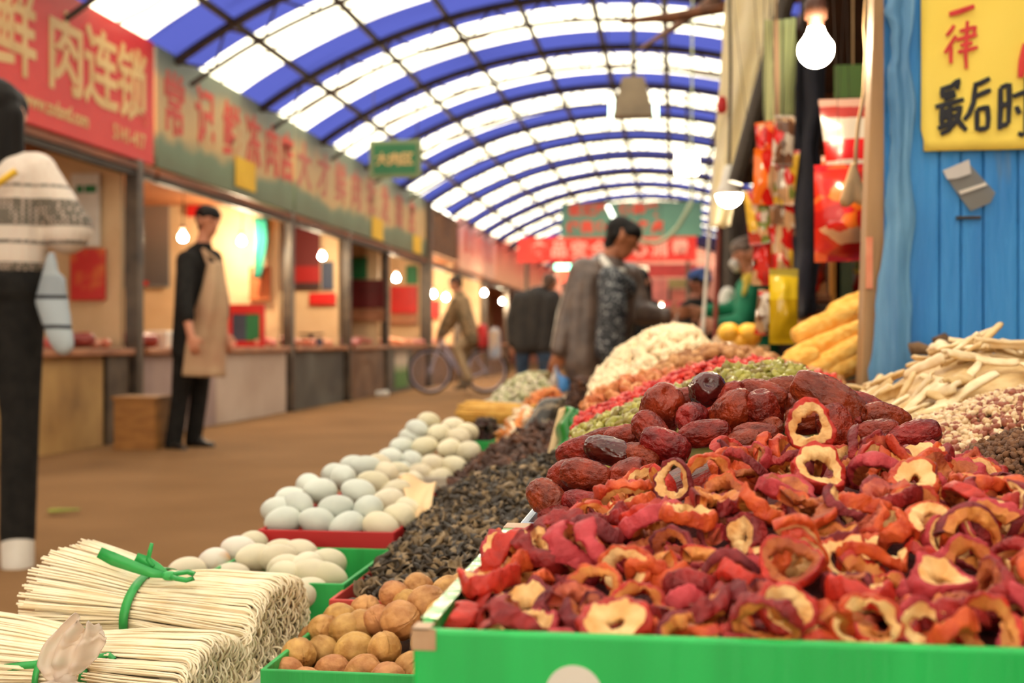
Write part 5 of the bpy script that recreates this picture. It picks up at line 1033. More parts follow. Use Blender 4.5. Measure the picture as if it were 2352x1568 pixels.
# crumpled beige cloth edge right of the red tray
ck = mat('beige_cloth', H(236,206,160), H(216,180,132), 6, 0.8)
def ck_fn(u, v):
    p = P(915, 1096, 1.66).lerp(P(1002, 1104, 1.66), u).lerp(P(946, 1200, 1.48).lerp(P(990, 1176, 1.46), u), v); p.z += 0.006 * math.sin(u * 6 + v * 4); return p
mb = MB(); mb.sheet(10, 14, ck_fn, 0.003); o = mb.build('beige_cloth', ck, smooth=True); at_base(o, P(950, 1190, 1.5)); tag(o, 'crumpled beige cloth between the red egg tray and black fungus', 'cloth')
# ------------------------------------------------------------------ walnuts
wal_m = mat('walnut_shell', H(206,152,90), H(166,110,58), 60, 0.6, 0.35, 70, rnd=0.35)
wv = [walnut_mesh(k) for k in (1, 2, 3, 4)]
for w_ in wv: w_.materials.append(wal_m)
WN = [(920,1424,1.02,96),(980,1388,1.04,92),(905,1366,1.07,70),(1062,1358,1.10,84),(745,1450,1.06,84),(800,1448,1.05,84),(872,1424,1.05,76),(686,1504,1.0,84),(742,1500,1.025,82),(815,1494,1.01,90),(883,1488,0.985,80),(835,1544,0.955,86),(945,1542,0.965,92),(985,1482,1.0,84),(765,1540,0.98,80),(700,1572,0.95,84),(1012,1412,1.03,80),(1030,1360,1.09,80),(960,1352,1.10,76),(936,1392,1.06,76),(1020,1450,1.02,80),(985,1560,0.94,84),(890,1560,0.94,82),(782,1422,1.08,80),(755,1592,0.94,84),(840,1402,1.10,76),(830,1440,1.055,84),(1005,1520,0.97,80),(660,1545,0.97,76),(720,1470,1.07,76)]
ws = []; rd = random.Random(8)
for i, (px, py, Y, w_) in enumerate(WN):
    o = bpy.data.objects.new('walnut', wv[i % 4]); COL.objects.link(o); o.location = P(px, py, Y); s_ = w_ * mpp(Y) / 0.0365; o.scale = (s_, s_, s_); o.rotation_euler = (rd.uniform(0, 6), rd.uniform(0, 6), rd.uniform(0, 6)); ws.append(o)
label_rows(ws, 5, 'brown walnut in the %s row of the walnut tray, %s', 'walnut', 'walnuts in the green tray', ['lowest front', 'second', 'third', 'fourth', 'back'])
tray('walnut_tray', -0.330, -0.118, 0.925, 1.14, TZ, 0.507, grn_box, 'green carton tray of walnuts beside the hawthorn crate', 'tray')
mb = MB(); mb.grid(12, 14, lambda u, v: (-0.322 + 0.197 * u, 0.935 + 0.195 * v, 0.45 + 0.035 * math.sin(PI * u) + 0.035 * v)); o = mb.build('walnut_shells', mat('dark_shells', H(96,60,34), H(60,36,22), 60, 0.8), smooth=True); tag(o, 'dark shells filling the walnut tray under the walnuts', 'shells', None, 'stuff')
# ------------------------------------------------------------------ heaps of small goods
def np_mesh(vs, fs): return (np.array([tuple(v) for v in vs], dtype=float), [tuple(f) for f in fs])
def v_ico(sub=1, sc=(1, 1, 1), disp=0.0, seed=0):
    bm = bmesh.new(); bmesh.ops.create_icosphere(bm, subdivisions=sub, radius=1.0); bm.verts.ensure_lookup_table()
    v = []
    for q in bm.verts:
        k = 1 + disp * noise.noise(q.co * 2.2 + Vector((seed, 0, 0))); v.append((q.co.x * sc[0] * k, q.co.y * sc[1] * k, q.co.z * sc[2] * k))
    f = [tuple(x.index for x in p.verts) for p in bm.faces]; bm.free(); return np_mesh(v, f)
def v_flake(seed, L_=0.016, W_=0.011, curl=1.0, th=0.0009, nu=5, nv=6):
    rd = random.Random(seed); mb = MB(); k1 = rd.uniform(0.6, 1.6) * curl; k2 = rd.uniform(-1.2, 1.2) * curl; ph = rd.uniform(0, 6)
    def fn(u, v):
        a = (u - 0.5) * 2 * k1; x = W_ * math.sin(a) / max(0.3, abs(k1)) ; z = W_ * (1 - math.cos(a)) / max(0.3, abs(k1))
        w = 1 - 0.5 * (2 * v - 1) ** 2
        return (x * w + 0.15 * W_ * math.sin(v * 5 + ph), (v - 0.5) * L_ * (1 + 0.2 * math.sin(ph + 3 * u)), z * w + 0.25 * L_ * k2 * (v - 0.5) ** 2 + 0.12 * W_ * math.sin(9 * v + 6 * u + ph))
    mb.sheet(nu, nv, fn, th); return np_mesh(mb.v, mb.f)
def heap(name, hf, x0, x1, y0, y1, variants, n, mats, label, cat, seed=0, lift=0.002, sc=(0.8, 1.25), flat=0.0, drop=0.008, group=None):
    """a core surface plus n loose pieces lying on it, one stuff object. mats[0] core, others pieces"""
    rd = random.Random(seed); parts = []
    mb = MB(); nx, ny = 22, 22
    mb.grid(nx, ny, lambda u, v: (x0 + (x1 - x0) * u, y0 + (y1 - y0) * v, hf(x0 + (x1 - x0) * u, y0 + (y1 - y0) * v) - drop))
    base = np.array(mb.v); V = [base]; F = list(mb.f); MI = [0] * len(mb.f); c = len(base)
    for i in range(n):
        x = rd.uniform(x0 + 0.004, x1 - 0.004); y = rd.uniform(y0 + 0.004, y1 - 0.004); z = hf(x, y)
        e = 0.004; nn = Vector((-(hf(x + e, y) - hf(x - e, y)) / (2 * e), -(hf(x, y + e) - hf(x, y - e)) / (2 * e), 1)).normalized()
        R = rand_rot(rd) if rd.random() > flat else (nn.to_track_quat('Z', 'Y').to_matrix().to_4x4() @ Euler((rd.gauss(0, 0.25), rd.gauss(0, 0.25), rd.uniform(0, 6.3))).to_matrix().to_4x4())
        v, f = variants[rd.randrange(len(variants))]; s_ = rd.uniform(*sc)
        A = np.array(R)[:3, :3] * s_; o_ = np.array((x, y, z + lift + rd.uniform(-0.003, 0.003)))
        V.append(v @ A.T + o_); F += [tuple(k + c for k in q) for q in f]; MI += [1 + rd.randrange(len(mats) - 1)] * len(f); c += len(v)
    me = bpy.data.meshes.new(name); me.from_pydata(np.concatenate(V).tolist(), [], F); me.update()
    o = link(name, me, None, mats, True); me.polygons.foreach_set('material_index', MI)
    at_base(o, ((x0 + x1) / 2, (y0 + y1) / 2, min(p[2] for p in base.tolist())))
    return tag(o, label, cat, group, 'stuff')
def dome(x0, x1, y0, y1, zb, zt, px=0.5, py=0.5, pw=1.0, jit=0.003):
    mx, my = x0 + (x1 - x0) * px, y0 + (y1 - y0) * py
    def f(x, y):
        u = (x - mx) / ((x1 - mx) if x > mx else (mx - x0)); v = (y - my) / ((y1 - my) if y > my else (my - y0))
        d = min(1.15, math.sqrt(u * u + v * v)); return zb + (zt - zb) * (1 - d ** (2 * pw)) * 1.0 + jit * noise.noise(Vector((x * 40, y * 40, zb)))
    return f
def tabulated(xs, zs, y0, y1, sag=0.03, top=0.35):
    """ridge profile along x, falling off towards both y ends"""
    def f(x, y):
        t = (y - y0) / (y1 - y0); return float(np.interp(x, xs, zs)) - sag * ((t - top) / max(top, 1 - top)) ** 2 + 0.003 * noise.noise(Vector((x * 45, y * 45, y0)))
    return f
blk = [mat('black_fungus_a', H(80,64,46), H(50,40,28), 60, 0.6), mat('black_fungus_b', H(150,124,90), H(100,82,58), 60, 0.6), mat('black_fungus_c', H(66,54,42), H(44,36,28), 60, 0.5)]
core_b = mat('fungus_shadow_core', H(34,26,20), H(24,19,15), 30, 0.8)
fl_v = [v_flake(k, 0.018, 0.0085, 1.9, 0.0008, 6, 8) for k in range(9)]
xs = [-0.335, -0.30, -0.25, -0.20, -0.165, -0.115]
hb = lambda x, y: float(np.interp(x, xs, [0.500, 0.512, 0.530, 0.548, 0.556, 0.556])) + 0.055 * max(0, (y - 1.16)) / 0.45 - (0.4 * max(0, 1.17 - y)) - 0.5 * max(0, -0.300 - x) * min(1, max(0, (y - 1.3) / 0.2)) - 0.25 * max(0, y - 1.6) + 0.004 * noise.noise(Vector((x * 30, y * 30, 3)))
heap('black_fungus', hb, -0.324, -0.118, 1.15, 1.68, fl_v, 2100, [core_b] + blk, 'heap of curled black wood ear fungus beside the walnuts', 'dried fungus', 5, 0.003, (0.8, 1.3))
tray('fungus_tray', -0.338, -0.112, 1.145, 1.69, TZ, 0.516, mat('pinkish_red_tray', H(206,70,60), H(190,56,50), 4, 0.5), 'tray with pinkish red rim holding the black fungus', 'tray')
brn = [mat('brown_fungus_a', H(112,70,46), H(76,46,32), 40, 0.65), mat('brown_fungus_b', H(92,58,42), H(62,38,28), 40, 0.65), mat('brown_fungus_c', H(84,54,42), H(58,38,30), 40, 0.6)]
fb_v = [v_flake(k + 20, 0.026, 0.013, 2.2, 0.0014, 6, 8) for k in range(7)]
hbr = lambda x, y: float(np.interp(x, [-0.345, -0.30, -0.25, -0.2, -0.15, -0.11], [0.534, 0.560, 0.582, 0.592, 0.594, 0.578])) + 0.016 * max(0, y - 1.72) / 0.4 - 0.35 * max(0, 1.73 - y) - 0.3 * max(0, y - 2.2) + 0.008 * noise.noise(Vector((x * 24, y * 24, 8)))
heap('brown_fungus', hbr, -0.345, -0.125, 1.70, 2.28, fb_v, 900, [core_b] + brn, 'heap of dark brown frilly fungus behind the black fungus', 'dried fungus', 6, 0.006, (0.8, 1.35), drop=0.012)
tray('fungus_tray', -0.35, -0.118, 1.695, 2.29, TZ, 0.53, grn_box, 'green tray under the dark brown frilly fungus', 'tray')
# green raisins
rz = [v_ico(1, (0.0045, 0.0045, 0.0085), 0.35, k) for k in range(3)]
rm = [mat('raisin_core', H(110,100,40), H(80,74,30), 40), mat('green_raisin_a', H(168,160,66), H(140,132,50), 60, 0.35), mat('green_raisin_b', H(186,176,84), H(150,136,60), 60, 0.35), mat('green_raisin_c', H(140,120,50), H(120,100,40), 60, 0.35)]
hr_ = tabulated([-0.115, -0.06, 0.0, 0.06, 0.12, 0.2], [0.665, 0.692, 0.716, 0.738, 0.740, 0.70], 1.10, 1.38, 0.05, 0.6)
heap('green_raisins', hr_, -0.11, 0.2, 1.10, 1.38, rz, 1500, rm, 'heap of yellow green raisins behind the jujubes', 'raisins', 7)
tray('raisin_tray', -0.115, 0.205, 1.095, 1.385, TZ, 0.64, pale_box, 'pale tray under the green raisins', 'tray')
gz = [v_ico(1, (0.0038, 0.0038, 0.0075), 0.3, k + 5) for k in range(3)]
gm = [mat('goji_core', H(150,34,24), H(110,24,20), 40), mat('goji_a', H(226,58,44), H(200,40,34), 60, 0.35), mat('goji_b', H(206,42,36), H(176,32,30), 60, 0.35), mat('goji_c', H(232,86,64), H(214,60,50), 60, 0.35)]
hg_ = tabulated([-0.13, -0.08, -0.03, 0.03, 0.1, 0.2], [0.664, 0.690, 0.712, 0.737, 0.745, 0.72], 1.40, 1.64, 0.04, 0.5)
heap('goji_berries', hg_, -0.13, 0.2, 1.40, 1.64, gz, 1500, gm, 'band of bright red goji berries', 'berries', 8)
tray('goji_tray', -0.135, 0.205, 1.392, 1.645, TZ, 0.64, pale_box, 'pale tray under the red goji berries', 'tray')
pz = [v_flake(k + 40, 0.018, 0.010, 0.9, 0.004, 4, 4) for k in range(4)]
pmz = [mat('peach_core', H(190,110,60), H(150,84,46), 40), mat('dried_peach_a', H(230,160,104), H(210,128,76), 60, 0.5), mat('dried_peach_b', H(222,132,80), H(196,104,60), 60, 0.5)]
hp_ = tabulated([-0.135, -0.09, -0.04, 0.02, 0.1, 0.2], [0.676, 0.700, 0.716, 0.724, 0.722, 0.70], 1.66, 1.86, 0.03, 0.5)
heap('dried_peach_pieces', hp_, -0.135, 0.2, 1.66, 1.86, pz, 420, pmz, 'band of salmon orange dried fruit pieces behind the goji', 'dried fruit', 9)
tray('fruit_tray', -0.14, 0.205, 1.652, 1.868, TZ, 0.645, pale_box, 'pale tray under the salmon orange dried fruit', 'tray')
nz_ = [v_ico(2, (0.008, 0.008, 0.010), 0.5, k + 9) for k in range(4)]
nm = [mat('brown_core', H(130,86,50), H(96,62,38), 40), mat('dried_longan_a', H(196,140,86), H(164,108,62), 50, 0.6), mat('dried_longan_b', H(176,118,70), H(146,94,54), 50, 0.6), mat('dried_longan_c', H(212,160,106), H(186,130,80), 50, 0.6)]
hn_ = tabulated([-0.046, -0.02, 0.02, 0.07, 0.13, 0.26], [0.704, 0.726, 0.742, 0.756, 0.744, 0.70], 1.88, 1.99, 0.012, 0.5)
heap('dried_longan', hn_, -0.046, 0.26, 1.88, 1.99, nz_, 330, nm, 'heap of light brown shrivelled nuts before the white fungus', 'dried nuts', 10, 0.004)
tray('nut_tray', -0.051, 0.265, 1.874, 1.996, TZ, 0.68, pale_box, 'pale tray under the light brown nuts', 'tray')
# white fungus: one big frilly mound in a sack
wf_v = [v_ico(2, (0.0085, 0.0085, 0.0075), 0.9, k + 60) for k in range(6)]
wm = [mat('white_fungus_core', H(246,222,184), H(238,210,168), 20, 0.8), mat('white_fungus_a', H(252,232,196), H(246,220,180), 30, 0.8), mat('white_fungus_b', H(250,228,190), H(242,214,172), 30, 0.8)]
hw_ = tabulated([-0.155, -0.13, -0.10, -0.05, 0.0, 0.03, 0.07], [0.676, 0.712, 0.744, 0.776, 0.789, 0.784, 0.745], 2.2, 2.48, 0.0, 0.4)
hw_f = lambda x, y: 0.655 + (hw_(x, y) - 0.655) * (1 - (1 - min(1, max(0, (y - 2.01) / 0.17))) ** 2.2) * (1 - max(0, (y - 2.36) / 0.12) ** 2 * 0.5)
heap('white_fungus', hw_f, -0.15, 0.07, 2.012, 2.48, wf_v, 1500, wm, 'big cream mound of white fungus before the leather jacket man', 'dried fungus', 11, 0.004, (0.8, 1.2), drop=0.006)
tray('white_sack', -0.155, 0.075, 2.004, 2.49, TZ, 0.664, mat('white_sack_cloth', H(226,206,176), H(206,184,150), 6, 0.8), 'white open sack holding the white fungus mound', 'sack', 0.005)
# small goods farther along the left edge
def small_heap(name, pts, Y0, Y1, variants, n, mats, label, cat, seed, zt, zb, tx=0.5, sc=(0.8, 1.25)):
    x0, x1 = pts; f = dome(x0, x1, Y0, Y1, zb, zt, tx, 0.5, 0.9)
    o = heap(name, f, x0, x1, Y0, Y1, variants, n, mats, label, cat, seed, 0.003, sc); return o
ml = M['rust']
q0, q1 = P(1300, 930, 2.62), P(1378, 930, 2.62)
small_heap('dark_fungus', (q0.x, q1.x), 2.52, 2.72, fb_v, 150, [core_b] + brn, 'small dark brown fungus mound below the leather jacket man', 'dried fungus', 12, P(1340, 878, 2.62).z, P(1340, 945, 2.62).z)
tray('fungus_tray', q0.x - 0.004, q1.x + 0.004, 2.515, 2.725, TZ, P(1340, 940, 2.62).z, grn_box, 'tray under the small dark brown fungus mound', 'tray')
lz = [v_ico(1, (0.010, 0.007, 0.007), 0.4, k + 30) for k in range(3)]
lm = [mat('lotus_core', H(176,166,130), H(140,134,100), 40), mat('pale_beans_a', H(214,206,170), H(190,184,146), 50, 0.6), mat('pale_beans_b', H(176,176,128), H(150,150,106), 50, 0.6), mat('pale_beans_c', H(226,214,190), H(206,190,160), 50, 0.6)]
q0, q1 = P(1128, 910, 3.5), P(1285, 910, 3.5)
small_heap('pale_beans', (q0.x, q1.x), 3.35, 3.7, lz, 420, lm, 'pale greenish heap of beans at the far table corner', 'beans', 13, P(1215, 862, 3.5).z, P(1200, 922, 3.5).z, 0.55)
tray('bean_tray', q0.x - 0.004, q1.x + 0.004, 3.345, 3.705, TZ, P(1200, 916, 3.5).z, pale_box, 'pale tray under the greenish beans', 'tray')
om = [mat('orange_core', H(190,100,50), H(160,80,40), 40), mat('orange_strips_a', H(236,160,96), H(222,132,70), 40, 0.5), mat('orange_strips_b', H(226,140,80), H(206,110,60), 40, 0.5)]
sv = [v_flake(k + 80, 0.04, 0.010, 0.6, 0.003, 4, 6) for k in range(4)]
q0, q1 = P(1205, 935, 2.95), P(1310, 935, 2.95)
small_heap('dried_orange_strips', (q0.x, q1.x), 2.82, 3.08, sv, 90, om, 'orange dried strips beyond the black bag', 'dried fruit', 14, P(1260, 900, 2.95).z, P(1260, 950, 2.95).z)
tray('fruit_tray', q0.x - 0.004, q1.x + 0.004, 2.815, 3.085, TZ, P(1260, 948, 2.95).z, pale_box, 'tray under the orange dried strips', 'tray')
q0, q1 = P(1148, 1008, 2.45), P(1250, 1008, 2.45)
wm2 = [om[0], mat('white_shreds', H(240,222,196), H(226,200,168), 40, 0.6), wm[1], om[1]]
small_heap('white_shreds', (q0.x, q1.x), 2.33, 2.58, sv, 110, wm2, 'white and orange shreds before the black bag', 'dried fruit', 15, P(1200, 950, 2.45).z, P(1200, 1020, 2.45).z, 0.65)
tray('fruit_tray', q0.x - 0.004, q1.x + 0.004, 2.325, 2.585, TZ, P(1200, 1016, 2.45).z, pale_box, 'tray under the white and orange shreds', 'tray')
q0, q1 = P(1082, 985, 2.45), P(1146, 985, 2.45)
small_heap('dark_chillies', (q0.x, q1.x), 2.34, 2.56, fl_v, 120, [core_b, mat('dark_chilli', H(80,30,24), H(50,24,20), 40, 0.4), blk[0]], 'small dark red heap in front of the yellow noodles', 'dried chillies', 16, P(1120, 968, 2.45).z, P(1120, 1005, 2.45).z)
tray('chilli_tray', q0.x - 0.004, q1.x + 0.004, 2.335, 2.565, TZ, P(1120, 1002, 2.45).z, grn_box, 'tray under the small dark red heap', 'tray')
# black mottled bag and the green bag
bgm = mat('black_mottled_bag', H(44,38,32), H(150,130,104), 70, 0.35, 0.2, 60, ramp=(0.5, 0.66), spec=0.6)
q = P(1245, 975, 2.30); o = blob('black_goods_bag', [((-0.022, 0, -0.03), (0.012, 0.02, 0.025), 0.026, 0.028), ((0.012, 0.02, 0.025), (0.034, 0.03, 0.045), 0.026, 0.010), ((-0.01, 0, -0.06), (0.0, 0, -0.02), 0.03, 0.03)], bgm, None, 0.006, 2); o.location = q; tag(o, 'black mottled plastic bag of goods behind the brown fungus', 'bag')
gpm = mat('green_plastic_bag', H(40,140,50), H(24,112,40), 14, 0.3, 0.3, 30, spec=0.6)
def gb_fn(u, v):
    p = P(1298, 932, 1.69).lerp(P(1330, 944, 1.64), u).lerp(P(1262, 1090, 1.66).lerp(P(1292, 1086, 1.60), u), v)
    p.x += 0.004 * math.sin(v * 14 + u * 3); p.y += 0.008 * math.sin(u * 9 + v * 3); return p
mb = MB(); mb.sheet(8, 22, gb_fn, 0.006); o = mb.build('green_plastic_bag', gpm, smooth=True); at_base(o, P(1275, 1088, 1.63)); tag(o, 'bright green plastic bag edge standing between fungus and jujubes', 'bag')
def gl_fn(u, v):
    p = P(1284, 940, 1.70).lerp(P(1300, 934, 1.70), u).lerp(P(1250, 1070, 1.68).lerp(P(1264, 1082, 1.68), u), v); return p
mb = MB(); mb.sheet(4, 16, gl_fn, 0.004); o = mb.build('sack_edge', ck, smooth=True); at_base(o, P(1258, 1075, 1.68)); tag(o, 'beige sack edge beside the green plastic bag', 'sack')
# ------------------------------------------------------------------ noodle bundles
nd_m = mat('rice_noodle', H(254,240,212), H(248,228,192), 30, 0.55, sss=0.0, rnd=0.0)
yn_m = mat('yellow_noodle', H(222,174,84), H(200,146,58), 30, 0.5)
rib_m = mat('green_ribbon', H(52,168,80), H(36,140,62), 12, 0.4, spec=0.5)
def strands(name, A, B, wy, wz, n, r, m, parent, seed, fan=1.25, tie=0.42, hooks=True, seg=16, loose=0):
    rd = random.Random(seed); A = Vector(A); B = Vector(B); ax = B - A; ey = ax.cross(Vector((0, 0, 1))).normalized() * -1; ez = ey.cross(ax).normalized()
    if ez.z < 0: ez = -ez
    mb = MB()
    for i in range(n):
        w = rd.uniform(0, 2 * PI); rr = math.sqrt(rd.random()) if rd.random() < 0.35 else rd.uniform(0.86, 1.0)
        p, q = math.cos(w) * rr, math.sin(w) * rr
        t0 = rd.uniform(-0.05, 0.04) ; ph = rd.uniform(0, 6); am = rd.uniform(0, 0.0014); pts = []
        for k in range(seg):
            t = t0 + (1 - t0) * k / (seg - 1)
            sp = 1 - 0.16 * math.exp(-((t - tie) / 0.16) ** 2) + (fan - 1) * max(0, (tie - t) / tie) ** 1.3 + 0.10 * max(0, (t - tie) / (1 - tie)) ** 2
            bx = abs(p) ** 0.85 * (1 if p > 0 else -1)
            pts.append(A + ax * t + ey * (wy * sp * bx + am * math.sin(ph + 7 * t)) + ez * (wz * sp * q + am * math.cos(ph + 6 * t)))
        if hooks:
            e = pts[-1]; d = ax.normalized(); h = rd.uniform(0.006, 0.014); dn = rd.uniform(0.010, 0.022); side = rd.uniform(-0.5, 0.5)
            for k in range(1, 7):
                f = PI * k / 6; pts.append(e + d * (h * math.sin(f)) - ez * (dn * (1 - math.cos(f)) / 2) + ey * (side * dn * (1 - math.cos(f)) / 2))
            pts.append(pts[-1] - d * 0.015)
        mb.tube(pts, r, 5)
    for i in range(loose):
        c = B - ez * wz * rd.uniform(0.5, 1.15) + ey * wy * rd.uniform(-1, 0.6) + ax.normalized() * rd.uniform(-0.02, 0.03); R_ = rd.uniform(0.006, 0.014); o_ = rd.uniform(0, 6); tl = rd.uniform(-1, 1)
        pts = [c + ax.normalized() * R_ * math.cos(o_ + f) + ez * R_ * math.sin(o_ + f) * 0.8 + ey * (tl * R_ * math.sin(f * 0.5) - 0.004) for f in np.linspace(0, rd.uniform(3.5, 5.6), 12)]
        mb.tube(pts, r, 5)
    o = mb.build(name, m, parent, True); tag(o, kind='stuff'); return ax, ey, ez
def ring_pts(C, ey, ez, wy, wz, n=40, k=1.0):
    return [C + ey * (wy * k * abs(math.cos(t)) ** 0.85 * (1 if math.cos(t) > 0 else -1)) + ez * (wz * k * math.sin(t)) for t in np.linspace(0, 2 * PI, n, endpoint=False)]
def flat_band(mb, pts, w, th=0.0008, closed=False):
    """ribbon of width w along pts"""
    mb2 = MB(); n = len(pts); pts = [Vector(p) for p in pts]
    return pts
def ribbon(name, pts, wd, parent, m, closed=False, up=None):
    pts = [Vector(p) for p in pts]; n = len(pts); mb = MB()
    ws_ = wd if isinstance(wd, (list, tuple)) else [wd] * n
    def side(i):
        a = pts[(i - 1) % n] if (closed or i > 0) else pts[i]; b = pts[(i + 1) % n] if (closed or i < n - 1) else pts[i]
        return (b - a).normalized()
    vs = []; fs = []
    for i, p in enumerate(pts):
        t = side(i); u = up(i) if callable(up) else Vector(up); s_ = u - t * u.dot(t)
        s_ = s_.normalized() if s_.length > 1e-6 else Vector((1, 0, 0)); nn = t.cross(s_) * 0.0006
        h = ws_[i] / 2; vs += [p - s_ * h - nn, p + s_ * h - nn, p + s_ * h + nn, p - s_ * h + nn]
    for i in range(n if closed else n - 1):
        j = (i + 1) % n
        for k in range(4): fs.append((i*4+k, i*4+(k+1)%4, j*4+(k+1)%4, j*4+k))
    if not closed: fs += [(3,2,1,0), tuple(4*(n-1)+k for k in range(4))]
    mb.add(vs, fs); return mb.build(name, m, parent, True)
# upper bundle
NB = empty('noodle_bundle', P(400, 1490, 1.06)); inv = -NB.location
A_, B_ = P(170, 1372, 1.07) + inv, P(618, 1432, 1.05) + inv
ax, ey, ez = strands('strands', A_, B_, 0.058, 0.040, 900, 0.00100, nd_m, NB, 4, 1.30, 0.44, True, 16, 26)
C = A_ + ax * 0.42
ribbon('ribbon', ring_pts(C, ey, ez, 0.058, 0.040, 44, 0.90), 0.0085, NB, rib_m, True, ax)
K = P(388, 1322, 1.02) + inv; L = lambda px, py, Y: P(px, py, Y) + inv
ribbon('ribbon_tail', [K, L(350,1316,1.02), L(310,1302,1.02), L(262,1284,1.03), L(228,1268,1.03)], [0.005, 0.008, 0.010, 0.012, 0.010], NB, rib_m, False, (0.15, 0.25, 1))
ribbon('ribbon_tail', [K, L(360,1305,1.025), L(335,1290,1.03), L(312,1280,1.03)], [0.005, 0.010, 0.011, 0.009], NB, rib_m, False, (0.2, 0.3, 1))
ribbon('ribbon_tail', [L(352,1300,1.025), L(340,1285,1.03), L(344,1268,1.03), L(349,1247,1.03)], [0.004, 0.004, 0.004, 0.003], NB, rib_m, False, (1, 0, 0.3))
ribbon('ribbon_loop', [K, L(410,1316,1.015), L(432,1313,1.01), L(446,1318,1.005), L(444,1328,1.0), L(428,1332,1.0), L(405,1328,1.005), K], 0.0045, NB, rib_m, False, (0, 0.6, 0.8))
o = blob('knot', [(K - Vector((0.002, 0, 0)), K + Vector((0.003, 0, 0)), 0.0045, 0.0045)], rib_m, NB, 0.0015, 1)
tag(NB, 'upper bundle of white rice noodles tied with green ribbon', 'noodles')
# lower bundle
NB2 = empty('noodle_bundle', P(250, 1640, 0.95)); inv = -NB2.location
A_, B_ = P(-150, 1500, 0.955) + inv, P(470, 1556, 0.935) + inv
ax, ey, ez = strands('strands', A_, B_, 0.055, 0.031, 780, 0.00100, nd_m, NB2, 9, 1.2, 0.55, True, 16, 6)
C = A_ + ax * 0.52
ribbon('ribbon', ring_pts(C, ey, ez, 0.055, 0.031, 44, 0.93), 0.005, NB2, rib_m, True, ax)
L = lambda px, py, Y: P(px, py, Y) + inv; K = L(196, 1522, 0.905)
ribbon('ribbon_loop', [K, L(225,1508,0.905), L(250,1503,0.905), L(262,1513,0.90), L(255,1527,0.90), L(225,1527,0.90), K], 0.0045, NB2, rib_m, False, (0, 0.6, 0.8))
ribbon('ribbon_tail', [K, L(140,1520,0.90), L(90,1524,0.90), L(40,1530,0.90), L(-10,1534,0.90)], [0.004, 0.006, 0.006, 0.006, 0.005], NB2, rib_m, False, (0, 0.3, 1))
ribbon('ribbon_tail', [K, L(150,1520,0.91), L(118,1512,0.915), L(104,1500,0.915), L(106,1488,0.915)], [0.004, 0.006, 0.007, 0.008, 0.007], NB2, rib_m, False, (1, 0.2, 0.3))
ribbon('ribbon_tail', [K, L(192,1540,0.895), L(188,1570,0.89)], [0.004, 0.006, 0.007], NB2, rib_m, False, (1, 0.2, 0))
tag(NB2, 'lower bundle of white rice noodles with a green bow, nearest the camera', 'noodles')
# knotted clear bag on it
wb_m = plastic_mat('milky_bag_film', H(238,226,214), 0.3, 0.25)
kb = P(190, 1566, 0.872); bgx = empty('knotted_plastic_bag', kb); Lb = lambda px, py, Y: P(px, py, Y) - kb
def film_fn(u, v):
    c = Lb(150, 1556, 0.868).lerp(Lb(160, 1500, 0.868), min(1, v * 2)).lerp(Lb(204, 1428, 0.876), max(0, (v - 0.35) / 0.65)); f = 0.007 + 0.020 * math.sin(PI * min(0.93, 0.08 + 0.85 * v)) ** 0.9
    s_ = (u - 0.5) * 2; dx = s_ * f; pl = 0.0035 * math.sin(s_ * 9 + 2 * v) * (0.4 + v) + 0.003 * noise.noise(Vector((s_ * 3, v * 7, 2)))
    return c + Vector((dx * 0.95, pl - 0.006 * (1 - s_ * s_), -0.010 * s_ * abs(s_) * v + 0.008 * noise.noise(Vector((s_ * 4, v * 2, 7))) * v + 0.3 * dx))
mb = MB(); mb.sheet(30, 30, film_fn, 0.0006); mb.build('gathered_top', wb_m, bgx, True)
def skirt_fn(u, v):
    a = PI * (-0.15 + 1.3 * u); r_ = 0.006 + 0.042 * v; k_ = 1 + 0.25 * math.sin(u * 23) * v
    return Lb(150, 1558, 0.868) + Vector((math.cos(a) * r_ * k_ * 1.1, -math.sin(a) * r_ * 0.35 * k_ - 0.004, -0.016 * v + 0.004 * math.sin(u * 23 + 1) * v))
mb = MB(); mb.sheet(40, 10, skirt_fn, 0.0006); mb.build('lower_film', wb_m, bgx, True)
blob('knot', [(Lb(142, 1556, 0.866), Lb(160, 1560, 0.866), 0.006, 0.006)], wb_m, bgx, 0.002, 1); o = bgx
tag(o, 'knotted milky plastic bag standing on the lower noodle bundle', 'bag')
slab('noodle_carton', (-0.53, 0.87, TZ), (-0.35, 1.14, 0.477), pale_box, 'pale carton under the white noodle bundles', 'carton', 0.003)
# yellow noodles farther back
YN = empty('noodle_bundle', P(1150, 978, 2.78)); inv = -YN.location
A_, B_ = P(1078, 948, 2.80) + inv, P(1235, 952, 2.75) + inv
strands('strands', A_, B_, 0.05, 0.023, 300, 0.0016, yn_m, YN, 12, 1.25, 0.9, False, 12)
mb = MB(); mb.box((-0.085, -0.05, -0.02), (0.085, 0.05, -0.005)); mb.build('paper_sheet', pale_box, YN)
tag(YN, 'bundle of yellow dried noodles at the left table edge, farther back', 'noodles')
q = P(1150, 984, 2.78); slab('noodle_carton', (q.x - 0.08, 2.73, TZ), (q.x + 0.09, 2.83, q.z - 0.018), pale_box, 'carton under the yellow noodles', 'carton', 0.003)
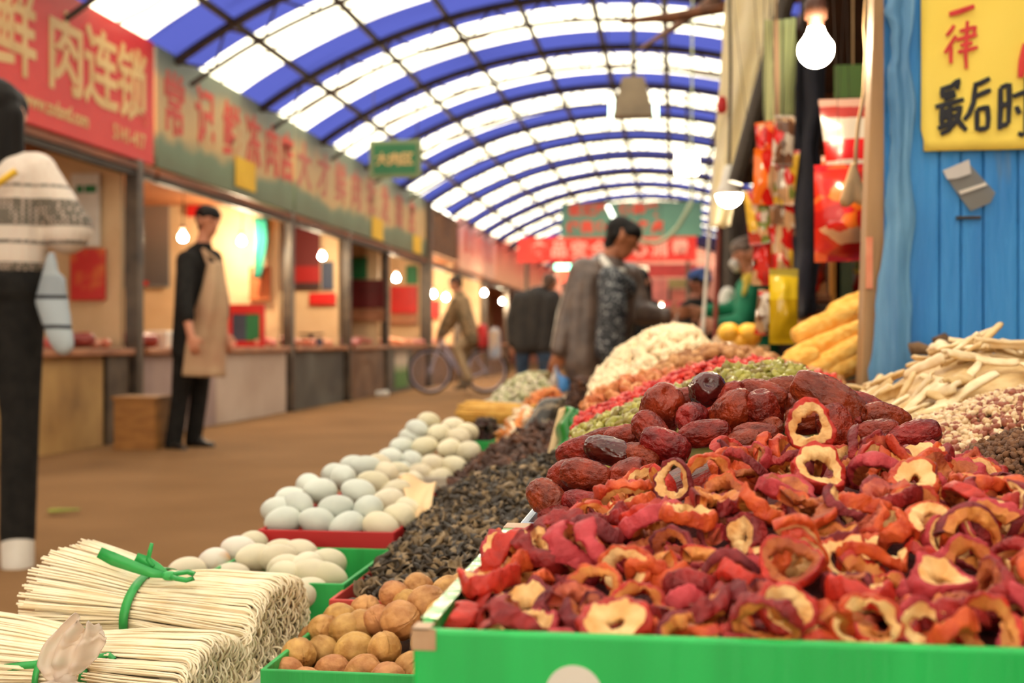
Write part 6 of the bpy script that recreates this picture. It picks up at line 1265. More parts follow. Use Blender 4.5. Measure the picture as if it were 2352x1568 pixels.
# ------------------------------------------------------------------ hawthorn crate
cr = tray('hawthorn_crate', CX0 - 0.006, CX1 + 0.006, CY0 - 0.006, CY1 + 0.006, TZ, CZT, mat('bright_green_crate', H(18,196,90), H(12,172,76), 7, 0.42, 0.08, 50, stretch=(4,4,0.25), spec=0.5), 'bright green carton crate filled with dried hawthorn rings', 'crate', 0.006)
lc = cr.location
mb = MB(); q = P(1318, 1582, CY0 - 0.006); mb.lathe([(0.0001, 0), (0.0085, 0), (0.0085, 0.0006), (0.0001, 0.0006)], 40, 0, T(q.x - lc.x, -(CY1 - CY0) / 2 - 0.006, q.z - lc.z - 0.002) @ rmat(PI / 2) @ Matrix.Diagonal((1.4, 1.4, 1, 1)))
mb.build('printed_disc', M['white'], cr)
mb = MB(); hx = -(CX1 - CX0) / 2 - 0.0065; hy = -(CY1 - CY0) / 2 - 0.0066; hz_ = CZT - TZ
mb.box((hx, hy, hz_ - 0.0085), (hx + 0.0105, hy + 0.0006, hz_ + 0.0006)); mb.box((hx, hy, hz_), (hx + 0.0078, hy + 0.012, hz_ + 0.0006)); mb.build('corner_tape', mat('torn_tan_tape', H(196,160,124), H(170,130,96), 40, 0.4), cr)
mb = MB(); mb.box((hx, hy + 0.02, hz_), (hx + 0.0075, -hy - 0.01, hz_ + 0.0006)); mb.build('rim_tape', mat('shiny_green_tape', H(130,190,120), H(110,172,104), 20, 0.15, 0.3, 60, spec=0.8), cr)
mb = MB(); mb.box((hx - 0.0004, -hy - 0.02, hz_ - 0.012), (hx + 0.016, -hy + 0.001, hz_ + 0.001)); mb.build('corner_tape', bpy.data.materials['torn_tan_tape'], cr)
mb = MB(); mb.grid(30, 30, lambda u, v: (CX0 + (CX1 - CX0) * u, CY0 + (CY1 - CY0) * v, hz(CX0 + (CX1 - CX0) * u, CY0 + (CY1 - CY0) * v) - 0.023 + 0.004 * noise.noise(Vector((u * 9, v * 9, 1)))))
o = mb.build('hawthorn_filler', mat('dark_gap_filler', H(96,26,22), H(60,20,18), 120, 0.8, 0.4), smooth=True); at_base(o, (0, 0.6, 0.6)); tag(o, 'dark filler mound under the hawthorn rings, coloured like the shaded gaps', 'dried fruit', None, 'stuff')  # added filler; shade of the gaps between rings is put into its colour
peelm = [('deep red', mat('peel_deep_red', H(166,36,34), H(118,28,30), 120, 0.5, 0.6, 200)), ('bright red', mat('peel_bright_red', H(206,50,32), H(164,36,26), 120, 0.45, 0.3, 260)), ('pink red', mat('peel_pink_red', H(200,66,74), H(166,44,50), 130, 0.6, 0.35, 260)),
         ('orange red', mat('peel_orange_red', H(216,92,38), H(182,54,28), 120, 0.5, 0.35, 260)), ('dusky maroon', mat('peel_dusky_maroon', H(140,46,50), H(104,32,38), 120, 0.65, 0.4, 260))]
flm = [('cream', mat('flesh_cream', H(240,200,138), H(222,156,84), 110, 0.6, 0.3, 240, ramp=(0.4, 0.72))), ('golden', mat('flesh_golden', H(220,146,70), H(190,98,42), 110, 0.55, 0.3, 240)), ('amber', mat('flesh_amber', H(196,108,50), H(150,62,34), 110, 0.55, 0.35, 240)), ('rosy', mat('flesh_rosy', H(206,104,70), H(160,54,42), 110, 0.55, 0.35, 240))]
hv = [haw_meshes(*sp) for sp in HAW_SPEC]
for f_, p_ in hv: f_.materials.append(flm[0][1]); p_.materials.append(peelm[0][1])
def put_haw(k, s_, loc, quat, fi, pi, zs=(1.0, 1.15)):
    o = bpy.data.objects.new('hawthorn_ring', hv[k][0]); COL.objects.link(o); o.location = loc; o.rotation_mode = 'QUATERNION'; o.rotation_quaternion = quat; o.scale = (s_ * zs[0], s_ * zs[0], s_ * zs[1])
    p = bpy.data.objects.new('peel', hv[k][1]); COL.objects.link(p); p.parent = o
    for ob, m in ((o, flm[fi][1]), (p, peelm[pi][1])): ob.material_slots[0].link = 'OBJECT'; ob.material_slots[0].material = m
    o['_f'] = fi; o['_p'] = pi; return o
HCUT = -0.0155
def ridge_top(px): return float(np.interp(px, [1100, 1180, 1250, 1330, 1400, 1480, 1560, 1640, 1700, 1760, 1860, 1960, 2050, 2150, 2250, 2352], [1275, 1238, 1215, 1190, 1140, 1060, 1040, 1010, 990, 1010, 1020, 990, 990, 975, 1058, 1125]))
rd = random.Random(5); haws = []
# rings that stand out in the photograph: (px, py, Y, width px, axis towards the eye, ring kind, flesh, peel)
HERO = [(1860, 978, 0.735, 116, (-0.1, -1, 0.12), 10, 0, 1, 'big cream ring standing face-on at the top of the hawthorn heap'), (1880, 1080, 0.715, 126, (0.05, -0.75, 0.7), 5, 0, 1, 'pale ring with dark round hole below the topmost ring'),
        (1548, 1102, 0.72, 100, (-0.55, -1, 0.1), 1, 0, 4, 'narrow pale ring standing upright at the left of the upper heap'), (1628, 1092, 0.725, 112, (0.15, -1, 0.15), 6, 1, 3, 'golden ring standing beside the narrow pale ring'),
        (1806, 1398, 0.520, 132, (0.15, -1, 0.35), 8, 0, 1, 'nearly closed cream slice with star core by the front board'), (1992, 1434, 0.515, 150, (0, -1, 0.3), 6, 0, 3, 'wide open cream ring at the front board, right of the closed slice'),
        (2125, 1440, 0.515, 130, (0.1, -1, 0.25), 4, 0, 2, 'arched cream ring third along the right of the front board'), (2270, 1442, 0.515, 150, (-0.1, -1, 0.3), 1, 1, 1, 'big golden ring farthest right on the front board'),
        (1440, 1310, 0.585, 128, (-0.35, -0.9, 0.3), 5, 0, 3, 'cream ring with broken side over another ring, left of centre'), (1368, 1352, 0.565, 130, (-0.2, -0.9, 0.45), 1, 1, 3, 'golden ring lying under the broken cream ring'),
        (1468, 1390, 0.545, 120, (0.05, -0.9, 0.45), 6, 1, 1, 'golden ring with ragged hole near the front left'), (1940, 1288, 0.60, 140, (0, -0.65, 0.8), 10, 0, 3, 'oval orange rimmed ring lying flat in the middle of the heap'),
        (2098, 1108, 0.70, 120, (0.1, -0.6, 0.8), 8, 0, 3, 'ring with puckered core on the upper right slope'), (2090, 1175, 0.665, 130, (-0.1, -0.8, 0.6), 1, 1, 3, 'double looking golden ring below the puckered one'),
        (2180, 1240, 0.63, 130, (0.4, -0.8, 0.5), 6, 0, 2, 'pale thick ring on the right slope'), (1548, 1262, 0.62, 110, (-0.6, -0.9, 0.1), 1, 2, 4, 'amber ring standing edgewise left of the middle'),
        (1655, 1230, 0.65, 110, (0.3, -0.75, 0.6), 6, 2, 4, 'amber ring half hidden in the upper middle'), (1715, 1232, 0.63, 110, (-0.9, -0.7, 0.25), 8, 0, 0, 'slice standing on edge with white inner wall, mid heap'),
        (2160, 1335, 0.56, 140, (0.2, -0.4, 1), 2, 0, 2, 'flat ring showing pink rim at lower right')]
for px, py, Y, w_, axv, k, fi, pi, lb in HERO:
    R_ = HAW_SPEC[k][1]; s_ = w_ * mpp(Y) / 2 / R_ * 0.98
    o = put_haw(k, s_, P(px, py, Y), axis_rot(axv, rd.uniform(0, 6)), fi, pi); o['_l'] = lb; haws.append(o)
hero_xy = [proj(o.location) for o in haws]
for (k, s_, x, y, z, ex, ey_, ez_) in HAWS:
    pr = proj((x, y, z))
    if any((pr[0] - a) ** 2 + (pr[1] - b) ** 2 < 52 ** 2 for a, b in hero_xy) and z > hz(x, y) - 0.016: continue
    if z - hz(x, y) < HCUT: continue
    over = ridge_top(pr[0]) - (pr[1] - 36)
    if over > 55: continue
    if over > 0: z -= over * mpp(y)
    fi = rd.choices((0, 1, 2, 3), (0.28, 0.30, 0.22, 0.20))[0]; pi = rd.choices((0, 1, 2, 3, 4), (0.24, 0.20, 0.12, 0.28, 0.16))[0]
    o = put_haw(k, s_, (x, y, z), Euler((ex, ey_, ez_)).to_quaternion(), fi, pi, (1.10, 1.4)); haws.append(o)
# rings climbing the back of the heap, against the jujubes
def ridge(px): return float(np.interp(px, [1280, 1420, 1520, 1640, 1740, 1860, 1960, 2100, 2240, 2380], [1228, 1160, 1114, 1072, 1050, 1066, 1066, 1052, 1102, 1160]))
for row, (Y_, dy_) in enumerate(((0.786, -10), (0.768, 16))):
    for px in range(1300 + 23 * row, 2380, 46):
        if any((px - a) ** 2 + (ridge(px) + dy_ - b) ** 2 < 45 ** 2 for a, b in hero_xy): continue
        k = rd.randrange(12); o = put_haw(k, rd.uniform(0.95, 1.2), P(px + rd.uniform(-10, 10), max(ridge(px) + dy_ + rd.uniform(-8, 8), ridge_top(px) + 40), Y_), axis_rot((rd.gauss(0, 0.6), -rd.uniform(0.1, 1), rd.uniform(0.2, 1)), rd.uniform(0, 6)), rd.choices((0, 1, 2, 3), (0.28, 0.30, 0.22, 0.20))[0], rd.randrange(5), (1.1, 1.4)); haws.append(o)
print('HAWS', len(haws))
HGRP = 'dried hawthorn rings in the green crate'; names = {}
for o in haws:
    if o.get('_l'): lb = o['_l']; tag(o, lb, 'dried fruit', HGRP); del o['_l']; o['_done'] = 1; continue
    n_ = (o.rotation_quaternion @ Vector((0, 0, 1))); vw = (Vector(o.location) - cam.location).normalized(); fc = abs(n_.dot(vw))
    tilt = 'facing out' if fc > 0.72 else 'slanting' if fc > 0.38 else 'edge-on'
    px, py = proj(o.location)
    h_ = (py - 960) / 500 ; reg = ('front' if h_ > 0.76 else 'lower' if h_ > 0.52 else 'middle' if h_ > 0.28 else 'upper') + ' ' + ('far-left' if px < 1330 else 'left' if px < 1620 else 'centre' if px < 1900 else 'right' if px < 2150 else 'far-right')
    base = '%s-fleshed %s hawthorn ring %s in the heap\'s %s' % (flm[o['_f']][0], peelm[o['_p']][0], tilt, reg); names.setdefault(base, []).append((px, o))
for base, l in names.items():
    l.sort(key=lambda t: t[0])
    for i, (_, o) in enumerate(l): tag(o, base if len(l) == 1 else base + ', ' + ORD[i] + ' from left', 'dried fruit', HGRP)
for o in haws:
    for k in ('_f', '_p', '_done'):
        if k in o: del o[k]
# ------------------------------------------------------------------ jujubes
jm = [mat('jujube_skin', H(152,42,20), H(104,24,13), 70, 0.36, 0.5, 150, coat=0.10, rnd=0.22, spec=0.35), mat('dark_jujube_skin', H(88,20,18), H(58,14,14), 70, 0.22, 0.15, 150, coat=0.3, rnd=0.15, spec=0.45)]
scar = mat('jujube_stem_scar', H(96,50,36), H(44,22,18), 300, 0.7)
jv = [jujube_mesh(k) for k in range(1, 7)]
for j_ in jv: j_.materials.append(jm[0])
mb = MB(); mb.lathe([(0.0001, 0.0148), (0.0012, 0.0156), (0.0030, 0.0162), (0.0036, 0.0150), (0.0001, 0.0145)], 12); scar_me = mb.mesh('stem_scar'); scar_me.materials.append(scar)
# px, py, Y, length px, width px, image angle deg (long axis), depth tilt, dark, note
JJ = [(1625,898,0.96,96,82,80,0.9,1,'shiny dark jujube perched topmost at left, pit towards the viewer'), (1521,938,0.95,112,102,70,0.75,0,'large wrinkled jujube below the topmost dark one, at left'), (1592,962,0.925,92,74,160,0.9,0,'jujube showing its brown pit under the topmost dark one'),
      (1684,946,0.92,104,92,40,0.55,0,'smooth red jujube with stem dent, left of the crowd at centre'), (1752,944,0.91,96,82,100,0.3,0,'upright wrinkled jujube above the topmost hawthorn ring, to its left'), (1668,915,0.955,96,66,35,0.4,0,'jujube behind the smooth dented one'),
      (1752,905,0.955,112,60,-15,0.3,0,'long jujube lying at the back, beside the biggest one'), (1800,895,0.985,100,60,10,0.4,0,'jujube at the very back, left of the biggest one'), (1906,920,0.93,192,94,-31,0.15,0,'biggest long jujube slanting down to the right'),
      (1990,930,0.97,90,52,-25,0.4,0,'orange red jujube half hidden behind the biggest one'), (2036,960,0.915,112,68,-12,-0.35,0,'jujube with pit pointing right, at the right end'), (2014,992,0.885,100,58,12,0.3,0,'rounded jujube below the right end one'),
      (2098,1002,0.87,120,66,20,0.3,0,'jujube lowest at right, touching hawthorn peel'), (1497,992,0.905,104,74,-50,0.4,0,'jujube under the large wrinkled one, at left'), (1528,1022,0.87,118,76,-20,0.2,0,'plump jujube in the middle of the left group'),
      (1618,996,0.88,122,66,12,0.2,0,'dark wrinkled jujube at the centre front'), (1735,998,0.875,104,58,5,0.3,0,'jujube just left of the topmost hawthorn ring'), (1772,985,0.89,66,52,60,0.8,0,'small jujube peeking beside the topmost hawthorn ring'),
      (1398,1035,0.875,114,66,-12,0.35,1,'glossy dark jujube with pit at its left end'), (1330,1036,0.90,110,66,20,0.4,0,'jujube behind the glossy dark one, far left'), (1385,1006,0.94,110,46,15,0.3,0,'thin looking jujube at the back left'),
      (1432,1004,0.925,96,60,10,0.3,0,'jujube behind the glossy dark one, to its right'), (1345,1092,0.845,122,74,-8,0.2,0,'long orange red jujube in the second row at left'), (1312,1090,0.875,110,78,20,0.5,0,'jujube tucked behind the long orange red one'),
      (1438,1094,0.845,108,76,30,0.4,0,'crinkled jujube next to the left hawthorn rings'), (1258,1146,0.825,96,80,-35,0.5,0,'leftmost jujube at the tub corner'), (1345,1160,0.815,116,68,-10,0.25,0,'jujube in the lowest row beside the leftmost one'),
      (1920,978,0.90,100,84,-70,0.3,0,'rough jujube under the biggest one, behind the topmost ring'), (1700,1020,0.87,100,64,20,0.3,0,'jujube low at the centre, edged by hawthorn'), (1575,920,0.985,100,62,10,0.3,0,'dim jujube far back at left'),
      (1860,960,0.93,110,70,10,0.3,0,'jujube hidden mostly behind the topmost ring'), (1960,965,0.925,100,64,-20,0.3,0,'jujube in shade below the biggest one'), (1470,1050,0.87,100,66,-10,0.3,0,'jujube under the plump one'), (1650,965,0.94,90,70,10,0.4,0,'jujube in shade behind the dented one'),
      (1280,1185,0.815,90,60,5,0.3,0,'jujube in the tub below the leftmost one'), (1400,1190,0.81,100,60,-5,0.3,0,'jujube deep in the tub behind the hawthorn'), (1830,935,0.96,96,66,20,0.3,0,'jujube in shade left of the biggest one')]
for i, (px, py, Y, ln, wd, an, dp, dk_, lb) in enumerate(JJ):
    an = math.radians(an); fs_ = math.sqrt(max(0.05, 1 - dp * dp)); axv = Vector((math.cos(an) * fs_, -dp, math.sin(an) * fs_))
    o = bpy.data.objects.new('jujube', jv[i % 6]); COL.objects.link(o); o.location = P(px, py, Y)
    R_ = wd * mpp(Y) / 2; L_ = max(2.3 * R_, ln * mpp(Y) / max(0.75, fs_)) if dp < 0.7 else 2.5 * R_
    o.rotation_mode = 'QUATERNION'; o.rotation_quaternion = axis_rot(axv, RND.uniform(0, 6)); o.scale = (R_ / 0.0148, R_ / 0.0148, L_ / 0.0395)
    o.material_slots[0].link = 'OBJECT'; o.material_slots[0].material = jm[dk_]
    st = bpy.data.objects.new('stem_scar', scar_me); COL.objects.link(st); st.parent = o
    tag(o, lb, 'dried fruit', 'jujubes heaped behind the hawthorn')
hj = lambda x, y: float(np.interp(x, [-0.10, -0.05, 0.0, 0.05, 0.1, 0.15, 0.2, 0.25], [0.640, 0.650, 0.680, 0.700, 0.708, 0.700, 0.675, 0.65])) - 0.9 * max(0, 0.86 - y) - 0.4 * max(0, y - 0.98)
mb = MB(); mb.grid(24, 20, lambda u, v: (-0.098 + 0.34 * u, 0.805 + 0.25 * v, hj(-0.098 + 0.34 * u, 0.805 + 0.25 * v) - 0.012 + 0.006 * noise.noise(Vector((u * 12, v * 9, 0)))))
o = mb.build('jujube_layer', jm[0], smooth=True); at_base(o, (0.07, 0.92, 0.62)); tag(o, 'lower layer of wrinkled jujubes filling the tub', 'dried fruit', None, 'stuff')
tray('jujube_tub', -0.104, 0.25, 0.798, 1.062, TZ, 0.648, blue_tub, 'pale blue plastic tub holding the jujubes', 'tub', 0.006)
# ------------------------------------------------------------------ pale root slices, seeds, brown granules at the right
rtm = [mat('root_slice_a', H(246,224,184), H(232,200,150), 60, 0.6, 0.1, 90), mat('root_slice_b', H(226,194,140), H(206,166,108), 60, 0.6, 0.1, 90)]
def root_me(seed):
    rd = random.Random(seed); L_ = rd.uniform(0.045, 0.075); W_ = rd.uniform(0.012, 0.019); bend = rd.uniform(-0.25, 0.35); mb = MB(); ph = rd.uniform(0, 6)
    def fn(u, v):
        s_ = (v - 0.5) * L_; w = W_ * (0.35 + 0.65 * math.sin(PI * (0.08 + 0.84 * v)) ** 0.7) * (1 + 0.15 * math.sin(ph + 7 * v))
        return ((u - 0.5) * w + bend * 4 * s_ * s_ / L_ * 0.4, s_, bend * s_ * s_ * 5 + 0.0035 * math.cos((u - 0.5) * 3) + 0.001 * noise.noise(Vector((u * 3, v * 9, seed))))
    mb.sheet(7, 16, fn, rd.uniform(0.0028, 0.0048)); me = mb.mesh('root_slice'); me.polygons.foreach_set('use_smooth', [True] * len(me.polygons)); me.materials.append(rtm[0]); return me
rv = [root_me(k) for k in range(8)]
hro = lambda x, y: 0.655 + (0.083 * math.exp(-(((x - 0.37) / 0.13) ** 2)) + 0.004) * max(0, 1 - ((y - 1.50) / 0.30) ** 2) + (0.02 if x > 0.3 else 0.02 * max(0, (x - 0.2) / 0.1))
rd = random.Random(31); ro = []
for i in range(120):
    for _ in range(20):
        x = rd.uniform(0.215, 0.56); y = rd.uniform(1.27, 1.66)
        if 1: break
    z = hro(x, y); e = 0.006; nn = Vector((-(hro(x + e, y) - hro(x - e, y)) / (2 * e), -(hro(x, y + e) - hro(x, y - e)) / (2 * e), 1)).normalized()
    o = bpy.data.objects.new('root_slice', rv[i % 8]); COL.objects.link(o); o.location = (x, y, z + 0.004 + 0.006 * rd.random()); o.rotation_mode = 'QUATERNION'
    o.rotation_quaternion = nn.to_track_quat('Z', 'Y') @ Euler((rd.gauss(0, 0.22), rd.gauss(0, 0.35), rd.uniform(0, 6.3))).to_quaternion(); s_ = rd.uniform(0.8, 1.15); o.scale = (s_, s_, s_)
    o.material_slots[0].link = 'OBJECT'; o.material_slots[0].material = rtm[0 if rd.random() < 0.72 else 1]; ro.append(o)
label_rows(ro, 9, 'pale root slice, %s band of the heap, %s', 'dried root', 'root slices before the blue planks', ['lowest', 'second', 'third', 'fourth', 'fifth', 'sixth', 'seventh', 'eighth', 'topmost'])
mb = MB(); mb.grid(24, 24, lambda u, v: (0.20 + 0.37 * u, 1.25 + 0.43 * v, hro(0.20 + 0.37 * u, 1.25 + 0.43 * v) - 0.006)); o = mb.build('root_chips', rtm[1], smooth=True); at_base(o, (0.38, 1.45, 0.65)); tag(o, 'tan root chips filling the tray under the slices', 'dried root', None, 'stuff')
tray('root_tray', 0.195, 0.575, 1.245, 1.69, TZ, 0.655, pale_box, 'pale tray under the root slices', 'tray')
sdv = [v_ico(1, (0.0030, 0.0030, 0.0044), 0.25, k + 50) for k in range(3)]
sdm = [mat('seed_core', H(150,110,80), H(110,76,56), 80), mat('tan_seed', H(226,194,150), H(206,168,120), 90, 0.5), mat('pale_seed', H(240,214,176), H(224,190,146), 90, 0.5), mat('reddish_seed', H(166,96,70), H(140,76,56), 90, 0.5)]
hsd = lambda x, y: float(np.interp(x, [0.19, 0.235, 0.28, 0.33, 0.40], [0.668, 0.690, 0.706, 0.722, 0.725])) - 0.35 * max(0, 1.12 - y) - 0.03 * max(0, y - 1.2) + 0.002 * noise.noise(Vector((x * 50, y * 50, 0)))
heap('two_tone_seeds', hsd, 0.205, 0.40, 1.06, 1.235, sdv, 2600, sdm, 'heap of tan and reddish seeds before the root slices', 'seeds', 17, 0.001, (0.85, 1.2), drop=0.003)
tray('seed_tray', 0.20, 0.405, 1.055, 1.24, TZ, 0.664, beige_tray, 'beige tray of two tone seeds', 'tray')
grv = [v_ico(1, (0.0032, 0.0026, 0.0024), 0.6, k + 70) for k in range(4)]
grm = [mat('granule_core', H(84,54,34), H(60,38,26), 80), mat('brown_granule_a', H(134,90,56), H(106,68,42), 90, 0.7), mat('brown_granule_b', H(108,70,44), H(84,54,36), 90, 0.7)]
hgr = lambda x, y: float(np.interp(x, [0.225, 0.25, 0.30, 0.36], [0.668, 0.682, 0.702, 0.706])) - 0.5 * max(0, 0.955 - y) + 0.002 * noise.noise(Vector((x * 60, y * 60, 4)))
heap('brown_granules', hgr, 0.232, 0.36, 0.905, 1.045, grv, 1700, grm, 'heap of dark brown granules in the beige tray at right', 'spice', 18, 0.001, (0.8, 1.3), drop=0.003)
gt = tray('granule_tray', 0.222, 0.37, 0.895, 1.052, TZ, 0.672, beige_tray, 'beige plastic tray with rounded rim holding brown granules', 'tray', 0.007)
# ------------------------------------------------------------------ yellow puffed sticks in a carton by the post
pf = mat('yellow_puff', H(252,200,104), H(240,170,66), 60, 0.8, 0.5, 120)
def puff(p0, p1, r, lb, seed):
    a, b = P(*p0), P(*p1); d = b - a; Lg = d.length; zq = d.normalized().to_track_quat('Z', 'Y')
    def fn(t, ph):
        z = 0.5 - math.cos(ph) / 2; rr = math.sin(ph) ** 0.35
        k = 1 + 0.10 * noise.noise(Vector((math.cos(t) * 2, math.sin(t) * 2, z * 8 + seed))) + 0.08 * noise.noise(Vector((math.cos(t) * 6, math.sin(t) * 6, z * 24 + seed)))
        return (math.cos(t) * rr * r * k, math.sin(t) * rr * r * k, z * Lg)
    vs, fs = uv_shape(36, 60, fn); o = link('puffed_stick', mesh_vf('puffed_stick', vs, fs), None, pf); o.location = a; o.rotation_mode = 'QUATERNION'; o.rotation_quaternion = zq
    return tag(o, lb, 'snack', 'yellow puffed sticks in the carton')
puff((1822, 775, 2.10), (2030, 690, 2.16), 0.021, 'upper yellow puffed stick leaning towards the post', 1); puff((1905, 722, 2.18), (2060, 664, 2.24), 0.021, 'topmost yellow puffed stick, farthest back', 2)
puff((1805, 826, 2.06), (2010, 742, 2.12), 0.018, 'middle yellow puffed stick', 3); puff((1838, 868, 2.03), (2020, 770, 2.09), 0.020, 'lower yellow puffed stick near the carton front', 4)
puff((1748, 862, 2.02), (1880, 812, 2.05), 0.017, 'short looking yellow puffed stick lying lowest at left', 5); puff((1895, 862, 2.04), (2020, 810, 2.08), 0.018, 'yellow puffed stick behind the carton rim by the post', 6)
tray('puff_carton', P(1885, 900, 2.0).x, P(1990, 900, 2.0).x + 0.02, 2.0, 2.22, TZ, P(1900, 882, 2.0).z, mat('orange_brown_carton', H(176,104,52), H(146,82,40), 4, 0.6), 'orange brown carton of yellow puffed sticks', 'carton')
slab('low_carton', (P(1745, 880, 2.0).x, 2.0, TZ), (P(1885, 880, 2.0).x - 0.004, 2.2, P(1800, 884, 2.0).z), pale_box, 'pale carton under the lowest puffed sticks', 'carton', 0.003)
# fruit carton and plastic bag farther back
q = P(1722, 850, 3.3); fcz = P(1722, 795, 3.3).z
tray('fruit_carton', P(1660, 850, 3.3).x, P(1768, 850, 3.3).x, 3.3, 3.5, TZ, fcz, mat('plain_carton', H(206,160,104), H(180,134,80), 4, 0.6), 'tan carton holding yellow fruit behind the nuts', 'carton')
yl = mat('yellow_fruit', H(250,194,70), H(236,170,44), 20, 0.5)
for i, (px, py, r, lb) in enumerate([(1675, 768, 26, 'yellow round fruit at the left of the tan carton'), (1720, 770, 27, 'yellow round fruit at the right of the tan carton'), (1698, 790, 24, 'yellow round fruit in front in the tan carton')]):
    r_ = r * mpp(3.38)
    def fr(a, b, r_=r_, i=i):
        d = Vector((math.sin(b) * math.cos(a), math.sin(b) * math.sin(a), math.cos(b))); k = 1 + 0.05 * math.cos(6 * a) * math.sin(b) + 0.06 * noise.noise(d * 3 + Vector((i, 0, 0))); return d * r_ * k
    vs, fs = uv_shape(28, 20, fr); o = link('yellow_fruit', mesh_vf('yellow_fruit', vs, fs), None, yl); o.location = P(px, py, 3.38); tag(o, lb, 'fruit', 'yellow fruit in the tan carton')
pbm = plastic_mat('clear_bag_film', H(240,214,180), 0.25, 0.2)
q = P(1655, 850, 3.15); o = blob('plastic_bag', [((-0.02, 0, 0.03), (0.02, 0, 0.04), 0.04, 0.035), ((0.02, 0, 0.04), (0.05, 0.01, 0.03), 0.03, 0.02), ((-0.01, 0, 0.05), (-0.01, 0.0, 0.085), 0.03, 0.008)], pbm, None, 0.006, 2); o.location = q
for v in o.data.vertices: v.co += Vector((1, 0.6, 0.8)) * 0.004 * noise.noise(v.co * 50)
tag(o, 'shiny clear plastic bag leaning on the tan fruit carton', 'bag')
# ================================================================== people
def V(*a): return Vector(a)
def hand_parts(w, d, side, curl=0.6, s=1.0):
    """palm, four unequal bent fingers and a thumb, from wrist w along d"""
    d = Vector(d).normalized(); sd = Vector(side).normalized(); nrm = d.cross(sd).normalized(); out = []
    k = w + d * 0.085 * s
    out.append((w, w + d * 0.03 * s, 0.024 * s, 0.026 * s))
    for i, (o_, L_) in enumerate(((-0.027, 0.072), (-0.009, 0.082), (0.010, 0.076), (0.028, 0.060))):
        b = w + d * 0.025 * s + sd * o_ * 0.6 * s; kn = k + sd * o_ * s
        out.append((b, kn, 0.016 * s, 0.0125 * s))
        c1 = (d * math.cos(curl) + nrm * math.sin(curl)); c2 = (d * math.cos(curl * 2.1) + nrm * math.sin(curl * 2.1))
        m = kn + c1 * L_ * 0.5 * s; out.append((kn, m, 0.0100 * s, 0.0092 * s)); out.append((m, m + c2 * L_ * 0.5 * s, 0.0092 * s, 0.0075 * s))
    t0 = w + d * 0.025 * s + sd * -0.022 * s; t1 = t0 + (d * 0.6 - sd * 0.8).normalized() * 0.042 * s; t2 = t1 + (d * 0.85 - sd * 0.3 + nrm * 0.4).normalized() * 0.03 * s
    out += [(t0, t1, 0.015 * s, 0.0115 * s), (t1, t2, 0.0112 * s, 0.009 * s)]
    return out
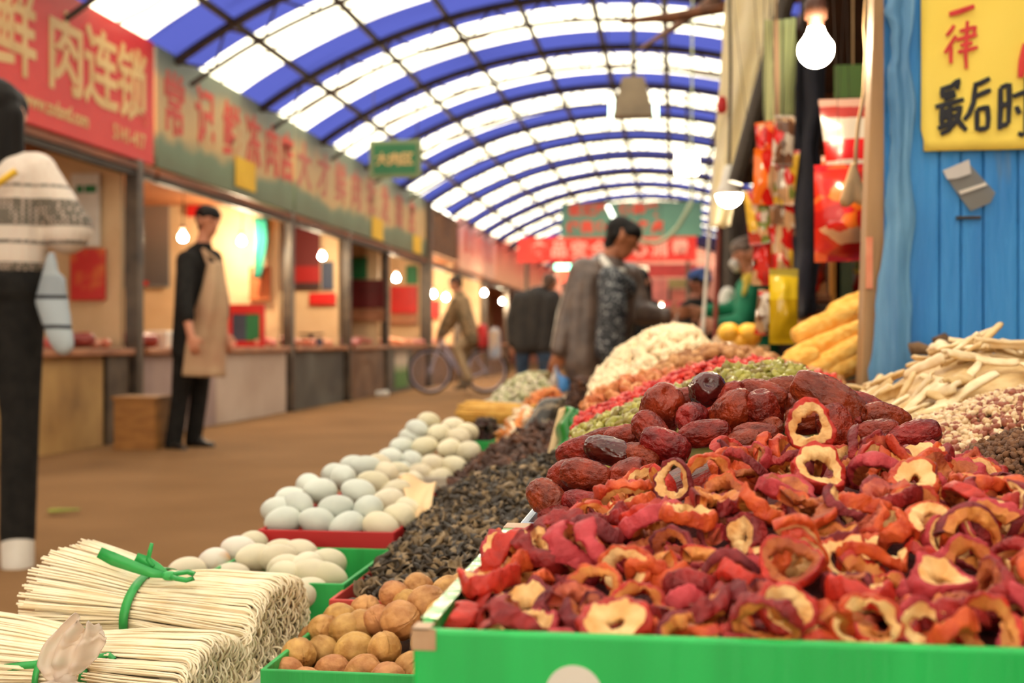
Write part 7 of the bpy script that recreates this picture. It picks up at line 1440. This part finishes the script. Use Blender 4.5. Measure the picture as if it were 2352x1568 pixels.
def figure(base, J, fd, label, top, legs, shoe, hairm=None, k=1.0, hair='short', sleeve=1.0, group=None, skin=None, bulk=1.0, vox=0.012, hands=(1, 1), tops='jacket', bottoms='trousers', jfun=None, eyes=True, shoe_k=1.0, rise=0.0):
    """J: joint name -> world point. Body: one continuous skin; hair, clothes, shoes, eyes are children"""
    root = empty('person', base); B = Vector(base); j = {n: Vector(p) - B for n, p in J.items()}
    skin = skin or M['skin']; fd = Vector(fd).normalized(); sd = fd.cross(Vector((0, 0, 1))).normalized(); up = sd.cross(fd)
    h = j['head']; c = []
    c += [(h + up * 0.025 * k - fd * 0.012 * k, h + up * 0.020 * k + fd * 0.012 * k, 0.085 * k, 0.080 * k), (h + fd * 0.018 * k + up * 0.0, h + fd * 0.030 * k - up * 0.072 * k, 0.070 * k, 0.042 * k),
          (h + fd * 0.086 * k - up * 0.005 * k, h + fd * 0.103 * k - up * 0.030 * k, 0.010 * k, 0.014 * k), (h + fd * 0.072 * k - up * 0.055 * k + sd * 0.018 * k, h + fd * 0.072 * k - up * 0.055 * k - sd * 0.018 * k, 0.011 * k, 0.011 * k),
          (h + fd * 0.066 * k + up * 0.022 * k + sd * 0.035 * k, h + fd * 0.066 * k + up * 0.022 * k - sd * 0.035 * k, 0.018 * k, 0.018 * k)]
    for q in (-1, 1): c.append((h + sd * q * 0.080 * k + up * 0.015 * k, h + sd * q * 0.080 * k - up * 0.022 * k, 0.017 * k, 0.012 * k, (1, 1, 1)))
    c.append((h - up * 0.055 * k - fd * 0.012 * k, j['neck'], 0.050 * k, 0.058 * k))
    mid = (j['hipl'] + j['hipr']) / 2; ch = (j['shl'] + j['shr']) / 2
    def torso(e, low=0.0, w=1.0):
        wst = ch.lerp(mid, 0.62); t = []
        for s_ in ('l', 'r'):
            sh, hp = j['sh' + s_], j['hip' + s_]; inn = sh.lerp(ch, 0.30); ww = inn.lerp(hp, 0.6)
            t += [(inn - V(0, 0, 0.03) * k, ww, (0.078 * k + e) * w, (0.080 * k + e) * w), (ww, hp + V(0, 0, low), (0.080 * k + e) * w, (0.088 * k + e) * w)]
        t += [(j['neck'] - V(0, 0, 0.03) * k, ch - V(0, 0, 0.04) * k, 0.052 * k + e, 0.085 * k + e), (j['shl'], j['shr'], 0.052 * k + e, 0.052 * k + e), (ch, wst, (0.10 * k + e) * w, (0.10 * k + e) * w), (wst, mid, (0.10 * k + e) * w, (0.095 * k + e) * w)]
        return t
    def arm(s_, e, f=1.0, cuff=0.0):
        el, wr = j['el' + s_], j['wr' + s_]; t = [(j['sh' + s_], el, 0.050 * k + e * 1.1, 0.039 * k + e)]
        t.append((el, el.lerp(wr, f), 0.039 * k + e, 0.039 * k + (0.027 - 0.039) * k * f + e + cuff)); return t
    def leg(s_, e, f=1.0, flare=0.0):
        kn, an = j['kn' + s_], j['an' + s_]; return [(j['hip' + s_], kn, 0.082 * k + e, 0.054 * k + e), (kn, kn.lerp(an, f), 0.054 * k + e, 0.054 * k - 0.018 * k * f + e + flare)]
    body = list(c) + torso(0.0)
    for i, s_ in enumerate('lr'):
        body += arm(s_, 0.0); d = (j['wr' + s_] - j['el' + s_]).normalized()
        hd = J.get('hd' + s_); d2 = (Vector(hd) - B - j['wr' + s_]).normalized() if hd is not None else d
        if hands[i]: body += hand_parts(j['wr' + s_], d2, d2.cross(V(0.3, -1, 0.1)) if abs(d2.y) < 0.9 else V(1, 0, 0), 0.55, k)
        body += leg(s_, 0.0); ft = (j['to' + s_] - j['an' + s_])
        body += [(j['an' + s_] - V(0, 0, 0.02), j['to' + s_], 0.034 * k, 0.026 * k)]
    blob('body', body, skin, root, vox * 0.75, 2)
    e0 = 0.020 * bulk
    tp = torso(e0, -0.03, 1.0)
    for s_ in 'lr': tp += arm(s_, e0, sleeve)
    if jfun: tp = jfun(tp, j, k)
    tm = blob(tops, tp, top, root, vox, 3)
    lg = torso(0.006)[-1:] + ([(j['hipl'] + V(0, 0, rise), j['hipr'] + V(0, 0, rise), 0.108 * k, 0.108 * k)] if rise else []) + [(mid + V(0, 0, 0.02), mid - V(0, 0, 0.03), 0.10 * k, 0.095 * k)]
    for s_ in 'lr': lg += [(j['hip' + s_] + V(0, 0, 0.05), j['hip' + s_], 0.092 * k, 0.094 * k)] + leg(s_, 0.012 * bulk, 0.97, 0.012 * bulk)
    blob(bottoms, lg, legs, root, vox, 3)
    for s_ in 'lr':
        a, t = j['an' + s_], j['to' + s_]; hl = a - (t - a).normalized() * 0.03
        hl.z = t.z; so = Vector((t.x, t.y, t.z))
        sho = blob('shoe', [(hl + V(0, 0, 0.01), so + V(0, 0, 0.0), 0.043 * k * shoe_k, 0.036 * k * shoe_k, (1, 1, 0.9)), (a - V(0, 0, 0.01), a.lerp(t, 0.4), 0.046 * k * shoe_k, 0.04 * k * shoe_k), (a + V(0, 0, 0.03 * (shoe_k - 1) / 0.4), hl + V(0, 0, 0.02), 0.046 * k * shoe_k, 0.045 * k * shoe_k)], shoe, root, vox, 2)
        dr = (so - hl); dr.z = 0; dr.normalize(); pw_ = V(-dr.y, dr.x, 0) * 0.040 * k * shoe_k; zb_ = min(v.co.z for v in sho.data.vertices); e1 = hl - dr * 0.03 * shoe_k; e2 = so + dr * 0.025 * shoe_k
        mb = MB(); pts_ = [e1 - pw_ * 0.8, e1 + pw_ * 0.8, e1.lerp(e2, 0.6) + pw_, e2 + pw_ * 0.6, e2 - pw_ * 0.6, e1.lerp(e2, 0.6) - pw_]; mb.add([V(q.x, q.y, zb_) for q in pts_] + [V(q.x, q.y, zb_ + 0.014 * shoe_k) for q in pts_], [(5,4,3,2,1,0), (6,7,8,9,10,11)] + [(i_, (i_ + 1) % 6, (i_ + 1) % 6 + 6, i_ + 6) for i_ in range(6)]); mb.build('sole', shoe, sho)
    hm = hairm or M['hair']
    if hair == 'short': hp = [(h + up * 0.042 * k - fd * 0.030 * k, h + up * 0.044 * k + fd * 0.028 * k, 0.084 * k, 0.070 * k), (h + up * 0.04 * k - fd * 0.030 * k, h - up * 0.045 * k - fd * 0.045 * k, 0.080 * k, 0.052 * k)] + [(h + sd * q * 0.048 * k + up * 0.045 * k + fd * 0.03 * k, h + sd * q * 0.052 * k + up * 0.005 * k - fd * 0.035 * k, 0.036 * k, 0.036 * k) for q in (-1, 1)] + [(h + up * (0.06 + 0.02 * q2) * k + fd * (0.045 - 0.03 * q2) * k + sd * (0.05 * q2 - 0.02) * k, h + up * 0.09 * k + fd * 0.02 * k + sd * (0.05 * q2 - 0.03) * k, 0.026 * k, 0.022 * k) for q2 in (0, 1)]
    elif hair == 'long': hp = [(h + up * 0.045 * k - fd * 0.03 * k, h + up * 0.04 * k + fd * 0.02 * k, 0.092 * k, 0.080 * k), (h - fd * 0.04 * k, h - up * 0.22 * k - fd * 0.055 * k, 0.098 * k, 0.085 * k, (1, 0.75, 1))] + [(h + sd * q * 0.06 * k - fd * 0.03 * k, h + sd * q * 0.072 * k - up * 0.20 * k - fd * 0.03 * k, 0.050 * k, 0.042 * k) for q in (-1, 1)]
    else: hp = [(h + up * 0.045 * k - fd * 0.03 * k, h + up * 0.04 * k + fd * 0.025 * k, 0.086 * k, 0.074 * k), (h - fd * 0.045 * k, h - up * 0.05 * k - fd * 0.055 * k, 0.076 * k, 0.05 * k)]
    blob('hair', hp, hm, root, vox * 0.8, 2)
    if eyes:
        for q in (-1, 1):
            mb = MB(); mb.lathe([(0.0001, -0.009 * k), (0.006 * k, -0.006 * k), (0.009 * k, 0), (0.006 * k, 0.006 * k), (0.0001, 0.009 * k)], 12, 0, T(*(h + fd * 0.081 * k + sd * q * 0.032 * k + up * 0.006 * k)) @ Matrix.Diagonal((1.1, 1.1, 0.7, 1))); mb.build('eye', M['black'], root, True)
    tag(root, label, 'person'); return root, j
# ---- woman in the patterned sweater, from behind
Y = 3.9; p = lambda px, py, dy=0.0: P(px, py, Y + dy)
swm = bands('striped_knit_sweater', [(0.0, H(226,212,196)), (0.045, H(112,104,92)), (0.215, H(226,212,196)), (0.355, H(110,102,92)), (0.382, H(226,212,196)), (0.485, H(112,104,92)), (0.685, H(228,214,198)), (0.772, H(120,112,100)), (0.795, H(230,214,198))], 2, 0.85, 0.94, 1.405, 0.012, 14)
nt = swm.node_tree; N_ = nt.nodes; L_ = nt.links; bs = N_['Principled BSDF']; src = bs.inputs['Base Color'].links[0].from_socket
vo = N_.new('ShaderNodeTexVoronoi'); vo.inputs['Scale'].default_value = 62; vo.inputs['Randomness'].default_value = 0.15; tc_ = [n for n in N_ if n.type == 'TEX_COORD'][0]; L_.new(tc_.outputs['Object'], vo.inputs['Vector'])
cr_ = N_.new('ShaderNodeValToRGB'); cr_.color_ramp.elements[0].position = 0.30; cr_.color_ramp.elements[0].color = (*H(226,190,176), 1); cr_.color_ramp.elements[1].position = 0.42; cr_.color_ramp.elements[1].color = (1, 1, 1, 1)
L_.new(vo.outputs['Distance'], cr_.inputs['Fac'])
mxn = N_.new('ShaderNodeMix'); mxn.data_type = 'RGBA'; mxn.blend_type = 'MIX'; mt = N_.new('ShaderNodeMath'); mt.operation = 'LESS_THAN'; mt.inputs[1].default_value = 0.34; L_.new(vo.outputs['Distance'], mt.inputs[0])
m3 = N_.new('ShaderNodeMath'); m3.operation = 'MULTIPLY'; m3.inputs[1].default_value = 0.75; L_.new(mt.outputs[0], m3.inputs[0])
L_.new(m3.outputs[0], mxn.inputs[0]); L_.new(src, mxn.inputs[6]); mxn.inputs[7].default_value = (*H(222,198,182), 1); L_.new(mxn.outputs[2], bs.inputs['Base Color'])
ank = lambda px: 785 + (CAMZ - 0.085) / mpp(Y)
JW = dict(head=p(2,270,0.02), neck=p(-8,350), shl=p(-148,396), shr=p(84,396), ell=p(-200,560,-0.02), wrl=p(-190,640,0.2), elr=p(156,536,0.02), wrr=p(122,520,0.28),
          hipl=p(-85,705), hipr=p(40,705), knl=p(-62,960,0.02), knr=p(46,960,-0.02), anl=p(-78,1238,0.1), anr=p(40,1240,-0.05), tol=p(-88,1285,0.28), tor=p(34,1290,0.1))
def sweater(tp, j, k):
    # the puffed sleeve and the loose straight hem
    tp += [(j['shr'] + V(0.02, 0, -0.01), j['elr'] + V(0.01, 0, 0.02), 0.060, 0.074), (j['elr'], j['elr'] + V(-0.02, 0.1, 0.03), 0.075, 0.06)]
    z = P(0, 640, 3.9).z
    for s_ in ('hipl', 'hipr'):
        a = Vector(j[s_]); a.z = z + 0.10; b = Vector(j[s_]); b.z = z + 0.07; sgn = -1 if s_ == 'hipl' else 1
        tp.append((a + V(0.0 * sgn, 0, 0.1), b, 0.11, 0.105))
    return [q for q in tp if min(q[0].z - q[2], q[1].z - q[3]) > z - 0.07]
wo, jw = figure((p(-20,700).x, Y, 0.0), JW, (0.15, 1, 0.0), 'woman seen from behind in cream and grey patterned sweater and black leggings', swm, M['black'], M['white'], None, 1.0, 'long', 0.6, None, None, 1.0, 0.011, (1, 1), 'sweater', 'leggings', sweater, False, 1.22, 0.07)
b_ = p(134, 815, -0.06)
o = blob('cloth_bag', [((p(118,590,-0.05) - b_), (p(112,690,-0.05) - b_), 0.020, 0.05, (1,0.6,1)), ((p(112,690,-0.05) - b_), (p(138,775,-0.06) - b_), 0.05, 0.045, (1,0.6,1)), ((p(140,640,-0.05) - b_), (p(146,790,-0.06) - b_), 0.018, 0.04, (1,0.6,1))], bands('pale_blue_bag_cloth', [(0, H(176,186,190)), (0.26, H(40,40,46)), (0.30, H(170,180,186)), (0.56, H(40,40,46)), (0.60, H(150,158,164)), (0.8, H(168,176,180))], 2, 0.7, 0.0, 0.34, 0.02, 12), None, 0.010, 3)
o.location = b_; tag(o, 'pale grey blue bag with black bands hanging at the sweater woman\'s side', 'bag')
mb = MB(); mb.tube([p(-40,450,-0.17), p(0,418,-0.17), p(38,392,-0.15)], 0.012, 6); o = mb.build('yellow_strap', M['yellow_paper'], smooth=True); o.parent = wo; o.location = -wo.location
# ---- man in the apron
Y = 8.3
JA = dict(head=p(479,508,0.0), neck=p(466,562), shl=p(488,594,0.17), shr=p(428,598,-0.12), ell=p(508,690,0.14), wrl=p(516,765,0.02), elr=p(424,698,-0.30), wrr=p(438,770,-0.38), hdr=p(446,800,-0.38), hdl=p(520,790,0.0),
          hipl=p(462,795,0.09), hipr=p(428,797,-0.07), knl=p(458,905,0.1), knr=p(414,912,-0.05), anl=p(444,1008,0.12), anr=p(398,1022,-0.08), tol=p(484,1024,0.05), tor=p(420,1034,-0.18))
am, ja = figure((p(436,800).x, Y, 0.0), JA, (0.82, -0.5, -0.08), 'man in black jacket and long cream apron standing before the meat counter', M['black'], M['black'], mat('dark_leather_shoe', H(40,34,30), H(28,24,22), 20, 0.4), None, 1.0, 'short', 0.42, None, None, 1.1, 0.013, (1, 1))
ia = -am.location; apm = mat('stained_cream_apron', H(196,164,128), H(176,132,100), 3.5, 0.7, dark=(0.78, H(176,110,84)))
def ap_fn(u, v):
    # wraps the chest and thighs from his right flank round the front
    l = [(476,606,-0.12), (462,660,-0.16), (440,720,-0.18), (424,790,-0.20), (418,862,-0.22)]; r = [(504,600,-0.04), (519,660,-0.02), (524,720,-0.02), (520,790,-0.02), (522,866,-0.04)]
    f = v * 4; i = min(3, int(f)); t = f - i
    a = p(*l[i]).lerp(p(*l[i + 1]), t); b = p(*r[i]).lerp(p(*r[i + 1]), t); q = a.lerp(b, u); q += V(0.4, -0.9, 0) * 0.10 * math.sin(PI * u) * (0.7 + 0.3 * v); q.x += 0.012 * math.sin(u * 14 + v * 3); return q + ia
mb = MB(); mb.sheet(18, 26, ap_fn, 0.006); apo = mb.build('apron', apm, am, True)
for a in ((478, 606, -0.12), (500, 600, -0.05)): mb = MB(); mb.tube([p(*a) + ia, p(466, 572, -0.09) + ia], 0.012, 6); mb.build('apron_strap', apm, apo)
# ---- man in the leather jacket
Y = 6.8
lj = mat('brown_leather_jacket', H(112,92,80), H(80,64,56), 14, 0.38, 0.35, 40, spec=0.6)
JL = dict(head=p(1430,548,0.0), neck=p(1400,598,0.0), shl=p(1446,632,0.16), shr=p(1338,622,-0.10), ell=p(1478,722,0.10), wrl=p(1530,724,-0.02), hdl=p(1575,716,-0.04), elr=p(1304,722,-0.10), wrr=p(1284,806,-0.14), hdr=p(1276,836,-0.14),
          hipl=p(1402,838,0.08), hipr=p(1342,838,-0.06), knl=p(1398,955,0.08), knr=p(1336,958,-0.08), anl=p(1398,1068,0.10), anr=p(1330,1072,-0.08), tol=p(1430,1082,0.04), tor=p(1356,1088,-0.14))
def leather(tp, j, k):
    lo = j['hipr'].lerp(j['hipl'], 0.3)
    return tp + [(j['shr'] + V(0.03, 0, -0.05), j['hipr'] + V(-0.01, 0, 0.02), 0.10, 0.125), (j['shl'] + V(-0.03, 0.02, -0.05), j['hipl'] + V(0, 0.03, 0.02), 0.09, 0.115)]
lm_, jl = figure((p(1370,850).x, Y, 0.0), JL, (0.93, -0.02, -0.36), 'man in open brown leather jacket bowing his head to pay at the stall', lj, mat('dark_brown_trousers', H(52,44,38), H(36,30,26), 12, 0.7), M['black'], None, 1.0, 'short', 0.95, None, mat('tanned_skin', H(176,110,74), H(156,92,60), 10, 0.5), 1.25, 0.013, (1, 1), 'jacket', 'trousers', leather)
il = -lm_.location
blob('shirt', [(p(1402,640,-0.16) + il, p(1408,700,-0.18) + il, 0.075, 0.085), (p(1408,700,-0.18) + il, p(1400,800,-0.16) + il, 0.085, 0.085), (p(1406,636,-0.10) + il, p(1440,660,0.0) + il, 0.06, 0.06)], mat('speckled_dark_shirt', H(46,48,52), H(170,170,170), 60, 0.5, ramp=(0.55, 0.62)), lm_, 0.012, 3)
blob('collar', [(p(1386,598,-0.09) + il, p(1404,622,-0.14) + il, 0.024, 0.022), (p(1404,622,-0.14) + il, p(1432,622,-0.06) + il, 0.022, 0.018), (p(1384,592,-0.04) + il, p(1388,600,0.06) + il, 0.022, 0.022)], M['white'], lm_, 0.010, 2)
for (x0, x1, y1, c, lb, nm) in [(1262, 1284, 888, (206,190,176), 'pinkish white carrier bag hanging from the leather jacket man\'s hand', 'carrier_bag'), (1280, 1310, 902, (74,140,206), 'blue carrier bag hanging from the leather jacket man\'s hand', 'carrier_bag')]:
    b_ = p((x0 + x1) / 2, y1, -0.16); h_ = p(1276, 842, -0.15) - b_; w_ = (x1 - x0) * mpp(Y) / 2
    o = blob(nm, [(V(0, 0, w_ * 0.9), V(0, 0, w_ * 1.6), w_, w_ * 0.9, (1, 0.7, 1)), (V(0, 0, w_ * 1.6), h_ * 0.7, w_ * 0.8, w_ * 0.3), (h_ * 0.6, h_, 0.014, 0.01)], mat(nm + '_film%d' % x0, H(*c), None, 6, 0.3), None, 0.010, 3); o.location = b_; tag(o, lb, 'bag')
b_ = p(1548, 782, -0.06); o = blob('plastic_bag', [(V(0, 0, 0.02), V(0, 0, 0.05), 0.035, 0.03), (V(0, 0, 0.05), V(0.01, 0, 0.12), 0.028, 0.010), (V(0.01, 0, 0.11), V(0.02, 0, 0.15), 0.010, 0.008)], plastic_mat('thin_bag_film', H(226,206,190), 0.3), None, 0.008, 2); o.location = b_; tag(o, 'small clear bag held between the two people trading', 'bag')
# ---- man in the dark jacket and jeans, from behind
Y = 14.0
JD = dict(head=p(1263,652,0.06), neck=p(1243,664,0.02), shl=p(1192,684), shr=p(1272,682), ell=p(1174,738), wrl=p(1178,790,-0.02), elr=p(1292,738), wrr=p(1290,790,0.05), hipl=p(1200,790), hipr=p(1250,790), knl=p(1200,862,0.04), knr=p(1252,862), anl=p(1204,924,0.0), anr=p(1256,922,0.04), tol=p(1204,930,0.16), tor=p(1258,928,0.2))
figure((p(1228,790).x, Y, 0.0), JD, (0.5, 0.85, -0.35), 'man in black jacket and blue jeans seen from behind beyond the goods', mat('dark_jacket', H(48,42,38), H(36,32,30), 12, 0.7), mat('blue_jeans', H(52,72,96), H(38,54,76), 12, 0.8), M['black'], mat('brown_hair', H(90,58,38), H(64,42,30), 30, 0.5), 1.02, 'short', 0.95, None, None, 1.6, 0.018, (1, 1), 'jacket', 'jeans')
# ---- person in black behind the leather jacket man
Y = 9.2
JB = dict(head=p(1466,650,0.0), neck=p(1466,684), shl=p(1500,708,0.05), shr=p(1436,708,-0.05), ell=p(1512,770,-0.05), wrl=p(1480,800,-0.2), elr=p(1430,770,-0.08), wrr=p(1450,805,-0.2), hipl=p(1484,830), hipr=p(1446,830), knl=p(1484,920,-0.05), knr=p(1446,920), anl=p(1484,995), anr=p(1446,996), tol=p(1484,1004,-0.15), tor=p(1446,1006,-0.15))
figure((p(1466,830).x, Y, 0.0), JB, (-0.2, -1, -0.1), 'dark haired person in black half hidden behind the leather jacket man', M['black'], M['black'], M['black'], None, 0.92, 'long', 0.95, None, None, 1.0, 0.015, (1, 1), 'coat', 'trousers')
# ---- vendor in green
Y = 7.45
grm_ = mat('green_knit_jacket', H(36,140,98), H(24,112,76), 14, 0.75)
JV = dict(head=p(1716,585,0.0), neck=p(1732,638,0.0), shl=p(1722,674,-0.12), shr=p(1738,672,0.14), ell=p(1704,742,-0.20), wrl=p(1650,744,-0.16), hdl=p(1622,742,-0.14), elr=p(1676,716,0.12), wrr=p(1612,716,-0.02), hdr=p(1575,714,-0.10), hipl=p(1734,806,-0.08), hipr=p(1752,806,0.08), knl=p(1722,930,-0.08), knr=p(1738,930,0.08), anl=p(1734,1040,-0.08), anr=p(1752,1040,0.08), tol=p(1706,1056,-0.1), tor=p(1724,1056,0.08))
vg, jv_ = figure((p(1742,806).x, Y, 0.0), JV, (-0.94, -0.3, -0.14), 'vendor in green jacket with yellow neckerchief and white mask reaching across the goods', grm_, M['black'], M['black'], mat('greying_hair', H(120,96,80), H(84,66,56), 30, 0.5), 0.98, 'short', 0.82, None, None, 1.0, 0.012, (1, 1))
iv = -vg.location
blob('neckerchief', [(p(1722,642,-0.10) + iv, p(1708,676,-0.20) + iv, 0.035, 0.014), (p(1722,640,-0.10) + iv, p(1750,640,-0.06) + iv, 0.038, 0.036), (p(1716,640,-0.08) + iv, p(1722,640,0.08) + iv, 0.034, 0.034)], mat('yellow_kerchief', H(226,196,70), H(206,172,50), 12, 0.7), vg, 0.010, 2)
hv_ = jv_['head']; fdv = Vector((-0.94, -0.3, -0.14)).normalized()
blob('face_mask', [(hv_ + fdv * 0.082 - V(0, 0, 0.045), hv_ + fdv * 0.070 - V(0, 0, 0.070), 0.034, 0.030)], M['white'], vg, 0.008, 2)
b_ = p(1668, 690, 0.25); o = blob('pale_bundle', [(V(0, 0, -0.02), V(0.01, 0, 0.04), 0.06, 0.05)], M['white'], None, 0.012, 2); o.location = b_; tag(o, 'pale rounded bundle behind the vendor\'s green sleeve', 'bundle')
# ---- customer in dark clothes and blue cap
Y = 8.6
JC = dict(head=p(1606,654,0.0), neck=p(1604,690), shl=p(1636,712,0.05), shr=p(1578,712), ell=p(1630,770,-0.2), wrl=p(1608,778,-0.4), elr=p(1574,775,-0.1), wrr=p(1590,780,-0.3), hipl=p(1622,830), hipr=p(1588,830), knl=p(1622,930), knr=p(1588,930), anl=p(1622,1012), anr=p(1588,1013), tol=p(1622,1022,-0.15), tor=p(1588,1022,-0.15))
cu, jc = figure((p(1605,830).x, Y, 0.0), JC, (0.5, -0.8, -0.2), 'small customer in dark clothes and blue cap beside the vendor', M['black'], M['black'], M['black'], None, 0.92, 'short', 0.95, None, mat('shaded_skin', H(150,92,70), H(130,76,56), 10, 0.5), 1.0, 0.015, (1, 1), 'coat')
blob('cap', [(jc['head'] + V(0, 0, 0.06), jc['head'] + V(0.02, -0.02, 0.075), 0.085, 0.07, (1, 1, 0.7)), (jc['head'] + V(0.03, -0.05, 0.05), jc['head'] + V(0.06, -0.11, 0.035), 0.05, 0.04, (1, 1, 0.35))], mat('blue_cap', H(48,78,136), H(36,60,110), 12, 0.8), cu, 0.010, 2)
# ---- cyclist and bicycle
Y = 17.5
camo = mat('olive_patterned_jacket', H(146,118,84), H(104,86,60), 9, 0.8, ramp=(0.46, 0.56))
JY = dict(head=p(1046,652,0.0), neck=p(1056,672), shl=p(1046,692,-0.16), shr=p(1068,692,0.16), ell=p(1022,738,-0.18), wrl=p(1008,772,-0.16), elr=p(1042,738,0.2), wrr=p(1018,770,0.18), hipl=p(1082,776,-0.09), hipr=p(1086,776,0.09), knl=p(1050,800,-0.12), knr=p(1062,826,0.10), anl=p(1076,870,-0.14), anr=p(1066,882,0.14), tol=p(1058,880,-0.14), tor=p(1046,890,0.14))
figure((p(1080,780).x, Y, 0.0), JY, (-0.95, -0.25, -0.1), 'cyclist in olive patterned jacket and khaki trousers on the pale bicycle', camo, mat('khaki_trousers', H(176,150,116), H(146,122,92), 8, 0.8), mat('grey_shoe', H(120,106,92), H(96,84,72), 8, 0.7), None, 1.0, 'short', 0.9, None, None, 1.3, 0.018, (1, 1))
bz = mat('pale_lilac_frame', H(176,168,186), H(150,142,162), 8, 0.35, spec=0.6)
bk = empty('bicycle', (p(1060,880).x, Y, 0.0)); ib = -bk.location
rw, fw = p(1116, 851, 0.05), p(988, 853, -0.25); rw.z = fw.z = 0.335
bxv = (rw - fw).normalized()
def wheel(c):
    mb = MB(); pts = [c + ib + bxv * (0.315 * math.cos(t)) + V(0, 0, 0.315 * math.sin(t)) for t in np.linspace(0, 2 * PI, 36, endpoint=False)]
    mb.tube(pts, 0.020, 8, 0, True); ty = mb
    mb = MB(); mb.tube([c + ib + bxv * (0.292 * math.cos(t)) + V(0, 0, 0.292 * math.sin(t)) for t in np.linspace(0, 2 * PI, 36, endpoint=False)], 0.014, 6, 0, True)
    for t in np.linspace(0, 2 * PI, 16, endpoint=False): mb.tube([c + ib, c + ib + bxv * (0.29 * math.cos(t)) + V(0, 0, 0.29 * math.sin(t))], 0.002, 4)
    w_ = mb.build('wheel', bz, bk); ty.build('tyre', M['black'], w_, True)
wheel(rw); wheel(fw)
ht = p(1016, 786, -0.2); bb = p(1068, 872, -0.05); st = p(1090, 800, 0.0)
mb = MB()
for a, b, r in ((ht, bb, 0.024), (ht - V(0, 0, 0.12), bb, 0.016), (bb, rw, 0.014), (bb, st, 0.016), (st - V(0, 0, 0.1), rw, 0.011), (ht + V(0, 0, 0.06), fw, 0.016)): mb.tube([a + ib, b + ib], r, 8)
mb.build('frame', bz, bk)
mb = MB(); hc = ht + V(0, 0, 0.12); mb.tube([hc + V(0.08, -0.27, 0.02) + ib, hc + V(0, -0.12, 0.03) + ib, hc + ib, hc + V(0, 0.12, 0.03) + ib, hc + V(0.08, 0.27, 0.02) + ib], 0.012, 8); mb.tube([ht + ib, hc + ib], 0.012, 6); mb.build('handlebar', M['post'], bk)
blob('saddle', [(st + ib + V(-0.10, 0, 0.02), st + ib + V(0.10, 0, 0.02), 0.03, 0.075, (1, 1, 0.5))], M['black'], bk, 0.012, 2)
mb = MB(); mb.box((0.12, -0.08, 0.66), (0.46, 0.08, 0.685)); mb.build('rear_rack', M['steel_dark'], bk)
tag(bk, 'pale lilac step-through bicycle under the cyclist', 'bicycle')
b_ = p(1108, 786, 0.02); o = blob('red_bag', [(V(0, 0, -0.03), V(0, 0, 0.20), 0.10, 0.08)], M['red'], None, 0.016, 3); o.location = b_; tag(o, 'red bag on the rear rack of the bicycle', 'bag')
b_ = p(1136, 812, -0.1); o = blob('pale_pannier', [(V(0, 0, -0.02), V(0, 0, 0.30), 0.10, 0.09)], mat('pale_pannier', H(206,176,150), H(150,160,180), 5, 0.6), None, 0.016, 3); o.location = b_; tag(o, 'pale pannier bag hanging beside the rear wheel', 'bag')
# bucket in the aisle
Y = 11.5; b_ = p(1246, 840, 0); bu = empty('plastic_bucket', (b_.x, Y, 0.0)); mb = MB(); mb.lathe([(0.10, 0.0), (0.14, 0.46), (0.15, 0.46), (0.15, 0.48), (0.13, 0.48), (0.09, 0.02)], 24); mb.build('pail', mat('pale_green_pail', H(196,190,150), H(176,172,130), 6, 0.5), bu, True)
mb = MB(); mb.tube([(0.148 * math.cos(t), 0, 0.47 + 0.09 * math.sin(t)) for t in np.linspace(0, PI, 16)], 0.005, 6); mb.build('handle', M['steel_dark'], bu); tag(bu, 'tall pale bucket on the floor beside the man in jeans', 'bucket')
